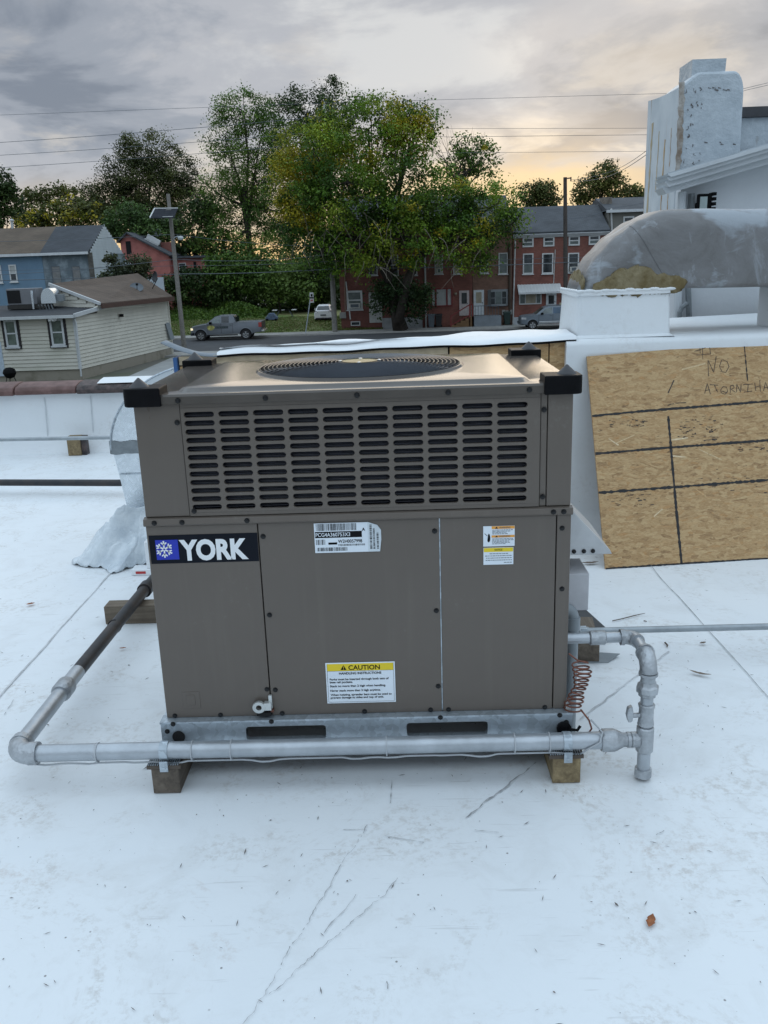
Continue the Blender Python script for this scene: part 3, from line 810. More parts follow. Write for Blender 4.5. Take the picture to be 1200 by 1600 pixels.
for i in range(rings + 1):
    t = i / rings; row = []
    for j, o in enumerate(O):
        p = ap.lerp(Vector((o.x, o.y, 0.004)), t)
        ang = 2 * math.pi * j / nb
        sag = -0.10 * math.sin(math.pi * t) * (0.5 + 0.5 * math.sin(ang * 5 + 1)) + 0.07 * math.sin(math.pi * t) * math.sin(ang * 3 + 2)
        fold = 0.050 * math.sin(math.pi * min(1, t * 1.05)) * (abs(math.sin(ang * 6.5 + 2.2 * t + .8 * math.sin(5 * t))) - .6) + 0.022 * math.sin(math.pi * t) * (abs(math.sin(ang * 4.0 - 7 * t)) - .5) + 0.012 * t * math.sin(ang * 23)
        p.z = max(0.004, p.z + sag + fold + 0.05 * math.sin(math.pi * t) ** 2)
        from mathutils import noise as nz_
        k_ = math.sin(math.pi * min(1, t * .97 + .03)) ** .6
        p.z = max(0.004, p.z + k_ * (0.075 * (0.45 - abs(nz_.noise(p * 7.0))) + 0.035 * (0.4 - abs(nz_.noise(p * 17.0 + Vector((3, 1, 2)))))))
        p.x += k_ * .03 * nz_.noise(p * 9.0 + Vector((7, 0, 0))); p.y += k_ * .03 * nz_.noise(p * 9.0 + Vector((0, 9, 0)))
        row.append(p)
    L.append(row)
bag.loft(L, False, False)
bo = bag.build('plastic_sheet', bagm, None, smooth=True, auto=False)
sm = bo.modifiers.new('thick', 'SOLIDIFY'); sm.thickness = 0.003
tag(bo, 'crumpled translucent white plastic sheet heaped at the foot of the galvanised duct', 'plastic sheet')
cx_ = thing('small_carton', 'small white carton with red print half under the plastic sheet', 'carton', (-1.26, 2.02, 0))
MB().box(-1.36, -1.02, 1.965, 2.045, 0.0, 0.035).box(-1.275, -1.02, 1.975, 2.04, 0.0352, 0.19).build('carton_body', M_WHITE, cx_, bevel=0.004)
MB().box(-1.335, -1.28, 1.9635, 1.9648, 0.010, 0.024).build('red_print', mat('red_print', (0.45, 0.03, 0.03), 0.5), cx_)

# ------------------------------------------------------------------ two pipes crossing the roof at the left
c1 = thing('thin_conduit', 'thin grey conduit running to the galvanised duct in front of the parapet', 'conduit', (-4, 4.5, 0.3))
a, b = fl(-60, 688, .3), fl(176, 683.5, .3)
a = a + (a - b) * 1.2
MB().tube([a, b, b + Vector((.5, 0, 0))], 0.016, 10).build('pipe', M_CONDUIT, c1, smooth=True)
for t in (0.06, 0.9):
    p = a.lerp(b, t) if t < .5 else b + Vector((.3, 0, 0)); MB().box(p.x - .02, p.x + .02, p.y - .02, p.y + .02, 0, 0.286).build('stand', M_GALV, c1)
c2 = thing('black_pipe', 'straight black pipe lying across the white roof behind the plastic sheet', 'pipe', (-3.2, 3.8, 0.05))
a, b = fl(0, 754, .09), fl(182, 754.5, .09); a = a + (a - b) * 2
MB().tube([a, b, b + Vector((.7, -.05, 0))], 0.026, 12).build('pipe', M_IRON, c2, smooth=True)
for t in (0.12, 0.6): 
    p = a.lerp(b, t) if t < .5 else b + Vector((.62, -.03, 0)); MB().box(p.x - .05, p.x + .05, p.y - .05, p.y + .05, 0, 0.062).build('support_block', M_WOODG, c2)

# ================================================================== THE PACKAGED UNIT
HW = 0.651; DEP = 0.815
un = thing('rooftop_unit', 'brown packaged heating and cooling unit with louvred top half on timber runners', 'air conditioner', (0, 0.4, 0.089))
# base rail, galvanised, with fork pockets cut through the front
def rail_front(y, t):
    mb = MB(); z0, z1 = 0.089, 0.203
    holes = [(-0.391, -0.130), (0.132, 0.395)]
    hz0, hz1 = 0.131, 0.179
    xs = [-0.668, -0.391, -0.130, 0.132, 0.395, 0.668]
    for i in range(5):
        a, b = xs[i], xs[i + 1]
        if (a, b) in holes:
            rr0 = 0.010
            loop = []
            for cx, cz, a0 in ((b - rr0, hz1 - rr0, 0), (a + rr0, hz1 - rr0, 90), (a + rr0, hz0 + rr0, 180), (b - rr0, hz0 + rr0, 270)):
                for j in range(4):
                    an = rad(a0 + j * 30); loop.append((cx + rr0 * math.cos(an), cz + rr0 * math.sin(an)))
            n = len(loop)
            out = []
            for (x, z) in loop:
                out.append((x, z1) if z > (hz0 + hz1) / 2 else (x, z0))
            # corners of the outer rectangle follow the loop's x; close the two sides with the loop's end columns
            mb.add([(x, y, z) for x, z in loop] + [(x, y, z) for x, z in out] + [(x, y + t, z) for x, z in loop],
                   [(k, (k + 1) % n, n + (k + 1) % n, n + k) for k in range(n) if (loop[k][1] > .155) == (loop[(k + 1) % n][1] > .155)] +
                   [(2 * n + k, 2 * n + (k + 1) % n, (k + 1) % n, k) for k in range(n)])
        else:
            mb.box(a, b, y, y + t, z0, z1)
    return mb
rail_front(-0.022, 0.02).build('base_rail', M_GALV, un)
MB().box(-0.668, 0.668, -0.030, 0.02, 0.1995, 0.206).build('rail_flange', M_GALV, un)
MB().box(-0.668, -0.648, 0.0, DEP, 0.089, 0.2).build('base_rail', M_GALV, un)
MB().box(0.648, 0.668, 0.0, DEP, 0.089, 0.2).build('base_rail', M_GALV, un)
MB().box(-0.646, 0.646, DEP - 0.02, DEP, 0.089, 0.2).build('base_rail', M_GALV, un)
MB().box(-0.40, 0.40, 0.30, 0.32, 0.10, 0.195).build('pocket_back', mat('pocket_green', (0.02, 0.045, 0.05), 0.6), un)
for x in (-0.612, 0.639):
    MB().lathe((x, -0.0225, 0.150), [(0.0, 0), (0.018, 0), (0.021, 0.001), (0.021, 0.003)], 18, Vector((0, -1, 0))).build('lifting_hole', M_DARK, un)
# lower cabinet: core plus front panels with open seams
MB().box(-HW + 0.012, HW - 0.012, 0.016, DEP - .004, 0.2, 0.885).build('inner_casing', M_DARK, un)
MB().box(-HW + 0.016, HW - 0.016, 0.060, DEP - .004, 0.8852, 1.235).build('inner_casing', M_DARK, un)
def panel(x0, x1, z0, z1, name, y=0.0, t=0.012, mt=None):
    return MB().box(x0, x1, y, y + t, z0, z1).build(name, mt or M_PAINT, un, bevel=0.0025)
panel(-HW, -0.3085, 0.206, 0.862, 'access_panel')
panel(-0.3055, 0.2485, 0.206, 0.862, 'access_panel', y=0.001)
panel(0.2525, 0.6055, 0.206, 0.862, 'access_panel')
panel(0.6085, HW, 0.206, 0.862, 'corner_post')
MB().box(0.2488, 0.2522, 0.004, 0.008, 0.21, 0.86).build('bright_gap', M_GALV, un)
for s in (-1, 1):
    MB().box(min(s * HW, s * (HW - .012)), max(s * HW, s * (HW - .012)), 0.0125, DEP, 0.206, 0.862).build('side_panel', M_PAINT, un)
MB().box(-HW, HW, DEP, DEP + 0.012, 0.206, 1.235).build('rear_panel', M_PAINT, un)
# ledge between the two halves
MB().prism([(-HW - .004, -0.006, 0.862), (-HW - .004, -0.010, 0.868), (-HW - .004, -0.006, 0.884), (-HW - .004, 0.012, 0.889), (-HW - .004, 0.012, 0.862)], (2 * HW + .008, 0, 0)).build('mid_rail', M_PAINT, un, bevel=0.0015)
# upper half: posts, louvred panel
panel(-HW + .003, -0.5115, 0.890, 1.236, 'corner_post', y=0.002)
panel(0.5535, 0.573, 0.890, 1.236, 'corner_post', y=0.004)
panel(0.575, HW - .003, 0.890, 1.236, 'corner_post', y=0.002)
for s in (-1, 1):
    MB().box(min(s * (HW - .003), s * (HW - .015)), max(s * (HW - .003), s * (HW - .015)), 0.0145, DEP, 0.890, 1.236).build('side_panel', M_PAINT, un)
lv = MB()
x_first, pitch, sw = -0.501, 0.10285, 0.0905
z_first, zp, sh = 1.2015, 0.02582, 0.0170
def slot_cell(cx, cz, hx0, hx1, hz0, hz1, y):
    """cell rectangle with a stadium-shaped hole, and the hole's inner wall"""
    hw_, hh = sw / 2, sh / 2; loop = []
    for sx, a0 in ((1, -90), (-1, 90)):
        for j in range(7):
            a = rad(a0 + 180 * j / 6); loop.append((cx + sx * (hw_ - hh) + hh * math.cos(a), cz + hh * math.sin(a)))
    n = len(loop); out = []
    for i, (x, z) in enumerate(loop):
        if i in (0,): out.append((hx1, hz0))
        elif i == 6: out.append((hx1, hz1))
        elif i == 7: out.append((hx0, hz1))
        elif i == 13: out.append((hx0, hz0))
        elif i < 6: out.append((hx1, hz0 + (hz1 - hz0) * i / 6))
        else: out.append((hx0, hz1 - (hz1 - hz0) * (i - 7) / 6))
    v = [(x, y, z) for x, z in loop] + [(x, y, z) for x, z in out] + [(x, y + 0.003, z) for x, z in [(cx + (x - cx) * .985, cz + (z - cz) * .95) for x, z in loop]] + [(x, y + 0.011, z) for x, z in [(cx + (x - cx) * .985, cz + (z - cz) * .95) for x, z in loop]]
    f = []
    for i in range(n):
        j = (i + 1) % n
        f += [(i, n + i, n + j, j), (i, j, 2 * n + j, 2 * n + i), (2 * n + i, 2 * n + j, 3 * n + j, 3 * n + i)]
    lv.add(v, f)
X0, X1, Z0, Z1 = -0.510, 0.552, 0.901, 1.222
for c in range(10):
    cx = x_first + sw / 2 + c * pitch
    hx0 = X0 if c == 0 else cx - pitch / 2; hx1 = X1 if c == 9 else cx + pitch / 2
    for r_ in range(12):
        cz = z_first - r_ * zp
        hz1 = Z1 if r_ == 0 else cz + zp / 2; hz0 = Z0 if r_ == 11 else cz - zp / 2
        slot_cell(cx, cz, hx0, hx1, hz0, hz1, 0.0)
lv.build('louvre_panel', M_PAINT, un)
MB().box(-0.510, 0.552, 0.001, 0.012, 1.2225, 1.236).build('louvre_frame', M_PAINT, un)
MB().box(-0.510, 0.552, 0.001, 0.012, 0.890, 0.9005).build('louvre_frame', M_PAINT, un)
MB().box(-0.510, 0.552, 0.045, 0.055, 0.895, 1.23).build('coil', M_COIL, un)
cf = MB()
for r_ in range(24): cf.box(-0.505, 0.548, 0.0425, 0.0449, 0.912 + r_ * 0.0129, 0.9128 + r_ * 0.0129)
for r_ in range(12): cf.box(-0.505, 0.548, 0.018, 0.026, z_first - r_ * zp - 0.0052, z_first - r_ * zp - 0.0036)  # added bars stand in for the lit lower lip of each slot
tag(cf.build('coil_fins', mat('fin_and_lip', (0.10, 0.10, 0.12), 0.4, 0.3), un), kind='stuff')
# lid: rolled edge, raised stamped field, fan opening
def rect_loop(x0, x1, y0, y1, rr_, n, z, c):
    out = []
    for i in range(n):
        a = 2 * math.pi * i / n; dx, dy = math.cos(a), math.sin(a)
        tx = ((x1 if dx > 0 else x0) - c[0]) / dx if abs(dx) > 1e-9 else 1e9
        ty = ((y1 if dy > 0 else y0) - c[1]) / dy if abs(dy) > 1e-9 else 1e9
        t = min(tx, ty); x, y = c[0] + dx * t, c[1] + dy * t
        # round the corner
        for sx, xe in ((-1, x0), (1, x1)):
            for sy, ye in ((-1, y0), (1, y1)):
                ccx, ccy = xe - sx * rr_, ye - sy * rr_
                if (x - ccx) * sx > 0 and (y - ccy) * sy > 0:
                    v = Vector((x - ccx, y - ccy)); v.normalize(); x, y = ccx + v.x * rr_, ccy + v.y * rr_
        out.append((x, y, z))
    return out
FC = (0.008, 0.44); NL = 192
# put exact corner angles into the loops by sampling densely
lid = MB()
lid.loft([rect_loop(-.662, .662, -.012, DEP + .012, .004, NL, 1.236, FC),
          rect_loop(-.662, .662, -.012, DEP + .012, .004, NL, 1.258, FC),
          rect_loop(-.656, .656, -.006, DEP + .006, .006, NL, 1.264, FC),
          rect_loop(-.525, .530, .028, DEP - .03, .03, NL, 1.265, FC),
          rect_loop(-.513, .518, .040, DEP - .042, .03, NL, 1.2745, FC),
          rect_loop(-.505, .510, .048, DEP - .05, .03, NL, 1.276, FC),
          [(FC[0] + .352 * math.cos(2 * math.pi * i / NL), FC[1] + .352 * math.sin(2 * math.pi * i / NL), 1.277) for i in range(NL)],
          [(FC[0] + .346 * math.cos(2 * math.pi * i / NL), FC[1] + .346 * math.sin(2 * math.pi * i / NL), 1.284) for i in range(NL)],
          [(FC[0] + .340 * math.cos(2 * math.pi * i / NL), FC[1] + .340 * math.sin(2 * math.pi * i / NL), 1.284) for i in range(NL)],
          [(FC[0] + .334 * math.cos(2 * math.pi * i / NL), FC[1] + .334 * math.sin(2 * math.pi * i / NL), 1.262) for i in range(NL)]], False, False)
lid.build('lid', M_LID, un, smooth=True)
MB().lathe((FC[0], FC[1], 1.2405), [(0.335, 0), (0.335, 0.0006)], 48).build('fan_well', M_DARK, un)
g = MB()
for i in range(19):
    R_ = 0.338 - i * 0.0142
    ring = [(FC[0] + R_ * math.cos(2 * math.pi * k / 72), FC[1] + R_ * math.sin(2 * math.pi * k / 72), 1.285 + 0.012 * (1 - (R_ / .338) ** 2)) for k in range(73)]
    g.tube(ring, 0.0021, 5, False)
for k in range(8):
    a = 2 * math.pi * (k + .5) / 8
    g.tube([(FC[0] + r0 * math.cos(a), FC[1] + r0 * math.sin(a), 1.2825 + 0.012 * (1 - (r0 / .338) ** 2)) for r0 in (0.07, 0.16, 0.25, 0.342)], 0.0026, 5)
g.build('fan_guard', mat('black_wire', (0.035, 0.04, 0.05), 0.25, 0.6), un, smooth=True)
MB().lathe((FC[0], FC[1], 1.2925), [(0.072, 0), (0.074, 0.003), (0.062, 0.0045), (0.0, 0.0045)], 36).build('motor_plate', M_BLACKP, un)
mp_ = MB().lathe((FC[0], FC[1], 1.2971), [(0.058, 0), (0.060, 0.0012), (0.056, 0.0015), (0.054, 0.0003)], 36); mp_.build('plate_ring', mat('brass_ring', (0.22, 0.19, 0.09), 0.4, 0.6), un)
for k, (dx, dy) in enumerate(((-.066, 0), (.066, 0), (0, -.06), (0, .06))):
    MB().lathe((FC[0] + dx, FC[1] + dy, 1.2955), [(0.0075, 0), (0.0075, 0.004), (0.0, 0.006)], 10).build('bolt', mat('bright_bolt', (0.75, 0.75, 0.73), 0.25, 0.9) if k == 0 else bpy.data.materials['bright_bolt'], un)
for k in range(4):
    a0 = k * math.pi / 2 + .3; L = []
    for i in range(7):
        a = a0 + i * 0.19
        L.append([(FC[0] + rr_ * math.cos(a), FC[1] + rr_ * math.sin(a), 1.244 + 0.030 * i / 6) for rr_ in (0.07, 0.16, 0.25, 0.318)])
    MB().loft(L, False, False, closed=False).build('fan_blade', mat('fan_blade', (0.16, 0.19, 0.23), 0.35, 0.5) if k == 0 else bpy.data.materials['fan_blade'], un, smooth=True)
# black corner caps with cone
def cap(sx, sy):
    mb = MB(); cx = sx * 0.602; cy = (0.045 if sy < 0 else DEP - 0.045)
    L = []
    pts = []
    ox, oy = sx * 0.672, (-0.022 if sy < 0 else DEP + 0.022)
    ix, iy = sx * 0.560, (0.075 if sy < 0 else DEP - 0.075)
    # L shaped plan wrapped round the corner, rounded outside
    r0 = 0.022
    corner = [(ox - sx * r0 + sx * r0 * math.sin(a), oy - sy * r0 + sy * r0 * math.cos(a)) for a in [rad(90 * i / 6) for i in range(7)]]
    plan = [(ix, oy)] + corner + [(ox, iy), (ix, iy)]
    if sx * sy > 0: plan = plan[::-1]
    L = [[(x, y, 1.231) for x, y in plan], [(x, y, 1.286) for x, y in plan]]
    mb.loft(L)
    o = mb.build('corner_cap', M_BLACKP, un, bevel=0.004)
    MB().lathe((sx * 0.632, 0.028 if sy < 0 else DEP - 0.028, 1.2855), [(0.030, 0), (0.027, 0.003), (0.003, 0.026), (0.0, 0.027)], 20).build('cone', mat('cap_cone', (0.03, 0.03, 0.034), 0.45) if 'cap_cone' not in bpy.data.materials else bpy.data.materials['cap_cone'], o, smooth=True)
for sx in (-1, 1):
    for sy in (-1, 1): cap(sx, sy)
# screws: hex-washer heads, one shared mesh
sm_ = MB().lathe((0, 0, 0), [(0.0085, 0), (0.0085, 0.0015), (0.006, 0.0018), (0.0055, 0.006), (0.0, 0.0068)], 8, Vector((0, -1, 0))).mesh('screw')
sm_.materials.append(M_SCREW)
scr = [(-0.522, 1.18), (-0.497, 0.906), (-0.62, 0.874), (-0.535, 0.874), (-0.336, 0.874), (-0.292, 0.819), (-0.290, 0.559), (-0.316, 0.301), (-0.289, 0.298), (-0.624, 0.214), (-0.624, 0.201), (-0.474, 0.213), (-0.319, 0.213), (-0.272, 0.213), (-0.304, 0.202), (0.235, 0.821), (0.236, 0.559), (0.238, 0.297), (0.212, 0.213), (-0.003, 0.213), (0.27, 0.213), (0.242, 0.202), (0.582, 0.213), (0.625, 0.200), (0.628, 0.621), (0.624, 0.819), (0.595, 0.874), (0.626, 0.874), (0.563, 0.92), (0.563, 1.185), (-0.51, 1.247), (-0.253, 1.247), (0.015, 1.247), (0.281, 1.247), (0.517, 1.247), (0.648, 0.17), (-0.648, 0.17)]
for x, z in scr:
    o = bpy.data.objects.new('screw', sm_); COL.objects.link(o); o.parent = un
    y = -0.013 if z > 1.24 else (-0.031 if z < 0.206 and z > .195 else (-0.023 if z < 0.19 else (-0.009 if 0.87 < z < 0.88 else 0.001)))
    o.location = Vector((x, y, z)) - ORG[un.name]
    ORG[o.name] = Vector()
# embossed square and earth lug
MB().box(-0.592, -0.536, -0.0015, 0.0, 0.240, 0.2985).build('embossed_square', M_PAINT, un, bevel=0.001)
MB().box(-0.580, -0.552, -0.0030, -0.0014, 0.252, 0.288).build('embossed_mark', M_PAINT, un, bevel=0.001)
lug = MB()
n = 16; lo1 = [(-0.343 + 0.021 * math.cos(2 * math.pi * i / n), -0.024, 0.247 + 0.020 * math.sin(2 * math.pi * i / n)) for i in range(n)]
hi1 = [(-0.343 + 0.009 * math.cos(2 * math.pi * i / n), -0.024, 0.247 + 0.009 * math.sin(2 * math.pi * i / n)) for i in range(n)]
lug.add(lo1 + hi1 + [(x, -0.012, z) for x, _, z in lo1] + [(x, -0.012, z) for x, _, z in hi1],
        [(i, (i + 1) % n, n + (i + 1) % n, n + i) for i in range(n)] + [(2 * n + i, 2 * n + (i + 1) % n, (i + 1) % n, i) for i in range(n)] + [(n + i, n + (i + 1) % n, 3 * n + (i + 1) % n, 3 * n + i) for i in range(n)])
lug.box(-0.326, -0.303, -0.023, -0.003, 0.236, 0.262).box(-0.312, -0.301, -0.010, 0.0, 0.236, 0.283)
lug.build('lock_tab', mat('bright_zinc', (0.62, 0.64, 0.63), 0.35, 0.7), un, bevel=0.001)
MB().box(-0.352, -0.306, -0.020, -0.002, 0.216, 0.2265).build('lock_tab_base', M_DARK, un)
MB().box(-0.309, -0.297, -0.012, -0.001, 0.224, 0.234).build('lock_screw', M_COPPER, un)
# gap sealing strip seam line (painted reveal on the middle panel top)
# ------------------------------------------------------------------ printed labels
def text(s, x, z, h, mt, parent, y, name='lettering', bold=0.0, width=None, align='LEFT', rotz=0.0):
    cu = bpy.data.curves.new('txt', 'FONT'); cu.body = s; cu.size = 1.0; cu.offset = bold; cu.align_x = align
    cu.resolution_u = 4
    tmp = bpy.data.objects.new('txt', cu); COL.objects.link(tmp)
    bpy.context.view_layer.update()
    me = bpy.data.meshes.new_from_object(tmp.evaluated_get(bpy.context.evaluated_depsgraph_get()))
    bpy.data.objects.remove(tmp)
    co_ = np.empty(len(me.vertices) * 3, 'f'); me.vertices.foreach_get('co', co_); co_ = co_.reshape(-1, 3)
    mn, mx = co_.min(0), co_.max(0)
    cap_h = 0.729 if width is None else 0.729
    k = h / cap_h; kx = k
    if width is not None: kx = width / (mx[0] - mn[0]); co_[:, 0] -= mn[0]
    out = np.zeros_like(co_)
    out[:, 0] = x + co_[:, 0] * kx; out[:, 1] = y; out[:, 2] = z + co_[:, 1] * k
    me.vertices.foreach_set('co', out.ravel()); me.update()
    me.materials.clear(); me.materials.append(mt)
    o = bpy.data.objects.new(name, me); COL.objects.link(o)
    return place(o, parent)
def sticker(name, x0, x1, z0, z1, mt, y=-0.0008, t=0.0007, parent=None):
    return MB().box(x0, x1, y - t, y, z0, z1).build(name, mt, parent or un)
by = sticker('brand_badge', -0.645, -0.3095, 0.740, 0.832, mat('badge_black', (0.006, 0.008, 0.014), 0.5, spec=0.15), -0.0005)
MB().box(-0.626, -0.556, -0.0024, -0.0016, 0.753, 0.817).build('blue_square', M_BLUE, by)
sf = MB(); sc_c = Vector((-0.600, -0.0030, 0.787))
for k in range(6):
    a = rad(60 * k + 30); d = Vector((math.cos(a), 0, math.sin(a))); n_ = Vector((-math.sin(a), 0, math.cos(a)))
    sf.bar(sc_c + d * 0.003, sc_c + d * 0.027, 0.0048, 0.0008, Vector((0, 1, 0)))
    for s in (-1, 1):
        sf.bar(sc_c + d * 0.014, sc_c + d * 0.022 + n_ * (s * 0.0085), 0.004, 0.0008, Vector((0, 1, 0)))
sf.build('snowflake', M_WHITE, by)
text('YORK', -0.553, 0.752, 0.064, M_WHITE, by, -0.0026, bold=0.045, width=0.212)
# rating plate with barcodes
rp = sticker('rating_plate', -0.134, 0.030, 0.761, 0.856, M_PAPERB)
MB().prism([(0.030, -0.0015, 0.761), (0.066, -0.0015, 0.761), (0.071, -0.0015, 0.800), (0.071, -0.0015, 0.830), (0.060, -0.0015, 0.846), (0.030, -0.0015, 0.857)], (0, 0.0007, 0)).build('folded_flap', mat('flap_white', (0.60, 0.66, 0.70), 0.5), rp)
def barcode(x0, x1, z0, z1, seed, y=-0.0019, vertical=False, parent=rp):
    q = random.Random(seed); mb = MB(); p = x0 if not vertical else z0; e = x1 if not vertical else z1
    while p < e:
        w = q.choice((0.0007, 0.0012, 0.002)); w = min(w, e - p)
        if vertical: mb.quad((x0, y, p), (x1, y, p), (x1, y, p + w), (x0, y, p + w))
        else: mb.quad((p, y, z0), (p + w, y, z0), (p + w, y, z1), (p, y, z1))
        p += w + q.choice((0.0008, 0.0013, 0.002))
    return mb.build('barcode', M_INK, parent)
barcode(-0.128, -0.004, 0.832, 0.854, 1)
MB().quad((-0.132, -0.0018, 0.809), (0.012, -0.0018, 0.809), (0.012, -0.0018, 0.829), (-0.132, -0.0018, 0.829)).build('black_band', M_INK, rp)
text('PCG4A360753X3', -0.130, 0.8135, 0.0125, M_PAPERB, rp, -0.0024, width=0.106, bold=0.008)
text('A', 0.013, 0.829, 0.010, M_INK, rp, -0.0024, bold=0.02)
barcode(-0.130, -0.102, 0.787, 0.804, 2)
text('W2H0057998', -0.062, 0.792, 0.011, M_INK, rp, -0.0024, width=0.074, bold=0.01)
MB().quad((-0.092, -0.0018, 0.787), (-0.065, -0.0018, 0.787), (-0.065, -0.0018, 0.794), (-0.092, -0.0018, 0.794)).build('black_band', M_INK, rp)
barcode(-0.128, -0.034, 0.766, 0.778, 3)
barcode(-0.062, 0.020, 0.782, 0.788, 4)
for j, (a, b) in enumerate(((0.036, 0.043), (0.046, 0.052), (0.057, 0.063))): barcode(a, b, 0.770, 0.848 - 0.012 * j, 5 + j, vertical=True)
# caution label
ct = sticker('caution_label', -0.1225, 0.100, 0.2455, 0.389, M_PAPERB)
MB().quad((-0.118, -0.0018, 0.360), (0.0955, -0.0018, 0.360), (0.0955, -0.0018, 0.385), (-0.118, -0.0018, 0.385)).build('yellow_band', M_YEL, ct)
bd = MB()
for a, b, c, d in ((-0.118, 0.0955, 0.2495, 0.2503), (-0.118, -0.1172, 0.2495, 0.385), (0.0947, 0.0955, 0.2495, 0.385), (-0.118, 0.0955, 0.3594, 0.3602)):
    bd.quad((a, -0.0020, c), (b, -0.0020, c), (b, -0.0020, d), (a, -0.0020, d))
bd.build('printed_border', M_INK, ct)
tri = MB().poly([(-0.0745, -0.0022, 0.3635), (-0.0550, -0.0022, 0.3635), (-0.0648, -0.0022, 0.3805)]).build('warning_triangle', M_INK, ct)
MB().quad((-0.0656, -0.0026, 0.3680), (-0.0640, -0.0026, 0.3680), (-0.0640, -0.0026, 0.3765), (-0.0656, -0.0026, 0.3765)).quad((-0.0656, -0.0026, 0.3648), (-0.0640, -0.0026, 0.3648), (-0.0640, -0.0026, 0.3666), (-0.0656, -0.0026, 0.3666)).build('exclamation_mark', M_YEL, tri)
text('CAUTION', -0.049, 0.3635, 0.0165, M_INK, ct, -0.0022, width=0.101, bold=0.02)
text('HANDLING INSTRUCTIONS', -0.080, 0.3475, 0.0082, M_INK, ct, -0.0022, width=0.136, bold=0.026)
for s_, z, w in (('Forks must be inserted through both sets of', 0.3275, 0.190), ('base rail pockets.', 0.3175, 0.074), ('Stack no more than 2 high when handling.', 0.3035, 0.180), ('Never stack more than 3 high anytime.', 0.2875, 0.163), ('When hoisting, spreader bars must be used to', 0.2725, 0.198), ('prevent damage to sides and top of unit.', 0.2625, 0.172)):
    text(s_, -0.111, z, 0.0072, M_INK, ct, -0.0022, width=w, bold=0.026)
# warning labels at the right
w1 = sticker('warning_label', 0.3835, 0.4795, 0.767, 0.832, M_PAPERB)
for z0, z1 in ((0.8225, 0.8315), (0.795, 0.8025)):
    MB().quad((0.409, -0.0018, z0), (0.479, -0.0018, z0), (0.479, -0.0018, z1), (0.409, -0.0018, z1)).build('orange_band', M_ORG, w1)
    MB().poly([(0.4195, -0.0022, z0 + .0012), (0.4285, -0.0022, z0 + .0012), (0.424, -0.0022, z1 - .001)]).build('warning_triangle', M_INK, w1)
    text('WARNING', 0.432, z0 + 0.0015, 0.0055, M_INKG, w1, -0.0022, width=0.034, bold=0.012)
tl = MB(); q = random.Random(77)
for z in (0.818, 0.814, 0.810, 0.806, 0.790, 0.786, 0.782, 0.778, 0.774): 
    p = 0.411
    e = 0.45 + q.uniform(0, 0.026)
    while p < e:
        w = q.uniform(0.003, 0.009); tl.quad((p, -0.0018, z), (p + w, -0.0018, z), (p + w, -0.0018, z + 0.0019), (p, -0.0018, z + 0.0019)); p += w + 0.0015
tag(tl.build('fine_print', M_INKG, w1), kind='stuff')
hd = MB()
hd.poly([(0.396, -0.0018, 0.786), (0.398, -0.0018, 0.804), (0.4005, -0.0018, 0.809), (0.403, -0.0018, 0.805), (0.405, -0.0018, 0.797), (0.4045, -0.0018, 0.786), (0.402, -0.0018, 0.781), (0.398, -0.0018, 0.781)])
hd.quad((0.387, -0.0018, 0.808), (0.388, -0.0018, 0.8095), (0.396, -0.0018, 0.8025), (0.395, -0.0018, 0.801))
hd.build('hand_symbol', M_INK, w1)
w2 = sticker('notice_label', 0.384, 0.476, 0.7075, 0.763, M_PAPERB)
MB().quad((0.385, -0.0018, 0.749), (0.475, -0.0018, 0.749), (0.475, -0.0018, 0.762), (0.385, -0.0018, 0.762)).build('yellow_band', M_YEL, w2)
text('NOTICE', 0.418, 0.7525, 0.0065, M_INK, w2, -0.0022, width=0.024, bold=0.012)
tl = MB()
for z, a, b in ((0.742, 0.403, 0.457), (0.735, 0.389, 0.472), (0.728, 0.392, 0.470), (0.721, 0.391, 0.470), (0.713, 0.447, 0.472)):
    p = a
    while p < b:
        w = q.uniform(0.003, 0.009); tl.quad((p, -0.0018, z), (p + w, -0.0018, z), (p + w, -0.0018, z + 0.0022), (p, -0.0018, z + 0.0022)); p += w + 0.0015
tag(tl.build('fine_print', M_INKG, w2), kind='stuff')
# rain hood and box on the right-hand side of the cabinet
hx = HW + 0.001
MB().prism([(hx, 0.22, 0.86), (hx, 0.22, 0.655), (hx + .182, 0.22, 0.655), (hx + .176, 0.22, 0.668)], (0, 0.33, 0)).build('flue_hood', mat('hood_grey', (0.52, 0.53, 0.54), 0.4, 0.2), un, bevel=0.002)
for x in (hx + .055, hx + .088, hx + .118):
    MB().lathe((x, 0.219, 0.668), [(0.0075, 0), (0.0075, 0.003), (0.0, 0.005)], 8, Vector((0, -1, 0))).build('hood_screw', M_SCREW, un)
MB().box(hx, hx + 0.105, 0.20, 0.36, 0.463, 0.595).build('vent_box', mat('vent_white', (0.52, 0.52, 0.54), 0.45), un, bevel=0.003)
fo = MB().prism([(0.70, 0.80, 0.025), (1.05, 0.98, 0.012), (0.98, 1.32, 0.012), (0.70, 1.50, 0.02)], (0, 0, 0.004)).build('membrane_offcut', mat('offcut_dark', (0.06, 0.062, 0.066), 0.8))
tag(fo, 'dark grey offcut of roofing lying on the white roof beside the unit', 'offcut')

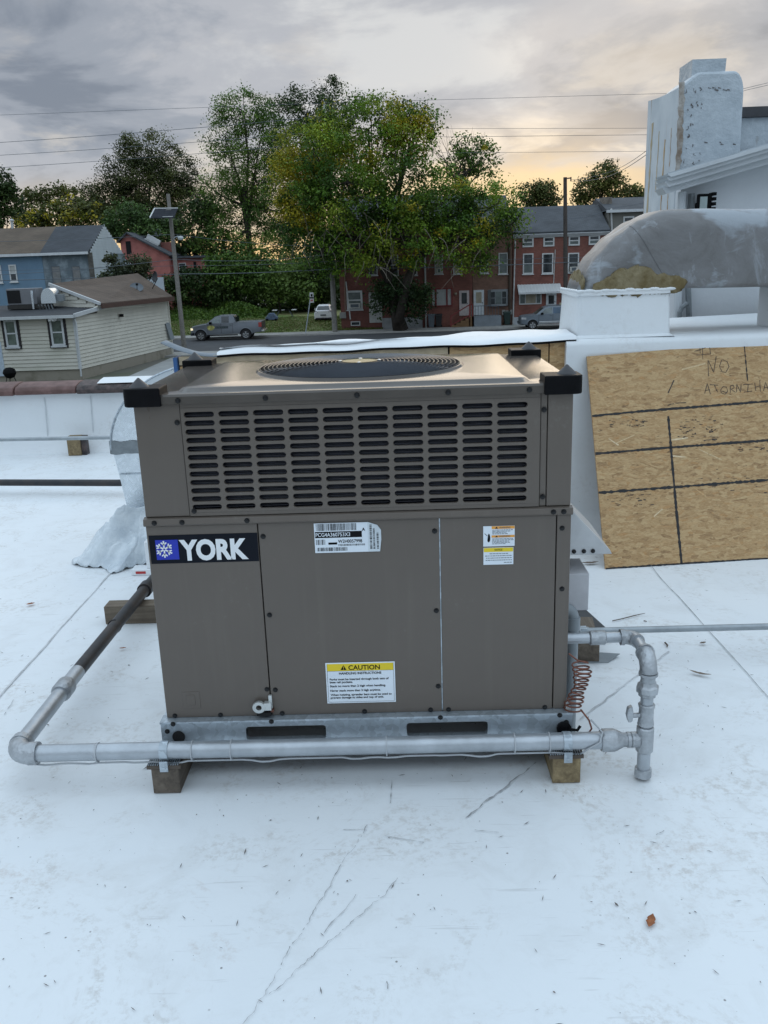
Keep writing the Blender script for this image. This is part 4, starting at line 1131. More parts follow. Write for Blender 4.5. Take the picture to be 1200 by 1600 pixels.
# ------------------------------------------------------------------ timber runners and blocks
def runner(name, label, x0, x1, y0, y1, mt, plate=True):
    t = thing(name, label, 'timber', ((x0 + x1) / 2, y0, 0), 'timbers on the roof')
    MB().box(x0, x1, y0, y1, 0.0, 0.0888).build('timber', mt, t, bevel=0.003)
    if plate:
        MB().box(x0 - .012, x1 - .004 + .012, y0 - 0.002, y0 + 0.062, 0.089, 0.1005).build('strut_plate', M_BLACKP if False else mat('strut', (0.09, 0.07, 0.055), 0.6, 0.2), t)
        fn = MB()
        for i in range(14):
            xx = x0 - .008 + i * (x1 - x0 + .012) / 14
            fn.box(xx, xx + .0035, y0 + 0.001, y0 + .058, 0.1007, 0.104)
        fn.build('strut_slots', M_GALV, t)
    return t
runner('timber_runner', 'weathered timber runner under the badge end of the brown unit', -0.686, -0.598, -0.115, 0.90, M_WOODG)
runner('timber_runner', 'yellowish timber runner under the gas inlet end of the brown unit', 0.592, 0.681, -0.107, 0.90, M_WOODY)
t = thing('timber_block', 'weathered timber block under the black gas pipe', 'timber', (-1.17, 1.33, 0), 'timbers on the roof')
MB().box(-1.288, -0.90, 1.288, 1.376, 0.0, 0.0888).build('timber', M_WOODX, t, bevel=0.003)
t = thing('timber_block', 'short dark timber block under the thin conduit right of the unit', 'timber', (0.90, 0.85, 0), 'timbers on the roof')
ax = Vector((0.10, 0.99, 0)).normalized(); ay = Vector((0.99, -0.10, 0)).normalized()
MB().obox((0.862, 0.895, 0.0455), ax, ay, Vector((0, 0, 1)), 0.135, 0.085, 0.0435).build('timber', M_WOODG, t, bevel=0.003)
MB().prism([(0.78, 0.74, 0.001), (0.97, 0.745, 0.001), (1.03, 0.80, 0.012), (0.96, 0.84, 0.001), (0.78, 0.8, 0.001)], (0, 0, 0.0022)).build('membrane_pad', M_PVC, t)

# ------------------------------------------------------------------ gas piping
gp = thing('gas_pipe', 'silver painted gas pipe running in front of the unit and back beside it', 'pipe', (0, -0.09, 0.1))
PY, PZ, PR = -0.088, 0.1395, 0.0275
MB().tube([(-1.075, PY, PZ), (0.775, PY, PZ)], PR, 24).build('front_run', M_PIPE, gp, smooth=True)
for x in (-0.865,): MB().tube([(x, PY, PZ), (x + .008, PY, PZ)], PR + .0018, 24).build('pipe_collar', M_FIT, gp, smooth=True)
# elbow at the left
ebl = arc((-1.075, PY + 0.055, PZ), 0.055, rad(-90), rad(-180), 10, (1, 0, 0), (0, 1, 0))
MB().tube(ebl, 0.0345, 20).build('elbow', M_FIT, gp, smooth=True)
MB().tube([(-1.080, PY, PZ), (-1.05, PY, PZ)], 0.037, 20).build('elbow_band', M_FIT, gp, smooth=True)
MB().tube([(-1.13, PY + 0.05, PZ), (-1.13, PY + .075, PZ)], 0.037, 20).build('elbow_band', M_FIT, gp, smooth=True)
MB().tube([(-1.13, PY + 0.06, PZ), (-1.13, 0.40, PZ - .002)], PR, 24).build('side_run', M_PIPE, gp, smooth=True)
MB().tube([(-1.13, 0.315, PZ), (-1.13, 0.325, PZ), (-1.13, 0.385, PZ), (-1.13, 0.395, PZ)], [PR + .004, PR + .009, PR + .009, PR + .004], 20).build('coupling', M_FIT, gp, smooth=True)
MB().tube([(-1.13, 0.50, PZ - .002), (-1.122, 1.50, 0.1215)], PR - .0005, 24).build('black_run', M_IRON, gp, smooth=True)
MB().tube([(-1.13, 0.395, PZ - .001), (-1.13, 0.502, PZ - .002)], PR + .0004, 24).build('side_run', M_PIPE, gp, smooth=True)
MB().tube([(-1.122, 1.40, 0.123), (-1.122, 1.46, 0.122)], PR + .008, 20).build('coupling', M_IRON, gp, smooth=True)
MB().tube([(-1.122, 1.5, 0.1215), (-1.10, 2.0, 0.12), (-0.9, 2.25, 0.12)], PR - .001, 20).build('black_run', M_IRON, gp, smooth=True)
MB().tube([(-1.13, 0.955, PZ - .012), (-1.13, 0.967, PZ - .012)], PR + .003, 20).build('cable_tie', M_BLACKP, gp)
# straps over the pipe on the runners
for x in (-0.642, 0.638):
    st = arc((x, PY, PZ), PR + .0015, rad(-60), rad(240), 16, (0, 1, 0), (0, 0, 1))
    mb = MB()
    lp = [[(x - .013, p.y, p.z), (x + .013, p.y, p.z), (x + .013, PY + (p.y - PY) * 1.06, PZ + (p.z - PZ) * 1.06), (x - .013, PY + (p.y - PY) * 1.06, PZ + (p.z - PZ) * 1.06)] for p in st]
    mb.loft(lp); mb.box(x - .013, x + .013, -0.122, -0.1185, 0.082, 0.118)
    mb.build('pipe_strap', M_GALV, gp)
    MB().lathe((x, -0.122, 0.094), [(0.006, 0), (0.006, 0.002), (0, 0.004)], 8, Vector((0, -1, 0))).build('strap_screw', M_GALV, gp)
# reducer, tee, drip leg
MB().tube([(0.745, PY, PZ), (0.752, PY, PZ), (0.785, PY, PZ), (0.795, PY, PZ), (0.815, PY, PZ), (0.832, PY, PZ)], [0.033, 0.0365, 0.0365, 0.033, 0.023, 0.022], 20).build('reducer', M_FIT, gp, smooth=True)
MB().tube([(0.828, PY, PZ), (0.836, PY, PZ), (0.842, PY, PZ)], 0.025, 16).build('reducer_ring', M_FIT, gp, smooth=True)
RX = 0.884
MB().tube([(RX, PY, 0.098), (RX, PY, 0.102), (RX, PY, 0.182), (RX, PY, 0.186)], [0.0235, 0.027, 0.027, 0.0235], 20).tube([(0.838, PY, PZ), (0.865, PY, PZ)], 0.025, 16).build('tee', M_FIT, gp, smooth=True)
MB().tube([(RX, PY, 0.02), (RX, PY, 0.105)], 0.0205, 16).build('drip_leg', M_PIPE, gp, smooth=True)
MB().tube([(RX, PY, 0.006), (RX, PY, 0.010), (RX, PY, 0.036), (RX, PY, 0.038)], [0.020, 0.0265, 0.0265, 0.022], 20).build('drip_cap', M_FIT, gp, smooth=True)
MB().tube([(RX, PY, 0.184), (RX, PY, 0.33)], 0.0195, 16).build('riser', M_PIPE, gp, smooth=True)
MB().tube([(RX, PY, 0.190), (RX, PY, 0.194), (RX, PY, 0.212), (RX, PY, 0.248), (RX, PY, 0.262), (RX, PY, 0.266)], [0.0225, 0.026, 0.023, 0.023, 0.026, 0.0225], 18).build('valve_body', M_FIT, gp, smooth=True)
MB().tube([(RX - .022, PY - .004, 0.228), (RX - .044, PY - .006, 0.228)], 0.008, 10).build('valve_stem', M_FIT, gp, smooth=True)
MB().prism([(RX - .058, PY - .016, 0.208), (RX - .046, PY - .016, 0.210), (RX - .042, PY - .016, 0.234), (RX - .047, PY - .016, 0.262), (RX - .060, PY - .016, 0.256), (RX - .064, PY - .016, 0.230)], (0, 0.022, 0)).build('valve_handle', M_FIT, gp, bevel=0.003)
un_ = MB().lathe((RX, PY, 0.292), [(0.026, 0), (0.028, 0.003), (0.028, 0.012), (0.035, 0.015), (0.035, 0.034), (0.028, 0.040), (0.025, 0.050)], 8); un_.build('union_nut', M_FIT, gp, bevel=0.002)
MB().tube([(RX, PY, 0.34), (RX, PY, 0.375)], 0.0225, 16).build('nipple', M_FIT, gp, smooth=True)
e2 = arc((RX, PY + 0.045, 0.372), 0.045, rad(180), rad(90), 8, (0, 1, 0), (0, 0, 1))
MB().tube(e2, 0.0265, 18).build('elbow', M_FIT, gp, smooth=True)
MB().tube([(RX, PY, 0.364), (RX, PY, 0.372)], 0.0295, 18).tube([(RX, PY + .04, 0.417), (RX, PY + .05, 0.417)], 0.0295, 18).build('elbow_band', M_FIT, gp, smooth=True)
MB().tube([(RX, PY + 0.045, 0.417), (RX, PY + 0.13, 0.417)], 0.0185, 16).build('nipple', M_PIPE, gp, smooth=True)
e3 = arc((RX - .036, PY + 0.130, 0.417), 0.036, rad(0), rad(90), 8, (1, 0, 0), (0, 1, 0))
MB().tube(e3, 0.0235, 18).build('elbow', M_FIT, gp, smooth=True)
yb = PY + 0.166
MB().tube([(RX - .048, yb, 0.417), (RX - .036, yb, 0.417)], 0.0265, 18).build('elbow_band', M_FIT, gp, smooth=True)
MB().tube([(RX - .04, yb, 0.417), (0.60, yb, 0.417)], 0.0175, 16).build('inlet_run', M_PIPE, gp, smooth=True)
MB().tube([(0.735, yb, 0.417), (0.739, yb, 0.417), (0.785, yb, 0.417), (0.789, yb, 0.417)], [0.020, 0.0235, 0.0235, 0.020], 18).build('coupling', M_FIT, gp, smooth=True)
MB().lathe((HW + .001, yb, 0.417), [(0.028, 0), (0.028, 0.006), (0.018, 0.007)], 18, Vector((1, 0, 0))).build('grommet', M_BLACKP, gp)

# drain trap and electrical tail at the right side
dr = thing('drain_pipe', 'grey plastic drain elbow dropping down the side of the unit', 'pipe', (0.70, 0.17, 0.3))
MB().tube([(0.60, 0.19, 0.475), (0.672, 0.19, 0.475)] + arc((0.672, 0.19, 0.445), 0.03, rad(90), rad(0), 6, (1, 0, 0), (0, 0, 1))[1:] + [(0.702, 0.19, 0.30), (0.702, 0.19, 0.003)], 0.0215, 14).build('drain', M_PVC, dr, smooth=True)
MB().tube([(0.702, 0.19, 0.405), (0.702, 0.19, 0.445)], 0.0265, 14).build('drain_collar', M_PVC, dr, smooth=True)
cd = thing('side_conduit', 'thin silver conduit running over the white roof away from the unit', 'conduit', (1.3, 0.81, 0.11))
a, b = fl(912, 986, .118), fl(1200, 979, .118)
MB().tube([(0.60, a.y, 0.118), a, b, b + (b - a) * 3], 0.0135, 12).build('pipe', M_CONDUIT, cd, smooth=True)
MB().tube([a + Vector((-.02, 0, 0)), a + Vector((.02, 0, 0))], 0.0175, 12).build('coupling', M_CONDUIT, cd, smooth=True)
p = b + (b - a) * 2
MB().box(p.x - .04, p.x + .04, p.y - .1, p.y + .1, 0, 0.104).build('stand', M_WOODG, cd)
MB().box(a.x - 0.012, a.x + 0.012, a.y - 0.016, a.y + 0.016, 0.089, 0.1345).build('clamp', M_GALV, cd)
# coiled thermostat cable and the grey cable tied under the gas pipe
cc = thing('coiled_cable', 'coiled reddish brown cable hanging beside the gas inlet', 'cable', (0.69, 0.04, 0.2))
hel = []
for i in range(241):
    t = i / 240; a = 2 * math.pi * 11 * t
    rr_ = 0.024 + 0.004 * math.sin(t * 9) + .0022 * math.sin(t * 47)
    hel.append((0.690 + 0.010 * math.sin(t * 5.0) - .010 * t + rr_ * math.cos(a), -0.012 + rr_ * 0.7 * math.sin(a), 0.372 - 0.165 * t))
MB().tube([(0.655, 0.0, 0.40), (0.68, -0.02, 0.385)] + hel, 0.0028, 7).build('coil', M_COPPER, cc, smooth=True)
MB().tube([hel[-1], (0.715, -0.05, 0.19), (0.722, -0.06, 0.165), (0.70, -0.065, 0.135)], 0.003, 7).build('tail', M_COPPER, cc, smooth=True)
gw = thing('grey_cable', 'thin grey cable tied along the underside of the gas pipe', 'cable', (0, -0.12, 0.11))
pts = []; q = random.Random(2)
for i in range(61):
    x = -1.06 + 1.74 * i / 60
    sag = 0.006 * math.sin(i * 0.55) * (1 if i > 8 else .2) + 0.004 * math.sin(i * 1.3)
    pts.append((x, PY - 0.012, PZ - PR - 0.0045 - max(0, sag)))
pts += [(0.70, PY - .03, PZ - 0.012), (0.735, PY - .034, PZ + 0.012), (0.745, PY - 0.02, PZ + 0.04), (0.72, -0.055, PZ + .055)]
MB().tube(pts, 0.0031, 7).build('cable', M_WIRE, gw, smooth=True)
for x in (-0.86, -0.555, -0.43, 0.065, 0.47, 0.58):
    MB().tube([(x, PY, PZ - .002), (x + .004, PY, PZ - .002)], PR + .0042, 24).build('cable_tie', M_WIRE, gw)
# unit plug at the right end of the rail
bx = thing('power_grommet', 'round black grommet in the galvanised rail beside the gas tee', 'grommet', (0.648, -0.024, 0.152))
MB().lathe((0.640, -0.0225, 0.150), [(0.023, 0), (0.024, 0.010), (0.015, 0.014), (0.0, 0.012)], 16, Vector((0, -1, 0))).tube([(0.655, -.033, 0.15), (0.68, -0.045, 0.152), (0.69, -0.04, 0.165)], 0.005, 8).build('grommet', M_BLACKP, bx, smooth=True)

# ------------------------------------------------------------------ leaves and twigs blown onto the roof
def leaf(label, px, py, L, wd, ang, seed, mt=None, curl=0.35):
    q = random.Random(seed); c = fl(px, py, 0.004)
    n = 9; d = Vector((math.cos(ang), math.sin(ang), 0)); s = Vector((-d.y, d.x, 0)); rows = []
    for i in range(n):
        t = i / (n - 1); w = wd * (math.sin(math.pi * min(1, t * 1.02)) ** 0.8) * (1 + .18 * math.sin(i * 2.4 + seed)) / 2 + 0.0004
        z = 0.004 + curl * L * 0.25 * (2 * t - 1) ** 2
        p = c + d * (L * (t - .5)); rows.append([p + s * w + Vector((0, 0, z + curl * w)), p + Vector((0, 0, z)), p - s * w + Vector((0, 0, z + curl * w))])
    o = MB().loft(rows, False, False, closed=False).build('dry_leaf', mt or M_LEAFDRY, None, smooth=True)
    so_ = o.modifiers.new('thick', 'SOLIDIFY'); so_.thickness = 0.0006
    return tag(o, label, 'leaf', 'dead leaves on the roof')
M_LEAFGREY = mat('grey_leaf', (0.17, 0.13, 0.10), 0.85, 0, 0.3, 50)
leaf('orange brown dead leaf next to a hook shaped trowel mark', 1017, 1440, 0.050, 0.020, 1.1, 1, None, .10)
leaf('small reddish brown leaf lying out beside the long membrane seam', 48, 945, 0.042, 0.022, 0.5, 2)
leaf('tiny rust coloured leaf fragment between black pipe and cabinet', 192, 1014, 0.030, 0.010, 0.2, 3)
leaf('grey twisted dead leaf between gas riser and thin conduit', 1094, 1054, 0.085, 0.014, -0.55, 4, M_LEAFGREY)
leaf('dark curled leaf just past the thin conduit', 1098, 1006, 0.032, 0.014, 0.4, 5, M_LEAFGREY)
leaf('dry grey leaf by the bottom corner of the leaning board', 922, 881, 0.095, 0.024, 0.1, 6, M_LEAFGREY)
def twig(label, pts, r):
    P = [fl(a, b, 0.006) for a, b in pts]
    tag(MB().tube(P, [r] * (len(P) - 1) + [r * .4], 6).build('twig', M_TWIG, None, smooth=True), label, 'twig', 'twigs on the roof')
twig('thin forked twig lying between leaning board and conduit', [(957, 970), (975, 966), (990, 962), (1008, 958)], 0.0022)
twig('short dark twig lying beyond the gas riser', [(1039, 1004), (1043, 1008), (1042, 1011)], 0.0035)
twig('tiny dark stick between leaning board and conduit', [(1006, 970), (1011, 971)], 0.003)

# ================================================================== GROUND, STREET
GZ = -4.0
M_GROUND = mat('packed_earth', (0.13, 0.125, 0.11), 0.95, 0, 0, 0.3, 0.2, 4, col2=(0.085, 0.095, 0.06))
M_ASPH = mat('asphalt', (0.050, 0.052, 0.056), 0.85, 0, 0.15, 0.8, 0.1, 20)
M_CONC = mat('concrete', (0.29, 0.285, 0.27), 0.9, 0, 0.14, 1.2, 0.1, 12)
M_GRASS = mat('grass_lot', (0.11, 0.17, 0.04), 0.95, 0, 0, 0.35, 0.5, 6, col2=(0.21, 0.20, 0.085), lo=0.38, hi=0.66)
g = MB(); g.box(-1500, 1500, -300, 1800, GZ - 0.6, GZ - 0.012)
tag(g.build('ground', M_GROUND), kind='structure')
tag(MB().box(-300, 300, 58.0, 69.9, GZ - .3, GZ).build('street', M_ASPH), kind='structure')
sw_ = tag(MB().box(-300, 300, 70.06, 72.6, GZ - .3, GZ + 0.13).build('pavement', M_CONC), kind='structure')
MB().box(-300, 300, 69.9, 70.055, GZ - .3, GZ + 0.125).build('kerb', mat('kerb_stone', (0.33, 0.32, 0.30), 0.9, 0, 0.12, 2), sw_)
slab = MB().box(-0.01, 0.01, 70.06, 72.59, GZ + 0.1301, GZ + 0.1325)
for i in range(34):
    MB().box(-27 + i * 1.6 - .012, -27 + i * 1.6 + .012, 70.08, 72.59, GZ + 0.1304, GZ + 0.134).build('expansion_joint', M_INKG, sw_)
tag(MB().box(-60, 60, 55.4, 57.84, GZ - .3, GZ + 0.12).build('pavement', M_CONC), kind='structure')
# alley between the shop and the cottage
tag(MB().box(-14.6, -8.0, 12, 55.3, GZ - .2, GZ + 0.02).build('alley', mat('alley_concrete', (0.30, 0.31, 0.31), 0.9, 0, 0.12, 0.7)), kind='structure')
# grass lot, gently rising from the pavement
L = []; q = random.Random(6)
for j in range(15):
    y = 72.55 + j * 2.2
    L.append([(-44 + i * 1.0, y, GZ + 0.10 + 0.034 * (y - 72.5) + (0.0 if j == 0 else 0.05 * math.sin(i * .7 + j) * math.sin(j * 1.3 + i * .2) + q.uniform(-.02, .02))) for i in range(42)])
tag(MB().loft(L, False, False, closed=False).build('grass_lot', M_GRASS, None, smooth=True, auto=False), kind='structure')
def lot_z(y): return GZ + 0.10 + 0.034 * (y - 72.5)

# ================================================================== BUILDINGS
M_FRAME = mat('white_window_frame', (0.62, 0.63, 0.63), 0.6, 0, 0.06, 3)
M_GLASS, k = newmat('window_glass', 0.08)
k.link(k.ramp(k.noise(k.map(), 1.3, 3).outputs['Fac'], [(0.35, (0.022, 0.026, 0.03)), (0.65, (0.055, 0.062, 0.068))]), k.bs.inputs['Base Color'])
M_BLIND = mat('window_blind', (0.42, 0.43, 0.42), 0.5, 0, 0.1, 2)
M_CURT = mat('tan_curtain', (0.34, 0.30, 0.22), 0.5, 0, 0.2, 3)
M_GLASSW = mat('curtained_glass', (0.13, 0.155, 0.15), 0.2, 0, 0.25, 1.5)
def window(par, x0, x1, z0, z1, y, fm=None, pm=None, pm2=None, fw=0.07, sill=True, mid=True, name='window', ac=False):
    """sash window on a wall facing -y; parts under par: window > frame, upper pane, lower pane, sill"""
    fm = fm or M_FRAME; pm = pm or M_GLASS
    w = MB()
    w.box(x0, x0 + fw, y - .07, y, z0, z1).box(x1 - fw, x1, y - .07, y, z0, z1)
    w.box(x0 + fw, x1 - fw, y - .07, y, z1 - fw, z1).box(x0 + fw, x1 - fw, y - .07, y, z0, z0 + fw)
    zm = z0 + (z1 - z0) * 0.5
    if mid: w.box(x0 + fw, x1 - fw, y - .055, y, zm - fw * .35, zm + fw * .35)
    o = w.build(name, fm, par)
    MB().box(x0 + fw, x1 - fw, y - .022, y - .005, zm, z1 - fw).build('pane', pm, o)
    MB().box(x0 + fw, x1 - fw, y - .032, y - .005, z0 + fw, zm).build('pane', pm2 or pm, o)
    if sill: MB().box(x0 - .06, x1 + .06, y - .14, y, z0 - .08, z0 - .002).build('sill', fm, o)
    if ac:
        a = MB().box(x0 + fw + .05, x1 - fw - .05, y - .42, y - .03, z0 + fw, z0 + fw + .38).build('window_air_conditioner', mat('ac_cream', (0.55, 0.54, 0.5), 0.6) if 'ac_cream' not in bpy.data.materials else bpy.data.materials['ac_cream'], o)
        MB().box(x0 + fw + .17, x1 - fw - .17, y - .43, y - .42, z0 + fw + .06, z0 + fw + .32).build('pane', M_INKG, o)
    return o
def pxwin(par, Y, px0, py0, px1, py1, **k):
    a, b = pt(px0, py0, Y), pt(px1, py1, Y)
    x0, x1 = min(a.x, b.x), max(a.x, b.x)
    c = pt((px0 + px1) / 2, py0, Y).z; d = pt((px0 + px1) / 2, py1, Y).z
    return window(par, x0, x1, min(c, d), max(c, d), Y, **k)
M_BRICK = brick('red_brick', (0.33, 0.115, 0.085), (0.26, 0.09, 0.068), (0.18, 0.12, 0.10))
M_BRICKD = brick('dark_red_brick', (0.29, 0.098, 0.078), (0.23, 0.08, 0.064), (0.15, 0.09, 0.075))
M_BRICKT = brick('tan_red_brick', (0.30, 0.155, 0.11), (0.24, 0.125, 0.09), (0.19, 0.145, 0.11))
M_SLATE = shingle('grey_slate', (0.085, 0.093, 0.105), (0.065, 0.072, 0.082))
M_CORN = mat('white_cornice', (0.62, 0.64, 0.66), 0.6, 0, 0.08, 2)
M_PIPEW = mat('white_downpipe', (0.55, 0.55, 0.54), 0.6, 0, 0.12, 4)
FY = 73.6
PV = GZ + 0.12
def row_house(name, label, px0, px1, eave_py, mt, ridge=2.6, depth=9.0, roof=M_SLATE):
    Y = FY; a = pt(px0, 450, Y).x; b = pt(px1, 450, Y).x
    ez = pt((px0 + px1) / 2, eave_py, Y).z
    t = thing(name, label, 'house', ((a + b) / 2, Y, PV), 'brick row houses across the street')
    MB().box(a, b, Y, Y + depth, GZ - .3, ez).build('wall', mt, t)
    MB().prism([(a - .02, Y - .35, ez + .28), (a - .02, Y + depth * .5, ez + ridge), (a - .02, Y + depth + .3, ez + .28), (a - .02, Y + depth + .3, ez + .12), (a - .02, Y - .35, ez + .12)], (b - a + .04 - .03, 0, 0)).build('roof', roof, t)
    MB().prism([(a, Y - .30, ez + .275), (a, Y - .36, ez + .10), (a, Y - .12, ez - .15), (a, Y, ez - .15), (a, Y, ez + .1)], (b - a - .01, 0, 0)).build('cornice', M_CORN, t)
    return t, a, b, ez
# --- brick house at the corner of the lot (behind the street tree)
h1, a1, b1, e1 = row_house('row_house', 'dark red brick end house half hidden behind the big street tree', 531, 663, 352, M_BRICKD)
pxwin(h1, FY, 541, 454, 567, 484, fw=.16, pm=M_GLASSW, ac=True)
pxwin(h1, FY, 638, 398, 652, 430, pm=M_GLASS)
pxwin(h1, FY, 575, 398, 590, 430); pxwin(h1, FY, 608, 398, 623, 430)
pxwin(h1, FY, 548, 502, 563, 509, mid=False, sill=False)
MB().box(a1 + 2.4, a1 + 3.5, FY - .06, FY, PV + .5, PV + 3.0).build('door', mat('white_door', (0.5, 0.5, 0.48), 0.6), h1)
MB().box(pt(597, 500, FY).x, pt(660, 500, FY).x, FY - .05, FY, GZ - .2, PV + .85).build('painted_base', mat('grey_painted_base', (0.36, 0.37, 0.38), 0.85, 0, 0.2, 2), h1)
MB().bar(pt(540.5, 440, FY - .25), pt(547.5, 499, FY - .25), 0.10).build('fallen_downpipe', M_PIPEW, h1)
MB().tube([pt(538.5, 415, FY - .1), pt(540, 498, FY - .1)], 0.05, 8).build('downpipe', mat('brown_pipe', (0.22, 0.15, 0.11), 0.7), h1)
MB().box(pt(531, 495, FY).x, pt(541, 495, FY).x, FY - .3, FY, pt(535, 497, FY).z, pt(535, 488, FY).z).build('meter_box', M_CONC, h1)
# --- pair in the middle
h2, a2, b2, e2 = row_house('row_house', 'red brick row house with boarded shop window and red step railing', 664, 738, 352, M_BRICK)
pxwin(h2, FY, 679, 398, 692, 428, ac=True, pm=M_CURT); pxwin(h2, FY, 708, 398, 722, 428, pm=M_CURT)
redf = mat('red_trim', (0.20, 0.03, 0.028), 0.6)
bw = MB(); x0, x1 = pt(673, 465, FY).x, pt(707, 465, FY).x; z0, z1 = pt(690, 477, FY).z, pt(690, 452, FY).z
bw.box(x0, x1, FY - .12, FY, z1, z1 + .1).box(x0, x1, FY - .16, FY, z0 - .1, z0)
for xx in (x0, pt(679, 465, FY).x + .05, pt(697, 465, FY).x, x1 - .12): bw.box(xx, xx + .12, FY - .1, FY, z0, z1)
bo_ = bw.build('shop_window', redf, h2)
MB().box(pt(682, 465, FY).x + .02, pt(697, 465, FY).x, FY - .05, FY - .02, z0, z1).build('white_board', M_BLIND, bo_)
for pxa, pxb in ((674.5, 679), (699.5, 705)): MB().box(pt(pxa, 465, FY).x, pt(pxb, 465, FY).x, FY - .05, FY - .02, z0, z1).build('pane', M_BLIND, bo_)
def door(par, px0, px1, py0, py1, mt, gl, name='door'):
    x0, x1 = pt(px0, 470, FY).x, pt(px1, 470, FY).x; zt, zb = pt((px0 + px1) / 2, py0, FY).z, pt((px0 + px1) / 2, py1, FY).z
    o = MB().box(x0, x1, FY - .10, FY, zb, zt).build(name, mt, par)
    MB().box(x0 + .2, x1 - .2, FY - .115, FY - .10, zb + (zt - zb) * .48, zt - .18).build('pane', gl, o)
    MB().box(x1 - .16, x1 - .1, FY - .15, FY - .10, zb + .95, zb + 1.05).build('handle', M_INKG, o)
    return o
pink = mat('pink_white_door', (0.55, 0.48, 0.47), 0.6); whd = mat('white_storm_door', (0.62, 0.66, 0.68), 0.5)
door(h2, 717.5, 733, 454, 493, pink, M_GLASS)
xs0, xs1 = pt(704, 500, FY).x, pt(737, 500, FY).x
stp = MB(); z0s = pt(725, 493, FY).z
n_st = 5
for i in range(n_st):
    stp.box(xs0 + i * .38, xs1, FY - 1.5, FY - .003, PV + i * (z0s - PV) / n_st, PV + (i + 1) * (z0s - PV) / n_st)
so_ = stp.build('steps', mat('ochre_steps', (0.17, 0.095, 0.045), 0.85, 0, 0.15, 2), h2)
rl = MB(); yy = FY - 1.45
xl = xs0 + 1.5
rl.bar((xs0 - .1, yy, PV + .9), (xl, yy, z0s + .95), .09).bar((xl, yy, z0s + .95), (xs1, yy, z0s + .95), .09).bar((xs0 - .1, yy, PV + .15), (xl, yy, z0s + .12), .07)
for xx in (xs0 - .06, xl, xs1 - .05): rl.box(xx - .05, xx + .05, yy - .05, yy + .05, PV if xx < xl - .1 else PV, (PV + .95) if xx < xl - .1 else z0s + 1.0)
rl.build('step_railing', redf, h2)
for i in range(6):
    xx = xl + .16 + i * (xs1 - xl - .2) / 6; MB().box(xx - .03, xx + .03, yy - .02, yy + .02, z0s + .02, z0s + .92).build('baluster', M_FRAME, h2)
MB().lathe((pt(712, 459, FY).x, FY - .1, pt(712, 459, FY).z), [(0, -.12), (.10, -.08), (.12, 0), (.08, .10), (0, .12)], 10).build('wall_lamp', M_CURT, h2)
MB().tube([pt(664, 396, FY - .08), pt(666, 516, FY - .08)], .07, 8).build('downpipe', M_PIPEW, h2)
h3, a3, b3, e3 = row_house('row_house', 'brownish brick row house with white storm door and grey bay window', 738.5, 800, 352, M_BRICKT)
pxwin(h3, FY, 750, 406, 763, 427, pm=M_BLIND, pm2=M_GLASS); pxwin(h3, FY, 779, 395, 793, 428, pm=M_GLASSW)
door(h3, 740, 756, 453, 492, whd, M_CURT)
greyf = mat('grey_trim', (0.23, 0.25, 0.26), 0.6)
x0, x1 = pt(762, 465, FY).x, pt(794, 465, FY).x; z0, z1 = pt(778, 476, FY).z, pt(778, 454, FY).z
by_ = MB().prism([(x0, FY, z0 - .1), (x0 + .25, FY - .45, z0 - .1), (x1 - .25, FY - .45, z0 - .1), (x1, FY, z0 - .1)], (0, 0, z1 - z0 + .2)).build('bay_window', greyf, h3)
wd_ = (x1 - x0)
for f0, f1, two in ((.13, .32, True), (.36, .64, False), (.68, .87, True)):
    if two:
        for zz0, zz1 in ((z0 + .08, (z0 + z1) / 2 - .03), ((z0 + z1) / 2 + .03, z1 - .08)): MB().box(x0 + wd_ * f0, x0 + wd_ * f1, FY - .475, FY - .445, zz0, zz1).build('pane', M_GLASS, by_)
    else: MB().box(x0 + wd_ * f0, x0 + wd_ * f1, FY - .475, FY - .445, z0 + .08, z1 - .08).build('pane', M_GLASSW, by_)
xs0, xs1 = pt(738.5, 500, FY).x, pt(780, 500, FY).x
MB().box(xs0, xs1, FY - 1.5, FY - .002, PV - .1, pt(748, 494.5, FY - 1.5).z).build('porch_block', mat('grey_porch', (0.20, 0.225, 0.25), 0.8, 0, 0.1, 2), h3)
pr = MB(); zt = pt(748, 494.5, FY - 1.5).z
pr.bar((xs0, FY - 1.45, zt + .85), (xs1 - .3, FY - 1.45, zt + .85), .05)
for i in range(9): pr.bar((xs0 + .1 + i * .24, FY - 1.45, zt), (xs0 + .1 + i * .24, FY - 1.45, zt + .85), .03)
pr.build('porch_railing', M_INKG, h3)
MB().tube([pt(796, 380, FY - .1), pt(797, 505, FY - .1)], .11, 8).build('vine_stem', M_TWIG, h3)
# --- three-storey red brick house with awning
h4, a4, b4, e4 = row_house('row_house', 'red brick row house with white awning and slate roof', 801, 949, 367, M_BRICK, ridge=2.5)
for c in (825, 857.5, 897, 928.5): pxwin(h4, FY, c - 8.5, 369.5 + (860 - c) * .035, c + 8.5, 385 + (860 - c) * .035, sill=False, fw=.12, pm=M_GLASS, pm2=M_GLASSW)
pxwin(h4, FY, 817, 396, 833, 428, fw=.10, pm=M_GLASS, pm2=M_GLASSW); pxwin(h4, FY, 847, 395.5, 864, 427.5, fw=.1); pxwin(h4, FY, 887.5, 395, 904, 426, fw=.1, ac=True); pxwin(h4, FY, 918, 395, 934, 424, fw=.1)
x0, x1 = pt(811, 465, FY).x, pt(846, 465, FY).x; z0, z1 = pt(828, 475.5, FY).z, pt(828, 457, FY).z
pw_ = MB().box(x0, x1, FY - .08, FY, z0, z1).build('picture_window', M_FRAME, h4)
for f0, f1 in ((.05, .26), (.30, .74), (.78, .95)): MB().box(x0 + (x1 - x0) * f0, x0 + (x1 - x0) * f1, FY - .10, FY - .08, z0 + .1, z1 - .1).build('pane', M_CURT if f0 == .30 else M_GLASSW, pw_)
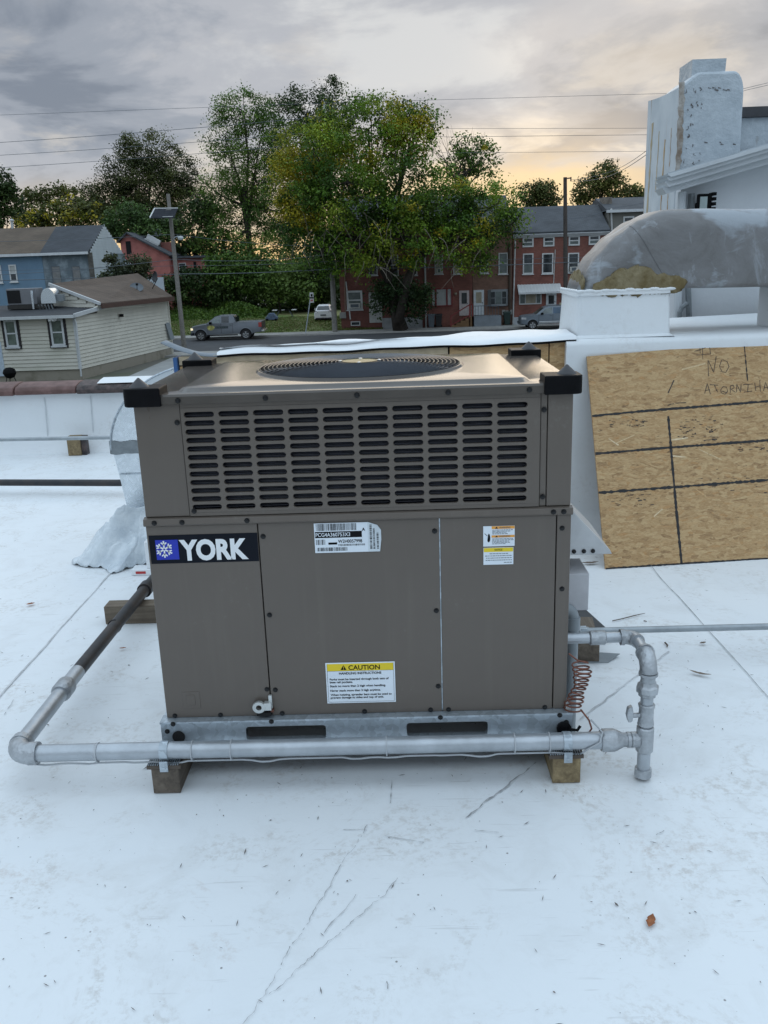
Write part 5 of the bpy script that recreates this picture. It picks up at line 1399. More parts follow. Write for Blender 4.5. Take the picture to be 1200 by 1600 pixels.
xa, xb = pt(808, 455, FY).x, pt(875, 455, FY).x; za, zb = pt(840, 444, FY).z, pt(840, 458, FY).z
MB().prism([(xa, FY, za), (xa, FY - .95, zb + .12), (xa, FY - .95, zb - .02), (xa, FY - .90, zb - .02), (xa, FY - .90, zb + .08), (xa, FY, za - .07)], (xb - xa, 0, 0)).build('awning', mat('white_awning', (0.58, 0.60, 0.61), 0.5, 0, 0.05, 1), h4)
for i in range(14): MB().bar((xa + .12 + i * (xb - xa - .24) / 13, FY - .002, za + .012), (xa + .12 + i * (xb - xa - .24) / 13, FY - .95, zb + .132), .05, .03).build('awning_rib', M_FRAME, h4)
door(h4, 853, 869, 458, 490, whd, M_GLASS)
MB().box(pt(877, 480, FY).x, pt(893, 480, FY).x, FY - .1, FY, PV, pt(885, 449, FY).z).build('side_door', whd, h4)
MB().box(a4, pt(850, 505, FY).x, FY - .06, FY - .002, GZ - .2, pt(825, 495, FY).z).build('white_base', mat('white_base', (0.5, 0.53, 0.56), 0.8, 0, 0.12, 1), h4)
MB().tube([pt(805, 375, FY - .1), pt(801.5, 508, FY - .1)], .065, 8).build('downpipe', M_PIPEW, h4)
MB().tube([pt(867.5, 390, FY - .06), pt(865, 443, FY - .06)], .035, 6).build('cable_riser', M_PIPEW, h4)
MB().box(pt(938, 340, 78.0).x, pt(952, 340, 78.0).x, 77.2, 78.4, e4 + .8, pt(945, 309, 78).z).build('chimney', mat('old_chimney', (0.20, 0.175, 0.15), 0.9, 0, 0.3, 3), h4)
for i, (px_, py_, w) in enumerate(((788, 472, 1),)): pass
for px0, px1, py0, py1 in ((784, 789, 484, 492), (790, 794, 485, 492), (797, 800, 484, 491)): MB().box(pt(px0, 488, FY).x, pt(px1, 488, FY).x, FY - .2, FY, pt(px0, py1, FY).z, pt(px0, py0, FY).z).build('gas_meter', M_CONC, h3)
# --- grey house behind at the right
h5 = thing('grey_house', 'grey sided house beyond the brick row at the chimney', 'house', (21, 76, GZ), None)
YG = 75.0; a, b = pt(951, 350, YG).x, pt(1060, 350, YG).x; ez = pt(985, 329, YG).z
MB().box(a, b, YG, YG + 9, GZ - .3, ez).build('wall', mat('grey_siding', (0.20, 0.195, 0.175), 0.85, 0, 0.08, 2), h5)
MB().prism([(a - .2, YG - .3, ez + .05), (a - .2, YG + 4.5, ez + 1.3), (a - .2, YG + 9.2, ez + .05)], (b - a + .4, 0, 0)).build('roof', M_SLATE, h5)
MB().box(a - .25, b, YG - .4, YG - .05, ez - .12, ez + .1).build('gutter', M_CORN, h5)
pxwin(h5, YG, 974, 338, 990, 355, fw=.12)
MB().tube([pt(955, 325, YG - .1), pt(957, 400, YG - .1)], .08, 8).build('downpipe', M_PIPEW, h5)
# wheelie bins in front of the row
def bin_(label, px, py, col):
    p = pt(px, py, FY - .9); t = thing('wheelie_bin', label, 'bin', (p.x, p.y, PV))
    mt = mat('bin_' + label[:9], col, 0.6)
    MB().loft([[(p.x + sx * .26 * k, p.y + sy * .3 * k, z) for sx, sy in ((-1, -1), (1, -1), (1, 1), (-1, 1))] for k, z in ((.8, PV + .05), (1.05, PV + 1.0))]).build('body', mt, t, bevel=.02)
    MB().prism([(p.x - .31, p.y - .36, PV + 1.0), (p.x - .31, p.y - .34, PV + 1.06), (p.x - .31, p.y + .1, PV + 1.12), (p.x - .31, p.y + .36, PV + 1.06), (p.x - .31, p.y + .36, PV + 1.0)], (.62, 0, 0)).build('lid', mt, t)
    for s in (-1, 1): MB().tube([(p.x + s * .24, p.y + .3, PV + .10), (p.x + s * .30, p.y + .3, PV + .10)], .1, 10).build('wheel', M_BLACKP, t)
bin_('black wheelie bin under the boarded shop window', 685.5, 508, (0.012, 0.012, 0.014))
bin_('grey blue wheelie bin beside the white downpipe', 674, 508, (0.10, 0.12, 0.14))
bin_('dark green wheelie bin between grey porch and white downpipe', 792, 508, (0.015, 0.035, 0.03))

# ------------------------------------------------------------------ cottage with pale siding at the left
M_SIDE = mat('cream_siding', (0.57, 0.55, 0.48), 0.75, 0, 0.06, 1.0)
M_SIDEG = mat('mossy_siding', (0.55, 0.53, 0.465), 0.8, 0, 0, 0.9, col2=(0.40, 0.405, 0.325), lo=0.45, hi=0.8, stretch=(.5, 1, 1.6))
M_BROWN = shingle('brown_shingle', (0.118, 0.085, 0.064), (0.092, 0.066, 0.050))
M_GUT = mat('gutter_white', (0.50, 0.52, 0.53), 0.6, 0, 0.08, 2)
ct_ = thing('cottage', 'single storey cottage with mossy cream siding and brown shingle roof', 'house', (-19, 50, GZ))
def siding(mb, a, b, z0, zt0, zt1, n_out, exp=0.20):
    """lapped boards between plan points a and b, from z0 up to a top that runs zt0 -> zt1"""
    a = Vector((*a, 0)); b = Vector((*b, 0)); n_out = Vector(n_out); z = z0; zmax = max(zt0, zt1)
    while z < zmax - .01:
        ze = min(z + exp, zmax)
        t0, t1 = 0.0, 1.0
        if zt0 != zt1:
            tt = (z + exp * .5 - zt0) / (zt1 - zt0)
            if z + exp * .5 > min(zt0, zt1):
                if zt1 > zt0: t0 = max(0, tt)
                else: t1 = min(1, tt)
        if t1 > t0:
            p, q_ = a.lerp(b, t0), a.lerp(b, t1)
            for pa, pb in ((p, q_),):
                mb.add([pa + n_out * .05 + Vector((0, 0, z)), pb + n_out * .05 + Vector((0, 0, z)), pb + n_out * .008 + Vector((0, 0, ze)), pa + n_out * .008 + Vector((0, 0, ze)), pa + Vector((0, 0, z)), pb + Vector((0, 0, z))], [(0, 1, 2, 3), (4, 5, 1, 0)])
        z = ze
    return mb
CX, CY = -16.98, 45.0                     # near corner
RX_, RY_ = -14.90, 56.6                   # far end of the side wall
side_n = Vector((RY_ - CY, -(RX_ - CX), 0)).normalized()
zf = GZ + 0.55                            # top of the foundation
ef = pt(120, 493, CY).z                   # eave of the flat-roofed front
es = pt(150, 480, 46.6).z
er = pt(262, 466, 56.3).z
# foundations, walls
MB().prism([(CX - 12, CY + .03, GZ - .3), (CX + .02, CY + .03, GZ - .3), (RX_ + .02, RY_, GZ - .3), (CX - 12, RY_, GZ - .3)], (0, 0, zf - GZ + .3)).build('foundation', mat('stained_foundation', (0.27, 0.245, 0.20), 0.9, 0, 0, 0.9, 0.1, 8, col2=(0.13, 0.115, 0.075), lo=.5, hi=.75), ct_)
MB().prism([(CX - 12, CY + .05, zf), (CX, CY + .05, zf), (RX_, RY_ - .05, zf), (CX - 12, RY_ - .05, zf)], (0, 0, ef - zf - 0.05)).build('wall', M_SIDEG, ct_)
tag(siding(MB(), (CX - 12, CY), (CX - .02, CY), zf, ef, ef, (0, -1, 0)).build('front_siding', M_SIDEG, ct_), kind='stuff')
tag(siding(MB(), (CX, CY), (RX_, RY_), zf, ef, er, side_n).build('side_siding', M_SIDE, ct_), kind='stuff')
MB().box(CX - .1, CX + .05, CY - .06, CY + .06, zf, ef).build('corner_trim', M_GUT, ct_)
MB().tube([pt(116, 498, CY - .15), pt(119, 505, CY - .1), pt(127, 588, CY - .1)], .05, 8).build('downpipe', M_GUT, ct_)
# flat dark roof in front
MB().prism([(CX - 12.2, CY - .35, ef), (CX + .12, CY - .35, ef), (CX + 1.0, CY + 4.9, ef + .42), (CX - 12.2, CY + 4.9, ef + .42)], (0, 0, .05)).build('flat_roof', mat('black_roll_roof', (0.028, 0.031, 0.036), 0.85, 0, 0.2, 0.8), ct_)
MB().bar((CX - 12.2, CY - .42, ef - .02), (CX + .12, CY - .42, ef - .02), .14, .15).build('gutter', M_GUT, ct_)
MB().bar((CX + .15, CY - .40, ef + .02), (CX + 1.05, CY + 4.8, ef + .45), .10, .20).build('rake_board', M_GUT, ct_)
# brown pitched roof behind
ap = pt(72, 449, 49.5); ra = pt(153, 474, 47.0); rb = pt(264, 463, 56.4); rt = pt(205, 441, 56.8); rtl = pt(85, 447, 50)
rdn = [Vector((ra.x + .15, ra.y, ra.z)), Vector((rb.x + .25, rb.y, rb.z)), Vector((rt.x, 58.5, rt.z + .55)), Vector((rtl.x, 49.3, rtl.z + .15))]
MB().prism(rdn, (0, 0, -.14)).build('roof', M_BROWN, ct_)
MB().bar(rdn[0] + Vector((.05, 0, -.16)), rdn[1] + Vector((.05, 0, -.16)), .12, .26).build('fascia', mat('brown_fascia', (0.075, 0.04, 0.03), 0.7), ct_)
MB().bar(rdn[3] + Vector((0, -.1, -.02)), rdn[0] + Vector((0, -.1, -.02)), .10, .16).build('rake_board', M_GUT, ct_)
gb = MB().poly([rdn[3] + Vector((0, .1, -.15)), rdn[0] + Vector((-.1, .1, -.15)), Vector((rdn[0].x - .2, rdn[0].y + .1, ef + .1)), Vector((rdn[3].x - .6, rdn[3].y + .1, ef + .1))]); gb.build('gable_wall', M_SIDE, ct_)
tag(siding(MB(), (rdn[3].x, rdn[3].y + .02), (rdn[0].x - .1, rdn[0].y + .02), ef + .32, rdn[3].z - .15, rdn[0].z - .2, (0, -1, 0)).build('gable_siding', M_SIDE, ct_), kind='stuff')
MB().prism([(CX, CY + 1.6, ef - .1), (RX_ - .02, RY_ - .06, ef - .1), (RX_ - .02, RY_ - .06, er + .1), (ra.x, ra.y, ra.z - .15)], (-.15, 0, 0)).build('wall', M_SIDE, ct_)
far = MB().prism([(rb.x - .1, RY_ - .1, GZ), (rb.x - 6, RY_ - .1, GZ), (rb.x - 6, RY_ - .1, er + 1.0), (rb.x - .1, RY_ - .1, er)], (0, .1, 0)).build('wall', M_SIDE, ct_)
dkf = mat('black_trim', (0.018, 0.015, 0.016), 0.7)
M_CURTG = mat('green_curtain_glass', (0.10, 0.125, 0.105), 0.15, 0, 0.3, 2.5)
for px0, py0, px1, py1 in ((2, 499, 35, 545), (73.5, 497, 107.5, 543)):
    a, b = pt(px0, py0, CY), pt(px1, py1, CY)
    o = window(ct_, a.x + .12, b.x - .12, b.z + .12, a.z - .05, CY - .03, fm=M_GUT, pm=M_CURTG, pm2=M_CURTG, fw=.10)
    bt = MB(); x0, x1, z0, z1 = a.x - .02, b.x + .02, b.z, a.z
    bt.box(x0, x0 + .13, CY - .06, CY - .02, z0, z1).box(x1 - .13, x1, CY - .06, CY - .02, z0, z1).box(x0 + .13, x1 - .13, CY - .12, CY - .02, z0, z0 + .10)
    bt.build('outer_trim', dkf, o)
MB().box(pt(-8, 560, CY).x, pt(5.5, 560, CY).x, CY - .06, CY - .02, GZ + .3, pt(0, 534, CY).z).build('blue_door', mat('pale_blue_door', (0.42, 0.50, 0.58), 0.5), ct_)
mb = MB(); c = pt(81, 500, CY - .35)
for k in range(4): blob(mb, (c.x + .10 * k - .12, c.y, c.z + .03 * (k % 2)), (.09, .1, .08), 300 + k, 10, 6)
mb.build('twin_floodlight', M_FRAME, ct_, smooth=True)
mb = MB(); c = pt(186, 493, 49.8) + side_n * .15; mb.box(c.x - .1, c.x + .1, c.y - .1, c.y + .1, c.z - .08, c.z + .08); mb.build('wall_lamp', M_INK, ct_)
MB().bar(pt(258, 505, 56) + side_n * .1, pt(266, 530, 56.2) + side_n * .1, .25, .3).build('meter_box', M_MASTIC, ct_)
# things on its roof
ac = thing('condenser_unit', 'grey rooftop condenser with black grille on the dark flat cottage roof', 'air conditioner', tuple(pt(35, 478, 47.5)))
yk = 47.6; zz = pt(35, 478, yk).z - .05
MB().box(pt(10, 460, yk).x, pt(56, 460, yk).x, yk, yk + 1.1, zz + .12, pt(30, 451, yk).z).build('casing', mat('ac_grey', (0.21, 0.215, 0.23), 0.55, 0.2, .08, 2), ac, bevel=.02)
MB().box(pt(11, 460, yk).x, pt(31.5, 460, yk).x, yk - .03, yk - .005, pt(20, 474, yk).z, pt(20, 454, yk).z).build('grille', M_DARK, ac)
MB().box(pt(10, 460, yk).x, pt(70, 460, yk).x, yk - .1, yk + 1.1, zz - .12, zz + .11).build('skid', mat('skid', (0.035, 0.033, 0.03), 0.8), ac)
p = pt(51, 470, yk - .2); MB().tube([p + Vector((0, 0, -.45)), p + Vector((0, 0, .55))], .06, 8).build('flue', M_GALVD, ac, smooth=True)
dk_ = thing('roof_duct', 'rounded galvanised duct beside the condenser on the cottage roof', 'duct', tuple(pt(80, 478, 48)))
x0, x1 = pt(64, 465, yk).x, pt(87, 465, yk).x; zt = pt(75, 450, yk).z; zb = pt(75, 474, yk).z
prof = [(x0, zb), (x0, zb + .2)] + [(x0 + (x1 - x0) * (0.5 - 0.5 * math.cos(a)), zb + .2 + (zt - zb - .2) * math.sin(a)) for a in [math.pi * i / 12 for i in range(13)]][1:-1] + [(x1, zb + .2), (x1, zb)]
MB().prism([(x, yk - .05, z) for x, z in prof], (0, 1.0, 0)).build('shell', M_GALVD, dk_, smooth=True)
for k_ in range(5):
    q = random.Random(k_); a = pt(60 + k_ * 5, 476, yk - .1); MB().bar(a, a + Vector((.05, .1, -.35)), .06).build('support_leg', M_MASTIC, dk_)
MB().box(x1, x1 + .35, yk + .1, yk + .5, zb + .1, zb + .45).build('junction_box', M_MASTIC, dk_)
def dish(name, label, px, py, Y, r_, face, mt, mast_to, cat='satellite dish'):
    c = pt(px, py, Y); t = thing(name, label, cat, tuple(mast_to)); f = Vector(face).normalized()
    MB().lathe(c, [(r_ * k, -.28 * r_ * (1 - k * k)) for k in (0.0, .25, .5, .75, .95, 1.0)] + [(r_ * 1.0, .02), (r_ * .95, .0)] + [(r_ * k, -.25 * r_ * (1 - k * k)) for k in (.7, .4, 0)], 24, f, False).build('reflector', mt, t, smooth=True)
    MB().tube([c - f * .25 * r_, c - f * .45 * r_ + Vector((0, 0, -.1)), mast_to], .03, 8).build('mast', M_INK, t)
    a = c + Vector((0, 0, -r_ * .9)); b = c + f * r_ * .9 + Vector((0, 0, -r_ * .3))
    MB().tube([a, b], .018, 6).box(b.x - .06, b.x + .06, b.y - .06, b.y + .06, b.z - .05, b.z + .08).build('feed_arm', M_INK, t)
M_DISH = mat('grey_dish', (0.10, 0.12, 0.14), 0.5, 0, 0.1, 2)
dish('satellite_dish', 'flat tilted grey satellite dish low on the brown cottage roof', 213.5, 449, 54.5, .42, (.25, -.55, .75), M_DISH, pt(216, 462, 54.5))
dish('satellite_dish', 'upright black satellite dish on bent mast at the brown roof edge', 242, 432.5, 56.3, .36, (-.75, -.62, .18), mat('black_dish', (0.02, 0.024, 0.03), 0.5), pt(236, 455, 56.3))
# black kettle barbecue by the cottage wall
kb = thing('kettle_barbecue', 'black kettle barbecue standing by the mossy cottage wall', 'barbecue', tuple(pt(14, 592, 43.5)))
c = pt(15, 583, 43.5); MB().lathe(c, [(0, -.3), (.22, -.22), (.34, 0), (.34, .03), (.28, .2), (.12, .29), (0, .3)], 18).build('bowl', M_BLACKP, kb, smooth=True)
for k in range(3):
    a = 2.1 * k; MB().tube([c + Vector((.2 * math.cos(a), .2 * math.sin(a), -.2)), Vector((c.x + .35 * math.cos(a), c.y + .35 * math.sin(a), GZ))], .02, 6).build('leg', M_BLACKP, kb)

# ------------------------------------------------------------------ blue row house and its white gable
bh = thing('blue_house', 'blue rendered house with brown and slate roof halves and white gutter', 'house', (-29, 76, GZ))
BY = 76.0
xl, xr = pt(-120, 400, BY).x, pt(141, 400, BY).x; ez = pt(70, 397, BY).z; xm = pt(65, 400, BY).x
BD = 5.5
M_BLUEW = mat('blue_render', (0.145, 0.235, 0.33), 0.85, 0, 0.08, 0.8)
M_BLUEG = mat('worn_blue_grey_render', (0.13, 0.165, 0.19), 0.9, 0, 0, 1.2, 0.2, 8, col2=(0.27, 0.32, 0.355), lo=.45, hi=.65)
MB().box(xl, xm - .005, BY, BY + 2 * BD, GZ - .3, ez).build('wall', M_BLUEW, bh)
MB().box(xm + .005, xr - .25, BY + .03, BY + 2 * BD, GZ - .3, ez).build('wall', M_BLUEG, bh)
zr = pt(120, 355, BY + BD).z; xrr = pt(163, 356, BY + BD).x
xmr = pt(88, 356, BY + BD).x
for A, B, Ar, Br, mt in ((xl, xm, xl, xmr, shingle('old_brown_shingle', (0.130, 0.098, 0.070), (0.108, 0.080, 0.058))), (xm, xr, xmr, xrr, shingle('dark_slate_shingle', (0.058, 0.066, 0.078), (0.045, 0.052, 0.062)))):
    MB().add([(A, BY - .3, ez), (B, BY - .3, ez), (Br, BY + BD, zr), (Ar, BY + BD, zr), (A, BY - .3, ez + .12), (B, BY - .3, ez + .12), (Br, BY + BD, zr + .12), (Ar, BY + BD, zr + .12)],
             [(0, 3, 2, 1), (4, 5, 6, 7), (0, 1, 5, 4), (1, 2, 6, 5), (2, 3, 7, 6), (3, 0, 4, 7)]).build('roof', mt, bh)
    MB().add([(Ar, BY + BD, zr + .1), (Br, BY + BD, zr + .1), (Br + (Br - B), BY + 2 * BD, ez), (A, BY + 2 * BD, ez)], [(0, 1, 2, 3)]).build('roof', mt, bh)
MB().bar((xl, BY - .38, ez - .02), (xr - .05, BY - .38, ez - .02), .16, .22).build('gutter', M_CORN, bh)
# gable wall: white lapped boards, seen obliquely
gxe = pt(192, 412, BY + 2 * BD).x
wg = mat('white_gable_siding', (0.50, 0.56, 0.61), 0.7, 0, 0.05, 1)
g0 = Vector((xr, BY, 0)); g1 = Vector((2 * xrr - xr, BY + 2 * BD, 0)); gm = Vector((xrr, BY + BD, 0)); gn = Vector(((g1 - g0).y, -(g1 - g0).x, 0)).normalized()
MB().poly([g0 + Vector((0, 0, GZ)), g1 + Vector((0, 0, GZ)), g1 + Vector((0, 0, ez)), gm + Vector((0, 0, zr + .05)), g0 + Vector((0, 0, ez))]).build('gable_wall', wg, bh)
sd = MB(); z = GZ + 4.2
while z < zr:
    if z < ez: t0, t1 = 0, 1
    else: t0 = .5 * (z - ez) / (zr - ez); t1 = 1 - t0
    p, q_ = g0.lerp(g1, t0), g0.lerp(g1, t1)
    sd.add([p + gn * .03 + Vector((0, 0, z)), q_ + gn * .03 + Vector((0, 0, z)), q_ + gn * .01 + Vector((0, 0, z + .22)), p + gn * .01 + Vector((0, 0, z + .22)), p + Vector((0, 0, z)), q_ + Vector((0, 0, z))], [(0, 1, 2, 3), (4, 5, 1, 0)])
    z += .22
tag(sd.build('gable_siding', wg, bh), kind='stuff')
MB().bar(g0 + Vector((0, -.05, GZ)), g0 + Vector((0, -.05, ez)), .35, .3).build('corner_board', mat('weathered_corner', (0.10, 0.095, 0.085), 0.9, 0, .3, 3), bh)
for px0, px1, py0, py1 in ((-4, 5, 414, 442), (13, 28.5, 413.5, 440.5)):
    pxwin(bh, BY, px0, py0, px1, py1, fw=.1, pm=M_BLIND, pm2=M_GLASS)
bricked = mat('bricked_up', (0.20, 0.20, 0.20), 0.9, 0, 0.15, 3)
for px0, px1 in ((81, 96), (113, 127)):
    a, b = pt(px0, 417, BY), pt(px1, 442, BY); o = MB().box(a.x, b.x, BY - .03, BY + .05, b.z, a.z).build('bricked_up_window', bricked, bh)
    MB().box(a.x - .08, a.x, BY - .05, BY + .03, b.z - .05, a.z + .05).box(a.x, b.x, BY - .05, BY + .03, a.z, a.z + .06).build('window_edge', M_INKG, o)
MB().tube([(pt(19, 354, BY + BD).x, BY + BD, zr - .2), (pt(19, 350, BY + BD).x, BY + BD, zr + .75)], .13, 10).lathe((pt(19, 350, BY + BD).x, BY + BD, zr + .72), [(.2, 0), (.2, .12), (.05, .2)], 10).build('vent_pipe', M_GUT, bh)
ex = [pt(180, 398, 88.5), pt(226, 434, 88.5), pt(226, 470, 88.5), pt(180, 470, 88.5)]
MB().prism(ex[::-1], (0, 1.5, 0)).build('rear_extension', wg, bh)
wl_ = thing('white_fence_wall', 'low white boarded wall between white gable and cottage roof', 'wall', (-22, 72, GZ))
a, b = pt(140, 470, 71.0).x, pt(258, 470, 71.0).x
MB().box(a, b, 71, 71.2, GZ, pt(200, 435, 71).z).build('boards', wg, wl_)
MB().box(a + 1.2, a + 3.3, 70.9, 71.0, pt(165, 441, 71).z, pt(165, 437, 71).z + .1).build('dark_band', M_INKG, wl_)
# ------------------------------------------------------------------ derelict red house
rh = thing('red_house', 'derelict red painted house with black doorway opening and sagging roof', 'house', (-24, 90, GZ))
RYY = 94.0
M_RED = mat('faded_red_paint', (0.42, 0.15, 0.13), 0.85, 0, 0.2, 1.0, 0.2, 5)
A = pt(188, 378, RYY); B = pt(199, 364, RYY); C_ = pt(264, 400, RYY); D = pt(264, 445, RYY)
bz = GZ
MB().prism([(A.x, RYY, bz), (C_.x, RYY, bz), (C_.x, RYY, C_.z), (B.x, RYY, B.z), (A.x, RYY, A.z)], (0, 9, 0)).build('gable_wall', M_RED, rh)
MB().bar(B + Vector((-.1, 4.3, .05)), C_ + Vector((.25, 4.3, .02)), 9.4, .14, Vector((0, 0, 1))).bar(B + Vector((.05, 4.3, .05)), A + Vector((-.3, 4.3, -.05)), 9.4, .14).build('roof', M_SLATE, rh)
a, b = pt(196, 377, RYY), pt(206, 397, RYY); MB().box(a.x, b.x, RYY - .03, RYY + .05, b.z, a.z).build('doorway', M_DARK, rh)
a, b = pt(266, 404, RYY + 1), pt(322, 440, RYY + 1)
MB().box(C_.x + .01, b.x, RYY + 1, RYY + 8, bz, a.z).build('rear_wing_wall', M_RED, rh)
MB().box(C_.x + .01, b.x + .4, RYY + .5, RYY + 8.2, a.z, a.z + .22).build('rear_wing_roof', M_SLATE, rh)
a, b = pt(279, 411, RYY + 1), pt(292, 428, RYY + 1); window(rh, a.x, b.x, b.z, a.z, RYY + 1, pm=M_GLASS)
a, b = pt(302, 409, RYY + 1), pt(308, 428, RYY + 1); MB().box(a.x, b.x, RYY + .97, RYY + 1, b.z, a.z).build('doorway', M_DARK, rh)
cR = pt(262, 386, RYY + 3); MB().box(cR.x - .6, cR.x + .5, RYY + 2.5, RYY + 3.8, cR.z - 1.6, cR.z + .5).build('chimney', M_BRICKD, rh)
a, b = pt(230, 369, RYY + 2), pt(250, 380, RYY + 2); MB().bar(a, b, .3, .5).bar(pt(226, 374, RYY + 2), pt(247, 384, RYY + 2), .25).build('fallen_rafter', M_FRAME, rh)
dish('satellite_dish', 'pale satellite dish on the roof of the derelict red house', 245.5, 363, RYY + 4, .5, (.2, -.8, .45), mat('pale_dish', (0.24, 0.27, 0.29), 0.5), pt(246, 374, RYY + 4))

# ------------------------------------------------------------------ white building with chimney at the right
wbm = mat('white_painted_render', (0.66, 0.69, 0.72), 0.75, 0, 0.06, 1.5, 0.15, 20)
M_COAT, k = newmat('silver_chimney_coat', 0.45, 0.15)
nz = k.noise(k.map(), 5.0, 6, 0.7, 0.1).outputs['Fac']
k.link(k.mix(k.ramp(k.noise(k.map((1, 1, .5)), 2.2, 5, .7).outputs['Fac'], [(.58, 0.0), (.68, .8)]), k.ramp(nz, [(0.3, (0.40, 0.45, 0.49)), (0.7, (0.56, 0.61, 0.65))]), (0.25, 0.20, 0.16)), k.bs.inputs['Base Color'])
k.bump(nz, 0.55, 0.04)
wb_ = thing('white_building', 'white rendered building with sloping white cornice beside the coated duct', 'building', (3.5, 4.3, 0))
YW = 4.3
cL = pt(1047, 297, YW - .28); cR_ = pt(1200, 252, YW - .28)
sl = (cR_.z - cL.z) / (cR_.x - cL.x)
xw = pt(1058, 400, YW).x
MB().prism([(xw, YW, -4), (7.0, YW, -4), (7.0, YW, cL.z + sl * (7 - cL.x)), (xw, YW, cL.z + sl * (xw - cL.x))], (0, .12, 0)).build('wall', wbm, wb_)
MB().prism([(xw + .02, YW + .121, -4), (7.0, YW + .121, -4), (7.0, 5.88, -4), (3.3, 5.88, -4), (2.80, 5.25, -4)], (0, 0, 4 + cL.z - .02)).build('wall', wbm, wb_)
def rake(z0, z1, yo, name, mt):
    MB().prism([(cL.x - .0, YW - yo, cL.z + z0), (7.0, YW - yo, cL.z + sl * (7 - cL.x) + z0), (7.0, YW - yo, cL.z + sl * (7 - cL.x) + z1), (cL.x - .03, YW - yo, cL.z + z1 + .0)], (0, yo + 0.0, 0)).build(name, mt, wb_)
M_TRIM = mat('white_cornice_paint', (0.62, 0.66, 0.69), 0.5, 0, 0.05, 3)
rake(-0.02, 0.022, 0.20, 'soffit', M_TRIM)
rake(0.0225, 0.060, 0.245, 'cornice_step', M_TRIM)
rake(0.0605, 0.085, 0.275, 'cornice_step', M_TRIM)
rake(0.0855, 0.105, 0.295, 'cornice_lip', M_TRIM)
def rz_(x): return cL.z + sl * (x - cL.x) + .108
MB().prism([(cL.x - .03, YW - .29, rz_(cL.x - .03)), (7, YW - .29, rz_(7)), (7, 5.88, rz_(7)), (2.86, 5.88, rz_(2.86)), (2.76, 5.28, rz_(2.76))], (0, 0, .012)).build('roof', M_COAT, wb_)
MB().tube([pt(1066, 300, YW - .06), pt(1058, 500, YW - .06)], .03, 8).build('downpipe', M_TRIM, wb_)
MB().tube([pt(1075, 440, YW - .05), pt(1077, 503, YW - .05)], .022, 8).tube([pt(1074, 474, YW - .12), pt(1066, 480, YW - .12), pt(1062, 488, YW - .12), pt(1062, 502, YW - .12)], .018, 8).build('conduit', M_MASTIC, wb_)
fl_ = thing('floodlight', 'black framed floodlight fixed to the white wall under the cornice', 'floodlight', tuple(pt(1100, 318, YW)))
c = pt(1101, 320, YW - .12)
MB().box(c.x - .055, c.x + .045, c.y - .02, c.y + .02, c.z - .075, c.z + .075).build('housing', M_BLACKP, fl_, bevel=.006)
MB().box(c.x - .042, c.x + .01, c.y - .024, c.y - .019, c.z - .06, c.z + .055).build('glass', mat('lamp_glass', (0.35, 0.42, 0.42), 0.15), fl_)
for k_ in range(5): MB().box(c.x + .046, c.x + .072, c.y - .03, c.y + .06, c.z - .075 + k_ * .034, c.z - .053 + k_ * .034).build('cooling_fin', M_BLACKP, fl_)
MB().box(c.x - .085, c.x - .058, c.y + .05, YW, c.z - .07, c.z + .085).build('bracket', M_MASTIC, fl_)
MB().box(c.x - .03, c.x + .03, c.y + .02, YW, c.z - .02, c.z + .02).build('arm', M_BLACKP, fl_)
# chimney stack
ch = thing('chimney_stack', 'tall white and silver coated chimney stack with rust streaks', 'chimney', (2.9, 5.4, 1.5))
YC = 5.3
fx0, fx1 = pt(1060, 250, YC).x, pt(1157, 250, YC).x
zsh = pt(1100, 112, YC).z; ztop = pt(1105, 88, YC).z
back_y = 6.25
zl = pt(1022, 157, back_y).z
prof = [(fx0, 1.0), (fx1 + .02, 1.0), (fx1, 2.2), (fx1 - .01, zsh - .17)] + [(fx1 - .10 + .09 * math.cos(a), zsh - .17 + .17 * math.sin(a)) for a in [rad(90 * i / 6) for i in range(1, 7)]] + [(fx0 + .12, zsh), (fx0, zsh - .09)]
MB().prism([(x, YC, z) for x, z in prof], (0, .55, 0)).build('front_stack', M_COAT, ch, bevel=.02)
# lower wall running back from the stack, its top falling in a curve
sp = [(YC + .02, 1.0), (YC + .02, zsh - .10)] + [(YC + .02 + (back_y - YC) * t, zsh - .10 - (zsh - .10 - zl) * t ** 2.2) for t in [i / 10 for i in range(1, 11)]] + [(back_y, 1.0)]
M_STREAK, k = newmat('white_streaked_render', 0.75)
vv_ = k.noise(k.map((1, 9.0, .5)), 1.2, 4, .6, .3).outputs['Fac']
k.link(k.mix(k.ramp(vv_, [(.60, 0.0), (.66, .85)]), k.ramp(k.noise(k.map(), 3, 5).outputs['Fac'], [(.35, (.56, .61, .65)), (.65, (.70, .74, .77))]), (0.36, 0.22, 0.10)), k.bs.inputs['Base Color'])
MB().prism([(fx0 - .012, y, z) for y, z in sp], (.40, 0, 0)).build('side_wall', M_STREAK, ch)
SN = Vector((-1, 0, 0)); SP = Vector((fx0 - .0135, 0, 0)); q = random.Random(14)
for i_, (pxa, pya, pxb, pyb, w) in enumerate(((1039, 218, 1031, 345, .035), (1020, 192, 1010, 345, .05), (1049, 200, 1046, 260, .012), (1030, 205, 1024, 300, .02), (1044, 290, 1042, 340, .02))):
    A_, B_ = onp(pxa, pya, SP, SN), onp(pxb, pyb, SP, SN)
    MB().ribbon([A_.lerp(B_, j / 14) + Vector((0, q.uniform(-.006, .006), 0)) for j in range(15)], w, SN, .5, q).build('rust_streak', mat('rust_%d' % i_, (0.40, 0.20, 0.06) if i_ in (0, 2, 4) else (0.46, 0.38, 0.25), .8, 0, 0, 6, col2=(0.58, 0.46, 0.30), stretch=(1, 6, .6)), ch)
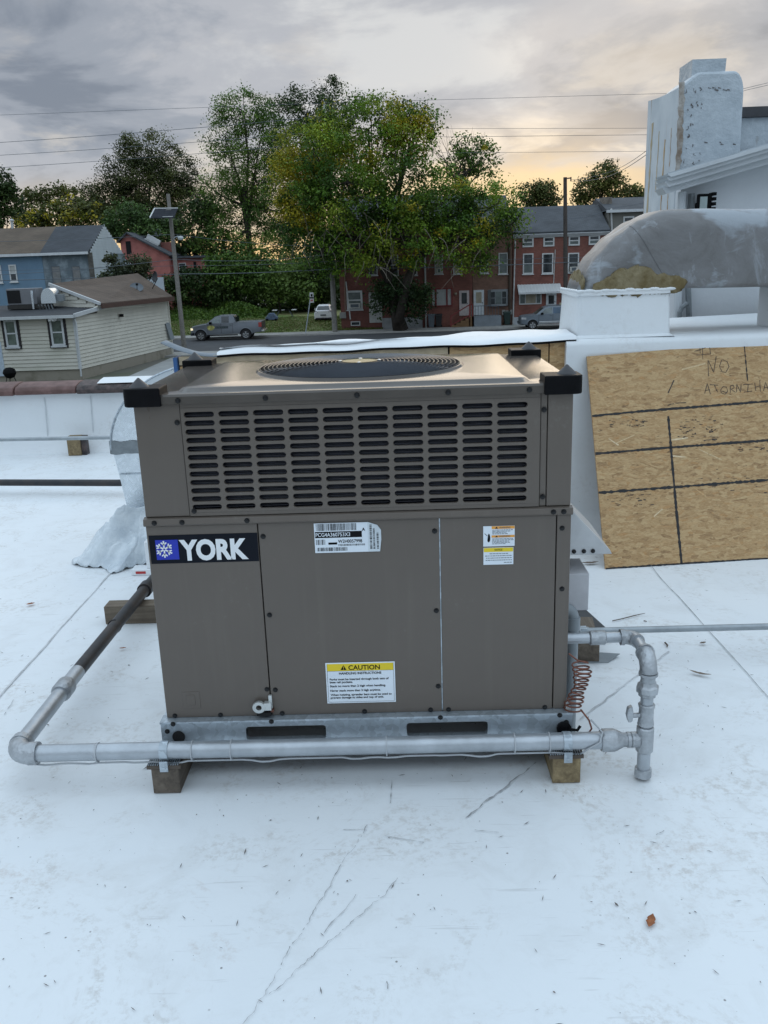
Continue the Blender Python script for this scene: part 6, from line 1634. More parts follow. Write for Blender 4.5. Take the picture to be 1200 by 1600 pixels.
# flaking brown corner where the coat has come away
FP = Vector((0, YC - .004, 0)); FN = Vector((0, -1, 0))
M_FLAKE = mat('flaked_corner', (0.24, 0.18, 0.13), .9, 0, 0, 9, .6, 30, col2=(0.50, 0.48, 0.45))
MB().ribbon([onp(1066 - 8 * j / 24 + q.uniform(-1.2, 1.2), 128 + 165 * j / 24, FP, FN) for j in range(25)], .045, FN, .22, q).build('flaked_corner', M_FLAKE, ch)
M_CRK = mat('coat_crack', (0.13, 0.12, 0.12), .8, 0, .3, 20)
ck = MB()
for j in range(46):
    x_, y_ = q.uniform(1066, 1100), q.uniform(135, 285)
    if j > 34: x_, y_ = q.uniform(1100, 1150), q.choice((137, 140, 222, 225))
    L_ = q.uniform(2, 7); ck.ribbon([onp(x_ + i * L_ / 3 * (1 if j > 34 else q.uniform(-.6, .8)), y_ + i * L_ / 3 * (.2 if j > 34 else 1), FP, FN) for i in range(4)], q.uniform(.004, .010), FN, .6, q)
tag(ck.build('coat_cracks', M_CRK, ch), kind='stuff')
MB().prism([(pt(1081, 112, YC + .1).x, YC + .1, zsh - .12), (pt(1132, 112, YC + .1).x, YC + .1, zsh - .12), (pt(1134, 112, YC + .1).x, YC + .1, ztop), (pt(1096, 112, YC + .1).x, YC + .1, ztop), (pt(1081, 112, YC + .1).x, YC + .1, ztop - .0)], (0, .34, 0)).build('flue_cap', M_COAT, ch)
up_ = thing('upper_parapet', 'silver coated upper wall with dark capping right of the chimney stack', 'wall', (4.5, 5.9, 1))
zt = pt(1200, 183, 5.9).z
MB().box(fx1 - .1, 8, 5.9, 6.2, 1.0, zt).build('coated_wall', M_COAT, up_)
MB().box(fx1 - .1, 8, 5.86, 6.25, zt + .002, zt + .085).build('dark_capping', mat('dark_cap', (0.05, 0.05, 0.055), 0.6, 0, .3, 6), up_)

# ================================================================== VEGETATION
def leaf_mat(name, trans=0.28):
    M = bpy.data.materials.new(name); M.use_nodes = True; t = M.node_tree
    bs = t.nodes['Principled BSDF']; out = t.nodes['Material Output']
    at = t.nodes.new('ShaderNodeVertexColor'); at.layer_name = 'leaf_colour'
    t.links.new(at.outputs[0], bs.inputs['Base Color']); bs.inputs['Roughness'].default_value = 0.55
    bs.inputs['Specular IOR Level'].default_value = 0.3
    tr = t.nodes.new('ShaderNodeBsdfTranslucent'); t.links.new(at.outputs[0], tr.inputs[0])
    mx = t.nodes.new('ShaderNodeMixShader'); mx.inputs[0].default_value = trans
    t.links.new(bs.outputs[0], mx.inputs[1]); t.links.new(tr.outputs[0], mx.inputs[2]); t.links.new(mx.outputs[0], out.inputs[0])
    return M
M_LEAF = leaf_mat('leaves')
M_BARK = mat('bark', (0.045, 0.036, 0.028), 0.9, 0, 0.3, 6, 0.5, 20)
M_BARKG = mat('grey_bark', (0.13, 0.115, 0.095), 0.9, 0, 0.25, 6, 0.4, 20)
def leaves_mesh(name, C, size, cols, rng, flat=0.0, out=None):
    """C: n x 3 leaf centres, cols: n x 3 colours -> folded leaf quads"""
    n = len(C)
    nn = rng.normal(size=(n, 3)) * .75
    if out is not None: nn = nn + out * 1.0
    nn[:, 2] += .55; nn /= np.linalg.norm(nn, axis=1)[:, None] + 1e-9
    d = rng.normal(size=(n, 3)); d -= nn * (d * nn).sum(1)[:, None]; d /= np.linalg.norm(d, axis=1)[:, None] + 1e-9
    e = np.cross(nn, d)
    s = size * rng.uniform(0.6, 1.35, n)[:, None]
    a = C - d * s * .5; b = C + e * s * .32; c = C + d * s * .5; f = C - e * s * .32
    V = np.stack([a, b, c, f], 1).reshape(-1, 3)
    me = bpy.data.meshes.new(name)
    me.vertices.add(n * 4); me.vertices.foreach_set('co', V.astype('f').ravel())
    me.loops.add(n * 4); me.loops.foreach_set('vertex_index', np.arange(n * 4, dtype='i'))
    me.polygons.add(n); me.polygons.foreach_set('loop_start', np.arange(0, n * 4, 4, dtype='i'))
    me.update(calc_edges=True)
    ca = me.color_attributes.new('leaf_colour', 'FLOAT_COLOR', 'POINT')
    cc = np.ones((n * 4, 4), 'f'); cc[:, :3] = np.repeat(np.clip(cols, 0.003, 1), 4, axis=0)
    ca.data.foreach_set('color', cc.ravel())
    me.materials.append(M_LEAF)
    return me
def lobes_px(lst, Y, deep=0.85, yj=1.0, seed=0):
    """(px, py, rx, ry[, dy]) -> world ellipsoids at distance Y"""
    out = []; q = random.Random(seed)
    for l in lst:
        Yl = Y + (l[4] if len(l) > 4 else q.uniform(-yj, yj)); c = pt(l[0], l[1], Yl)
        k = (Yl - CP.y) / FPX * 1.02
        out.append((c, l[2] * k, (l[2] + l[3]) * .5 * k * deep, l[3] * k))
    return out
GREEN = [(0.062, 0.120, 0.020), (0.095, 0.170, 0.028), (0.135, 0.215, 0.036)]
DARK = [(0.026, 0.050, 0.014), (0.042, 0.076, 0.020), (0.068, 0.110, 0.028)]
OLIVE = [(0.075, 0.090, 0.022), (0.110, 0.125, 0.030), (0.150, 0.155, 0.038)]
AMBER = [(0.042, 0.095, 0.012), (0.075, 0.150, 0.017), (0.135, 0.225, 0.022), (0.24, 0.31, 0.03)]
YELL = [(0.36, 0.31, 0.022), (0.48, 0.40, 0.03), (0.25, 0.27, 0.028)]
def crown(lobes, n, size, rng, pal, yellow=0.0, clump=0.42, per=26, shell=0.55, yellow_at=None):
    vols = np.array([l[1] * l[2] * l[3] for l in lobes]) ** 0.7; vols /= vols.sum()
    nc = max(4, n // per); idx = rng.choice(len(lobes), nc, p=vols)
    cen = np.array([tuple(l[0]) for l in lobes])[idx]; rad3 = np.array([l[1:] for l in lobes])[idx]
    d = rng.normal(size=(nc, 3)); d /= np.linalg.norm(d, axis=1)[:, None]
    rr_ = rng.uniform(shell ** 3, 1.0, nc) ** (1 / 3.)
    cc = cen + d * rad3 * rr_[:, None] * rng.uniform(.9, 1.12, nc)[:, None]
    # many leaves round each twig end
    rep_ = rng.poisson(per, nc) + 4
    C = np.repeat(cc, rep_, axis=0)
    cs = clump * rng.uniform(.55, 1.5, nc)
    off = rng.normal(size=C.shape); rl = np.linalg.norm(off, axis=1)[:, None] + 1e-9
    off = off / rl * np.minimum(rl, 2.0); C = C + off * np.repeat(cs, rep_)[:, None] * np.array([1, 1, .72])
    P = np.array(pal); ph = rng.uniform(0, 6.28, 6); w_ = np.sin(cc[:, 0] * .9 + ph[0]) * np.sin(cc[:, 2] * 1.1 + ph[1]) + np.sin(cc[:, 1] * .8 + cc[:, 2] * .6 + ph[2]) + rng.normal(size=nc) * .7
    base = P[np.clip(((w_ + 1.8) / 3.6 * len(P)).astype(int), 0, len(P) - 1)] * rng.uniform(.55, 1.45, nc)[:, None]
    yl = rng.random(nc) < yellow
    if yellow_at is not None:
        for (c, r_) in yellow_at: yl |= (np.linalg.norm((cc - np.array(c)) * np.array([1, .5, 1]), axis=1) < r_) & (rng.random(nc) < .75)
    Yc = np.array(YELL); base[yl] = Yc[rng.integers(0, 3, yl.sum())]
    cols = np.repeat(base, rep_, axis=0) * rng.uniform(.84, 1.16, (len(C), 1))
    return C, cols, off / (np.linalg.norm(off, axis=1)[:, None] + 1e-9)
def branches(mb, base, lobes, rng, r0, trunk_top=None, lean=(0, 0), nsub=4, seg=7):
    """tapered trunk with limbs to each lobe and smaller boughs inside it"""
    base = Vector(base); cs = [l[0] for l in lobes]
    top = Vector(trunk_top) if trunk_top is not None else sum(cs, Vector()) / len(cs)
    n = 7; tr = [base.lerp(top, i / (n - 1)) + Vector((rng.normal() * .12, rng.normal() * .12, 0)) * (i > 0) for i in range(n)]
    mb.tube(tr, [r0 * 1.35] + [r0 * (1 - .55 * i / (n - 1)) for i in range(1, n)], 9)
    for l in lobes:
        k = rng.integers(n // 2, n - 1); p = tr[k]; c = l[0]
        mid = p.lerp(c, .5) + Vector((rng.normal() * .35, rng.normal() * .35, .25))
        mb.tube([p, p.lerp(mid, .5) + Vector((0, 0, .1)), mid, c], [r0 * .42, r0 * .34, r0 * .24, r0 * .12], seg)
        for _ in range(nsub):
            d = Vector(rng.normal(size=3)); d.normalize(); e = Vector((c.x + d.x * l[1] * .85, c.y + d.y * l[2] * .85, c.z + d.z * l[3] * .85))
            m_ = c.lerp(e, .5) + Vector((rng.normal() * .2, rng.normal() * .2, rng.normal() * .2))
            st = c if rng.random() < .6 else mid
            mb.tube([st, m_, e], [r0 * .13, r0 * .08, .012], 5)
    return mb
def tree(name, label, base_px, Y, lobes, n, size, seed, pal=GREEN, yellow=0.0, r0=0.3, per=26, clump=0.42, cat='tree', group=None, base=None, trunk_top=None, nsub=4, yj=1.0, bark=None, shell=.55, yellow_at=None, zb=None):
    rng = np.random.default_rng(seed); L = lobes_px(lobes, Y, seed=seed, yj=yj)
    if base is None:
        b = pt(base_px, 500, Y); base = Vector((b.x, Y, GZ + 0.1 if zb is None else zb))
    t = thing(name, label, cat, tuple(base), group)
    C, cols, cc = crown(L, n, size, rng, pal, yellow, clump, per, shell, yellow_at)
    branches(MB(), base, L, rng, r0, trunk_top, nsub=nsub).build('trunk', bark or M_BARK, t, smooth=True, auto=False)
    o = bpy.data.objects.new('crown', leaves_mesh('crown', C, size, cols, rng, out=cc)); COL.objects.link(o); place(o, t)
    return t
def shrub(name, label, Y, lobes, n, size, seed, pal=GREEN, cat='shrub', group='bushes at the back of the lot', **k):
    return tree(name, label, lobes[0][0], Y, lobes, n, size, seed, pal, cat=cat, group=group, r0=.10, nsub=3, yj=.4, **k)
# --- the street tree
TA = 69.6
la = [(575, 203, 74, 46, 0), (632, 212, 44, 42, 1), (488, 238, 54, 46, -1), (462, 300, 38, 52, -.5), (470, 350, 34, 40, 0), (540, 285, 70, 65, -2), (620, 292, 62, 58, -1.5), (690, 318, 55, 48, 0), (758, 330, 58, 40, .5), (722, 378, 52, 36, -.5), (640, 372, 56, 42, -1.5), (558, 378, 56, 45, -1), (500, 392, 38, 42, 0), (800, 350, 24, 24, 0), (660, 180, 22, 22, .5), (750, 412, 26, 14, 0)]
ya = [(tuple(pt(x, y, TA)), r_) for x, y, r_ in ((450, 240, 1.5), (455, 320, 1.2), (500, 255, 1.1), (545, 265, 1.0), (610, 175, .9), (640, 230, .9), (445, 255, 1.6), (440, 290, 1.5), (470, 265, 1.3), (570, 245, 1.2), (580, 290, 1.0), (745, 275, .9), (725, 300, .7), (480, 345, 1.0), (530, 310, .9), (620, 190, 1.0), (660, 190, .9), (790, 425, .8), (600, 220, .9), (505, 225, .8))]
ta = tree('street_tree', 'big spreading street tree with yellowing leaves at the kerb', 623, TA, la, 74000, .20, 11, AMBER, .05, r0=.50, per=70, clump=.46, base=(pt(626, 523, 70.6).x, 70.6, GZ + .13), trunk_top=tuple(pt(585, 330, TA - .3)), nsub=6, yellow_at=ya, shell=.35)
MB().tube([pt(622, 505, TA), pt(636, 440, TA), pt(652, 405, TA), pt(690, 372, TA), pt(740, 345, TA)], [.36, .36, .34, .24, .10], 9).build('limb', M_BARK, ta, smooth=True, auto=False)
MB().tube([pt(608, 440, TA - .4), pt(560, 350, TA - .6), pt(525, 318, TA - .8), pt(470, 290, TA - .8)], [.30, .22, .18, .06], 8).build('limb', M_BARK, ta, smooth=True, auto=False)
# dead hanging twigs on its near side
tw = MB(); q = random.Random(55)
for k in range(42):
    a = (q.uniform(455, 620), q.uniform(330, 395)) if k < 26 else (q.uniform(560, 760), q.uniform(350, 420))
    p = pt(a[0], a[1], TA - 3.2 + q.uniform(-.8, .8)); pts = [p]
    d = Vector((q.uniform(-.6, .6), q.uniform(-.3, .3), -.1))
    for i in range(5):
        d = (d + Vector((q.uniform(-.3, .3), 0, -.22))); p = p + d * .45; pts.append(p)
    tw.tube(pts, [.03, .026, .022, .018, .012, .008], 5)
tag(tw.build('dead_twigs', mat('dead_twig', (0.20, 0.175, 0.14), 0.9), ta), kind='stuff')
# ivy and suckers round its trunk
shrub('ivy_growth', 'dark ivy and sucker shoots crowding the street tree trunk', 70.4, [(620, 455, 36, 24), (645, 476, 28, 20), (598, 470, 20, 18), (665, 462, 14, 16)], 5000, .22, 12, [(0.022, 0.046, 0.014), (0.035, 0.066, 0.02), (0.05, 0.085, 0.026)], cat='ivy', group=None, clump=.35)
# --- trees behind the lot
tree('poplar_tree', 'tall airy poplar with gaps of sky behind the grass lot', 395, 98, [(378, 172, 36, 34), (352, 215, 30, 30), (362, 262, 38, 45), (345, 305, 30, 40), (408, 215, 42, 45), (400, 280, 45, 45), (375, 350, 55, 45), (430, 330, 45, 50), (350, 390, 45, 40), (420, 395, 55, 45)], 38000, .21, 21, GREEN, .0, r0=.45, per=60, clump=.50, zb=GZ + .6, nsub=6)
tree('poplar_tree', 'darker twin topped poplar rising behind the street tree', 500, 104, [(520, 150, 18, 26), (480, 172, 42, 30), (440, 190, 34, 34), (512, 190, 30, 34), (470, 230, 55, 45), (560, 175, 14, 18), (450, 300, 60, 55), (520, 280, 50, 60), (480, 380, 60, 50)], 34000, .24, 22, DARK, .0, r0=.5, per=60, clump=.55, zb=GZ + .6)
tree('broad_tree', 'broad dense olive tree behind the blue house', 235, 118, [(232, 238, 44, 28), (205, 268, 44, 36), (268, 272, 36, 36), (235, 300, 60, 40), (175, 312, 36, 34), (290, 318, 28, 34), (225, 345, 60, 35), (150, 322, 28, 26), (130, 302, 14, 16)], 46000, .25, 23, [(0.034, 0.048, 0.013), (0.055, 0.070, 0.018), (0.085, 0.098, 0.025)], .0, r0=.5, per=80, clump=.62, zb=GZ + .4)
tree('edge_tree', 'dark tree standing above the brown roof', 8, 112, [(2, 290, 22, 26), (12, 318, 22, 24), (-20, 310, 30, 40), (6, 345, 30, 20)], 5000, .38, 24, DARK, 0, r0=.3, zb=GZ)
tree('scrub_tree', 'thin low tree against the sunset behind the blue house', 62, 125, [(62, 308, 26, 12), (95, 303, 24, 14), (112, 312, 20, 14), (50, 325, 24, 14)], 2600, .38, 25, OLIVE, 0, r0=.2, per=18, zb=GZ)
tree('yellow_tree', 'yellowish autumn tree line just over the brown roof ridge', 100, 105, [(80, 335, 32, 18), (115, 332, 36, 20), (148, 338, 28, 18), (50, 345, 24, 14)], 5200, .34, 26, OLIVE, .30, r0=.25, zb=GZ)
tree('round_tree', 'small round bright green tree between blue and red houses', 203, 99, [(200, 345, 36, 27), (225, 350, 26, 22), (180, 352, 24, 20), (240, 362, 30, 22)], 6500, .28, 27, [(0.055, 0.105, 0.026), (0.075, 0.135, 0.034), (0.095, 0.16, 0.042)], 0, r0=.22, per=34, clump=.35, zb=GZ)
tree('dark_tree', 'dark tree filling the gap behind the leaning lamp pole', 300, 101, [(300, 350, 36, 36), (275, 375, 30, 30), (330, 385, 36, 34), (300, 405, 34, 24), (318, 330, 22, 26)], 8000, .34, 28, DARK, 0, r0=.3, per=30, zb=GZ + .4)
tree('sparse_tree', 'half bare tree with thin branches right of the street tree crown', 728, 86, [(742, 240, 30, 26), (718, 262, 24, 24), (755, 262, 26, 16), (700, 290, 26, 26), (720, 222, 12, 10)], 2600, .26, 29, GREEN, .03, r0=.22, per=16, clump=.32, zb=GZ, nsub=9, bark=M_BARKG)
tw = MB(); q = random.Random(66)
for k in range(34):
    p = pt(716 + q.uniform(-10, 10), 285 + q.uniform(-12, 10), 86); a = q.uniform(-.9, 1.25); d = Vector((math.sin(a), q.uniform(-.3, .3), abs(math.cos(a)))); pts = [p]
    for i in range(6): d = (d + Vector((q.uniform(-.22, .22), 0, q.uniform(-.14, .12)))).normalized(); p = p + d * q.uniform(.55, 1.0); pts.append(p)
    tw.tube(pts, [.05, .04, .032, .024, .018, .012, .006], 5)
tw.build('bare_branches', M_BARKG, bpy.data.objects['sparse_tree'])
GA = 112
tree('far_tree', 'rounded tree beyond the slate roof left of the utility pole', 843, GA, [(832, 302, 20, 15), (852, 300, 18, 14), (845, 315, 30, 12)], 3600, .30, 31, OLIVE, 0, r0=.2, per=20, clump=.4, zb=GZ)
tree('far_tree', 'taller loose crowned tree beyond the slate roof right of the pole', 945, GA, [(945, 278, 22, 18), (925, 292, 24, 15), (962, 290, 22, 18), (950, 262, 10, 10), (940, 312, 40, 14), (908, 308, 16, 10)], 5200, .30, 32, OLIVE, 0, r0=.25, per=20, clump=.42, zb=GZ)
tree('far_tree', 'small far tree between loose crowned tree and chimney stack', 994, GA, [(992, 303, 13, 10), (1004, 310, 14, 10)], 1500, .30, 33, OLIVE, 0, r0=.18, per=18, zb=GZ)
# --- shrubs
BR_ = [(0.085, 0.150, 0.032), (0.115, 0.185, 0.042), (0.14, 0.21, 0.05)]
shrub('green_bush', 'bright green bush at the back of the grass lot', 91, [(440, 432, 34, 26), (420, 452, 30, 20), (465, 450, 28, 22), (405, 440, 20, 16)], 6000, .30, 41, BR_)
shrub('green_bush', 'dark bush between bright green bush and white hatchback', 93, [(495, 440, 30, 34), (520, 420, 24, 40), (480, 470, 24, 16), (510, 400, 30, 30), (500, 475, 24, 14)], 6000, .32, 42, DARK)
shrub('green_bush', 'dark bush below the derelict red wing', 92, [(300, 450, 34, 20), (330, 440, 30, 24), (275, 450, 22, 18), (345, 460, 30, 18), (300, 432, 24, 12)], 6000, .30, 43, DARK)
shrub('green_bush', 'mid green bush between bright green bush and lamp pole', 92, [(375, 430, 30, 34), (395, 410, 26, 24), (360, 455, 26, 16), (350, 420, 24, 22), (335, 418, 18, 18)], 6000, .30, 44, GREEN)
shrub('ornamental_tree', 'small layered tree in front of the white gable', 66, [(195, 420, 26, 10), (180, 432, 30, 7), (215, 412, 20, 14), (222, 428, 14, 14), (172, 404, 14, 4), (196, 434, 34, 6)], 4200, .20, 45, [(0.05, 0.062, 0.026), (0.068, 0.08, 0.03), (0.045, 0.06, 0.03)], cat='tree', group=None, clump=.22, shell=.2)
# low rank growth over the back of the lot, one mass nobody could count
def mass(name, label, region, n, size, seed, pal):
    rng = np.random.default_rng(seed); x0, x1, y0, y1, h = region
    x = rng.uniform(x0, x1, n); y = rng.uniform(y0, y1, n)
    top = h * (.55 + .45 * np.sin(x * .9 + y * .6) * np.sin(x * .37 + 1.3)) * np.clip((y - y0) / 2.0, .15, 1)
    z = GZ + 0.10 + 0.034 * (y - 72.5) + rng.uniform(0, 1, n) ** .6 * top
    P = np.array(pal); cols = P[rng.integers(0, len(P), n)] * rng.uniform(.7, 1.3, (n, 1))
    o = bpy.data.objects.new(name, leaves_mesh(name, np.stack([x, y, z], 1), size, cols, rng)); COL.objects.link(o)
    tag(o, label, 'undergrowth', kind='stuff'); return o
mass('undergrowth', 'low creeping green growth over the back of the grass lot', (-27, -13.0, 86, 93, 1.5), 14000, .26, 51, GREEN + BR_[:1])
mass('undergrowth', 'dark brush at the foot of the far trees', (-40, -4.5, 93, 102, 4.5), 26000, .36, 52, DARK)
mass('undergrowth', 'dark far woodland floor behind all houses', (-75, 45, 122, 132, 7.0), 24000, .6, 53, DARK)
mass('rough_grass', 'rough grass tufts of the lot', (-26, -4.2, 72.8, 86, .16), 26000, .15, 54, [(0.10, 0.165, 0.035), (0.18, 0.20, 0.07), (0.13, 0.19, 0.05), (0.22, 0.20, 0.09)])
mass('weeds', 'weeds along the front of the end house', (pt(528, 510, 73).x, pt(598, 510, 73).x, 72.6, 73.4, .9), 900, .16, 55, OLIVE)

# ================================================================== STREET FURNITURE
M_POLE = timber('pole_timber', (0.17, 0.16, 0.145), (0.30, 0.285, 0.26), 'z')
M_POLED = timber('pole_timber_dark', (0.055, 0.045, 0.040), (0.10, 0.082, 0.072), 'z')
lp = thing('lamp_pole', 'leaning grey timber pole with solar panel and street lamp', 'pole', tuple(pt(288, 548, 59)))
a, b = pt(288.5, 549, 59), pt(262.5, 303, 59)
MB().tube([Vector((a.x, a.y, GZ)), a.lerp(b, .5), b], [.17, .15, .12], 12).build('pole', M_POLE, lp, smooth=True)
pa, pb, pc, pd = pt(242, 327, 58.6), pt(278, 326.5, 58.6), pt(272, 341, 57.6), pt(234.5, 341.5, 57.6)
MB().prism([pd, pc, pb, pa], (0, 0, .05)).build('solar_panel', mat('solar_cells', (0.03, 0.033, 0.04), 0.8, 0, .2, 3, spec=.1), lp)
fr = MB()
for u, v in ((pa, pb), (pd, pa)): fr.bar(u + Vector((0, 0, .05)), v + Vector((0, 0, .05)), .07, .09)
fr.bar(pt(254, 339, 57.7), pt(270, 338.5, 57.7), .07).build('panel_frame', M_FRAME, lp)
MB().bar(pt(263.5, 330, 58.4), pt(266, 330, 58.9), .35, .25).build('bracket', M_CONC, lp)
arm = [pt(269.5, 377, 58.9), pt(273, 371, 58.7), pt(278, 369, 58.4)]
MB().tube(arm, .035, 8).build('lamp_arm', M_GALV, lp, smooth=True)
c = pt(282, 371, 58.3); MB().lathe(c, [(0, -.18), (.14, -.15), (.2, -.04), (.17, .06), (0, .1)], 14).build('lamp_head', mat('lamp_head', (0.50, 0.55, 0.57), 0.4), lp, smooth=True)
up = thing('utility_pole', 'tall utility pole rising out of the street tree crown', 'pole', tuple(pt(523.5, 525, 71.4)), 'utility poles')
a, b = pt(523.5, 524, 71.4), pt(509, 195, 71.4)
MB().tube([Vector((a.x, a.y, GZ + .1)), a.lerp(b, .5), b], [.22, .19, .15], 12).build('pole', M_POLE, up, smooth=True)
MB().tube([b + Vector((-.04, 0, -.6)), pt(506.5, 159, 71.4)], [.10, .07], 8).build('pole_top', M_GUT, up, smooth=True)
MB().bar(pt(494, 183, 71.4), pt(526, 179, 71.4), .12).build('crossarm', M_POLE, up)
MB().bar(pt(500, 206, 71.4), pt(520, 205, 71.4), .12).build('crossarm', M_POLE, up)
c = pt(535, 345, 71.1); MB().lathe(c, [(.0, -.55), (.28, -.5), (.3, .4), (.25, .5), (0, .55)], 14).build('transformer', M_MASTIC, up, smooth=True)
MB().bar(c, Vector((a.lerp(b, .53).x, 71.4, c.z)), .1).build('transformer_bracket', M_MASTIC, up)
rp_ = thing('utility_pole', 'dark brown utility pole in front of the awning house', 'pole', tuple(pt(884, 512, 69.2)), 'utility poles')
a, b = pt(884, 512, 69.2), pt(883, 277, 69.2)
MB().tube([Vector((a.x, a.y, GZ + .1)), a.lerp(b, .5), b], [.19, .17, .14], 12).build('pole', M_POLED, rp_, smooth=True)
MB().bar(pt(884, 279, 69.0), pt(893, 278, 69.0), .09).bar(pt(892, 276.5, 69.0), pt(892, 283, 69.0), .08).build('insulator_arm', M_POLED, rp_)
MB().box(pt(874, 478, 69).x, pt(882, 478, 69).x, 68.9, 69.15, pt(878, 487, 69).z, pt(878, 473, 69).z).build('cable_box', M_CURT, rp_)
sg = thing('bus_stop_sign', 'leaning bus stop sign post at the edge of the grass', 'sign', tuple(pt(477.5, 526, 70.6)))
a, b = pt(477.5, 524, 70.6), pt(486.2, 458, 70.6)
MB().tube([Vector((a.x, a.y, GZ + .12)), b], .045, 8).build('post', M_GALV, sg, smooth=True)
o = MB().box(b.x - .13, b.x + .19, 70.50, 70.53, pt(486, 473, 70.5).z, pt(486, 457, 70.5).z).build('sign_plate', M_FRAME, sg)
MB().box(b.x - .04, b.x + .11, 70.49, 70.4985, pt(486, 463.5, 70.5).z, pt(486, 459.5, 70.5).z).build('bus_symbol', M_INK, o)
MB().box(b.x - .12, b.x + .17, 70.49, 70.4985, pt(486, 466.5, 70.5).z, pt(486, 464.3, 70.5).z).build('dark_band', M_INK, o)
MB().box(b.x - .09, b.x + .12, 70.49, 70.4985, pt(486, 471, 70.5).z, pt(486, 468, 70.5).z).build('red_print', mat('sign_red', (0.4, 0.12, 0.12), 0.5), o)
# junk at the back of the lot
jk = thing('toy_buggy', 'small blue and grey toy buggy left on the grass', 'buggy', tuple(pt(424, 489, 83)))
z0 = lot_z(83); c = pt(424, 486, 83)
MB().loft([[(c.x + sx * k_ * .55, c.y + sy * .3, z0 + zz_) for sx, sy in ((-1, -1), (1, -1), (1, 1), (-1, 1))] for k_, zz_ in ((1, .12), (1.1, .35), (.75, .5), (.45, .75))]).build('body', mat('buggy_blue', (0.10, 0.14, 0.22), .5, 0, .3, 4), jk, bevel=.04)
for sx in (-1, 1):
    for sy in (-1, 1): MB().tube([(c.x + sx * .42, c.y + sy * .28, z0 + .12), (c.x + sx * .42, c.y + sy * .36, z0 + .12)], .14, 12).build('wheel', M_BLACKP, jk)
pt_ = thing('picnic_table', 'folding picnic table with white bench ends in the shade', 'table', tuple(pt(444, 486, 86)))
z0 = lot_z(86); c = pt(444, 480, 86)
MB().box(c.x - .8, c.x + .8, 85.7, 86.4, z0 + .70, z0 + .75).build('top', M_BLACKP, pt_)
for s in (-1, 1):
    MB().box(c.x + s * .95 - .22, c.x + s * .95 + .22, 85.6, 86.5, z0 + .72, z0 + .78).build('bench_end', M_FRAME, pt_)
    for yy in (85.7, 86.3): MB().bar((c.x + s * .9, yy, z0 - .05), (c.x + s * .5, yy, z0 + .70), .05).build('leg', M_INKG, pt_)
MB().box(c.x - .25, c.x + .05, 85.65, 85.9, z0 + .751, z0 + .79).build('paper', M_FRAME, pt_)

# ------------------------------------------------------------------ overhead wires
def wire(label, pts, r=.018, sag=0.0):
    r *= .7
    P = [Vector(p) for p in pts]; out = []
    for i in range(len(P) - 1):
        k = 14
        for j in range(k + (i == len(P) - 2)):
            t = j / k; p = P[i].lerp(P[i + 1], t); p.z -= sag * 4 * t * (1 - t); out.append(p)
    tag(MB().tube(out, r, 5).build('overhead_wire', M_INKG, None), label, 'wire', 'overhead wires along the street')
top = pt(508, 162, 71.4)
wire('highest wire running to the top of the tall utility pole', [pt(-140, 185, 71.4), pt(506, 161, 71.4), pt(1150, 143, 71.4)], .018)
wire('second wire from the top beside the tall utility pole', [pt(-140, 231, 71.4), pt(494, 183, 71.4)], .026, .15)
wire('third wire crossing the sky left of the tall pole', [pt(-140, 250, 71.4), pt(500, 206, 71.4)], .024, .15)
wire('lowest sky wire left of the tall pole', [pt(-140, 270, 71.4), pt(520, 222, 71.4)], .024, .15)
wire('upper of three wires between tall pole and chimney', [pt(526, 179, 71.4), pt(700, 201, 71.4), pt(1150, 200, 71.4)], .018)
wire('middle of three wires between tall pole and chimney', [pt(520, 205, 71.4), pt(700, 214, 71.4), pt(1150, 209, 71.4)], .022)
wire('lower of three wires between tall pole and chimney', [pt(520, 222, 71.4), pt(700, 239, 71.4), pt(1150, 235, 71.4)], .018)
wire('thick cable crossing low in front of the brick row', [pt(-150, 441, 68), pt(284, 428, 68), pt(523, 420, 69), pt(884, 410, 69.0), pt(1150, 404, 69)], .040, .1)
wire('thinner cable just above the thick low cable', [pt(-150, 424, 68), pt(277, 415, 68), pt(523, 408, 69), pt(884, 402.5, 69.0), pt(1150, 396, 69)], .020, .1)
wire('cable strung across the blue house roof', [pt(-150, 377, 68), pt(272, 366, 60), pt(523, 385, 69)], .020, .2)
wire('second cable strung across the blue house', [pt(-150, 433, 68), pt(275, 405, 60), pt(523, 396, 69)], .026, .3)
wire('service cable from the dark brown pole up toward the chimney stack', [pt(891, 283, 69), pt(950, 276, 60), pt(1012, 240, 40)], .024, .1)
wire('second service cable beside the first at the chimney', [pt(891, 281, 69), pt(955, 268, 60), pt(1012, 234, 40)], .020, .1)
wire('service drop from the dark brown pole over the slate roof', [pt(886, 342, 69), pt(955, 325, 70), pt(1060, 300, 72)], .024, .2)
wire('service cable to the right of the chimney stack', [pt(1140, 143, 9), pt(1160, 139, 9.5), pt(1230, 122, 11)], .004)
wire('twin service cable to the right of the chimney stack', [pt(1140, 150, 9), pt(1165, 141, 9.5), pt(1230, 126, 11)], .004)

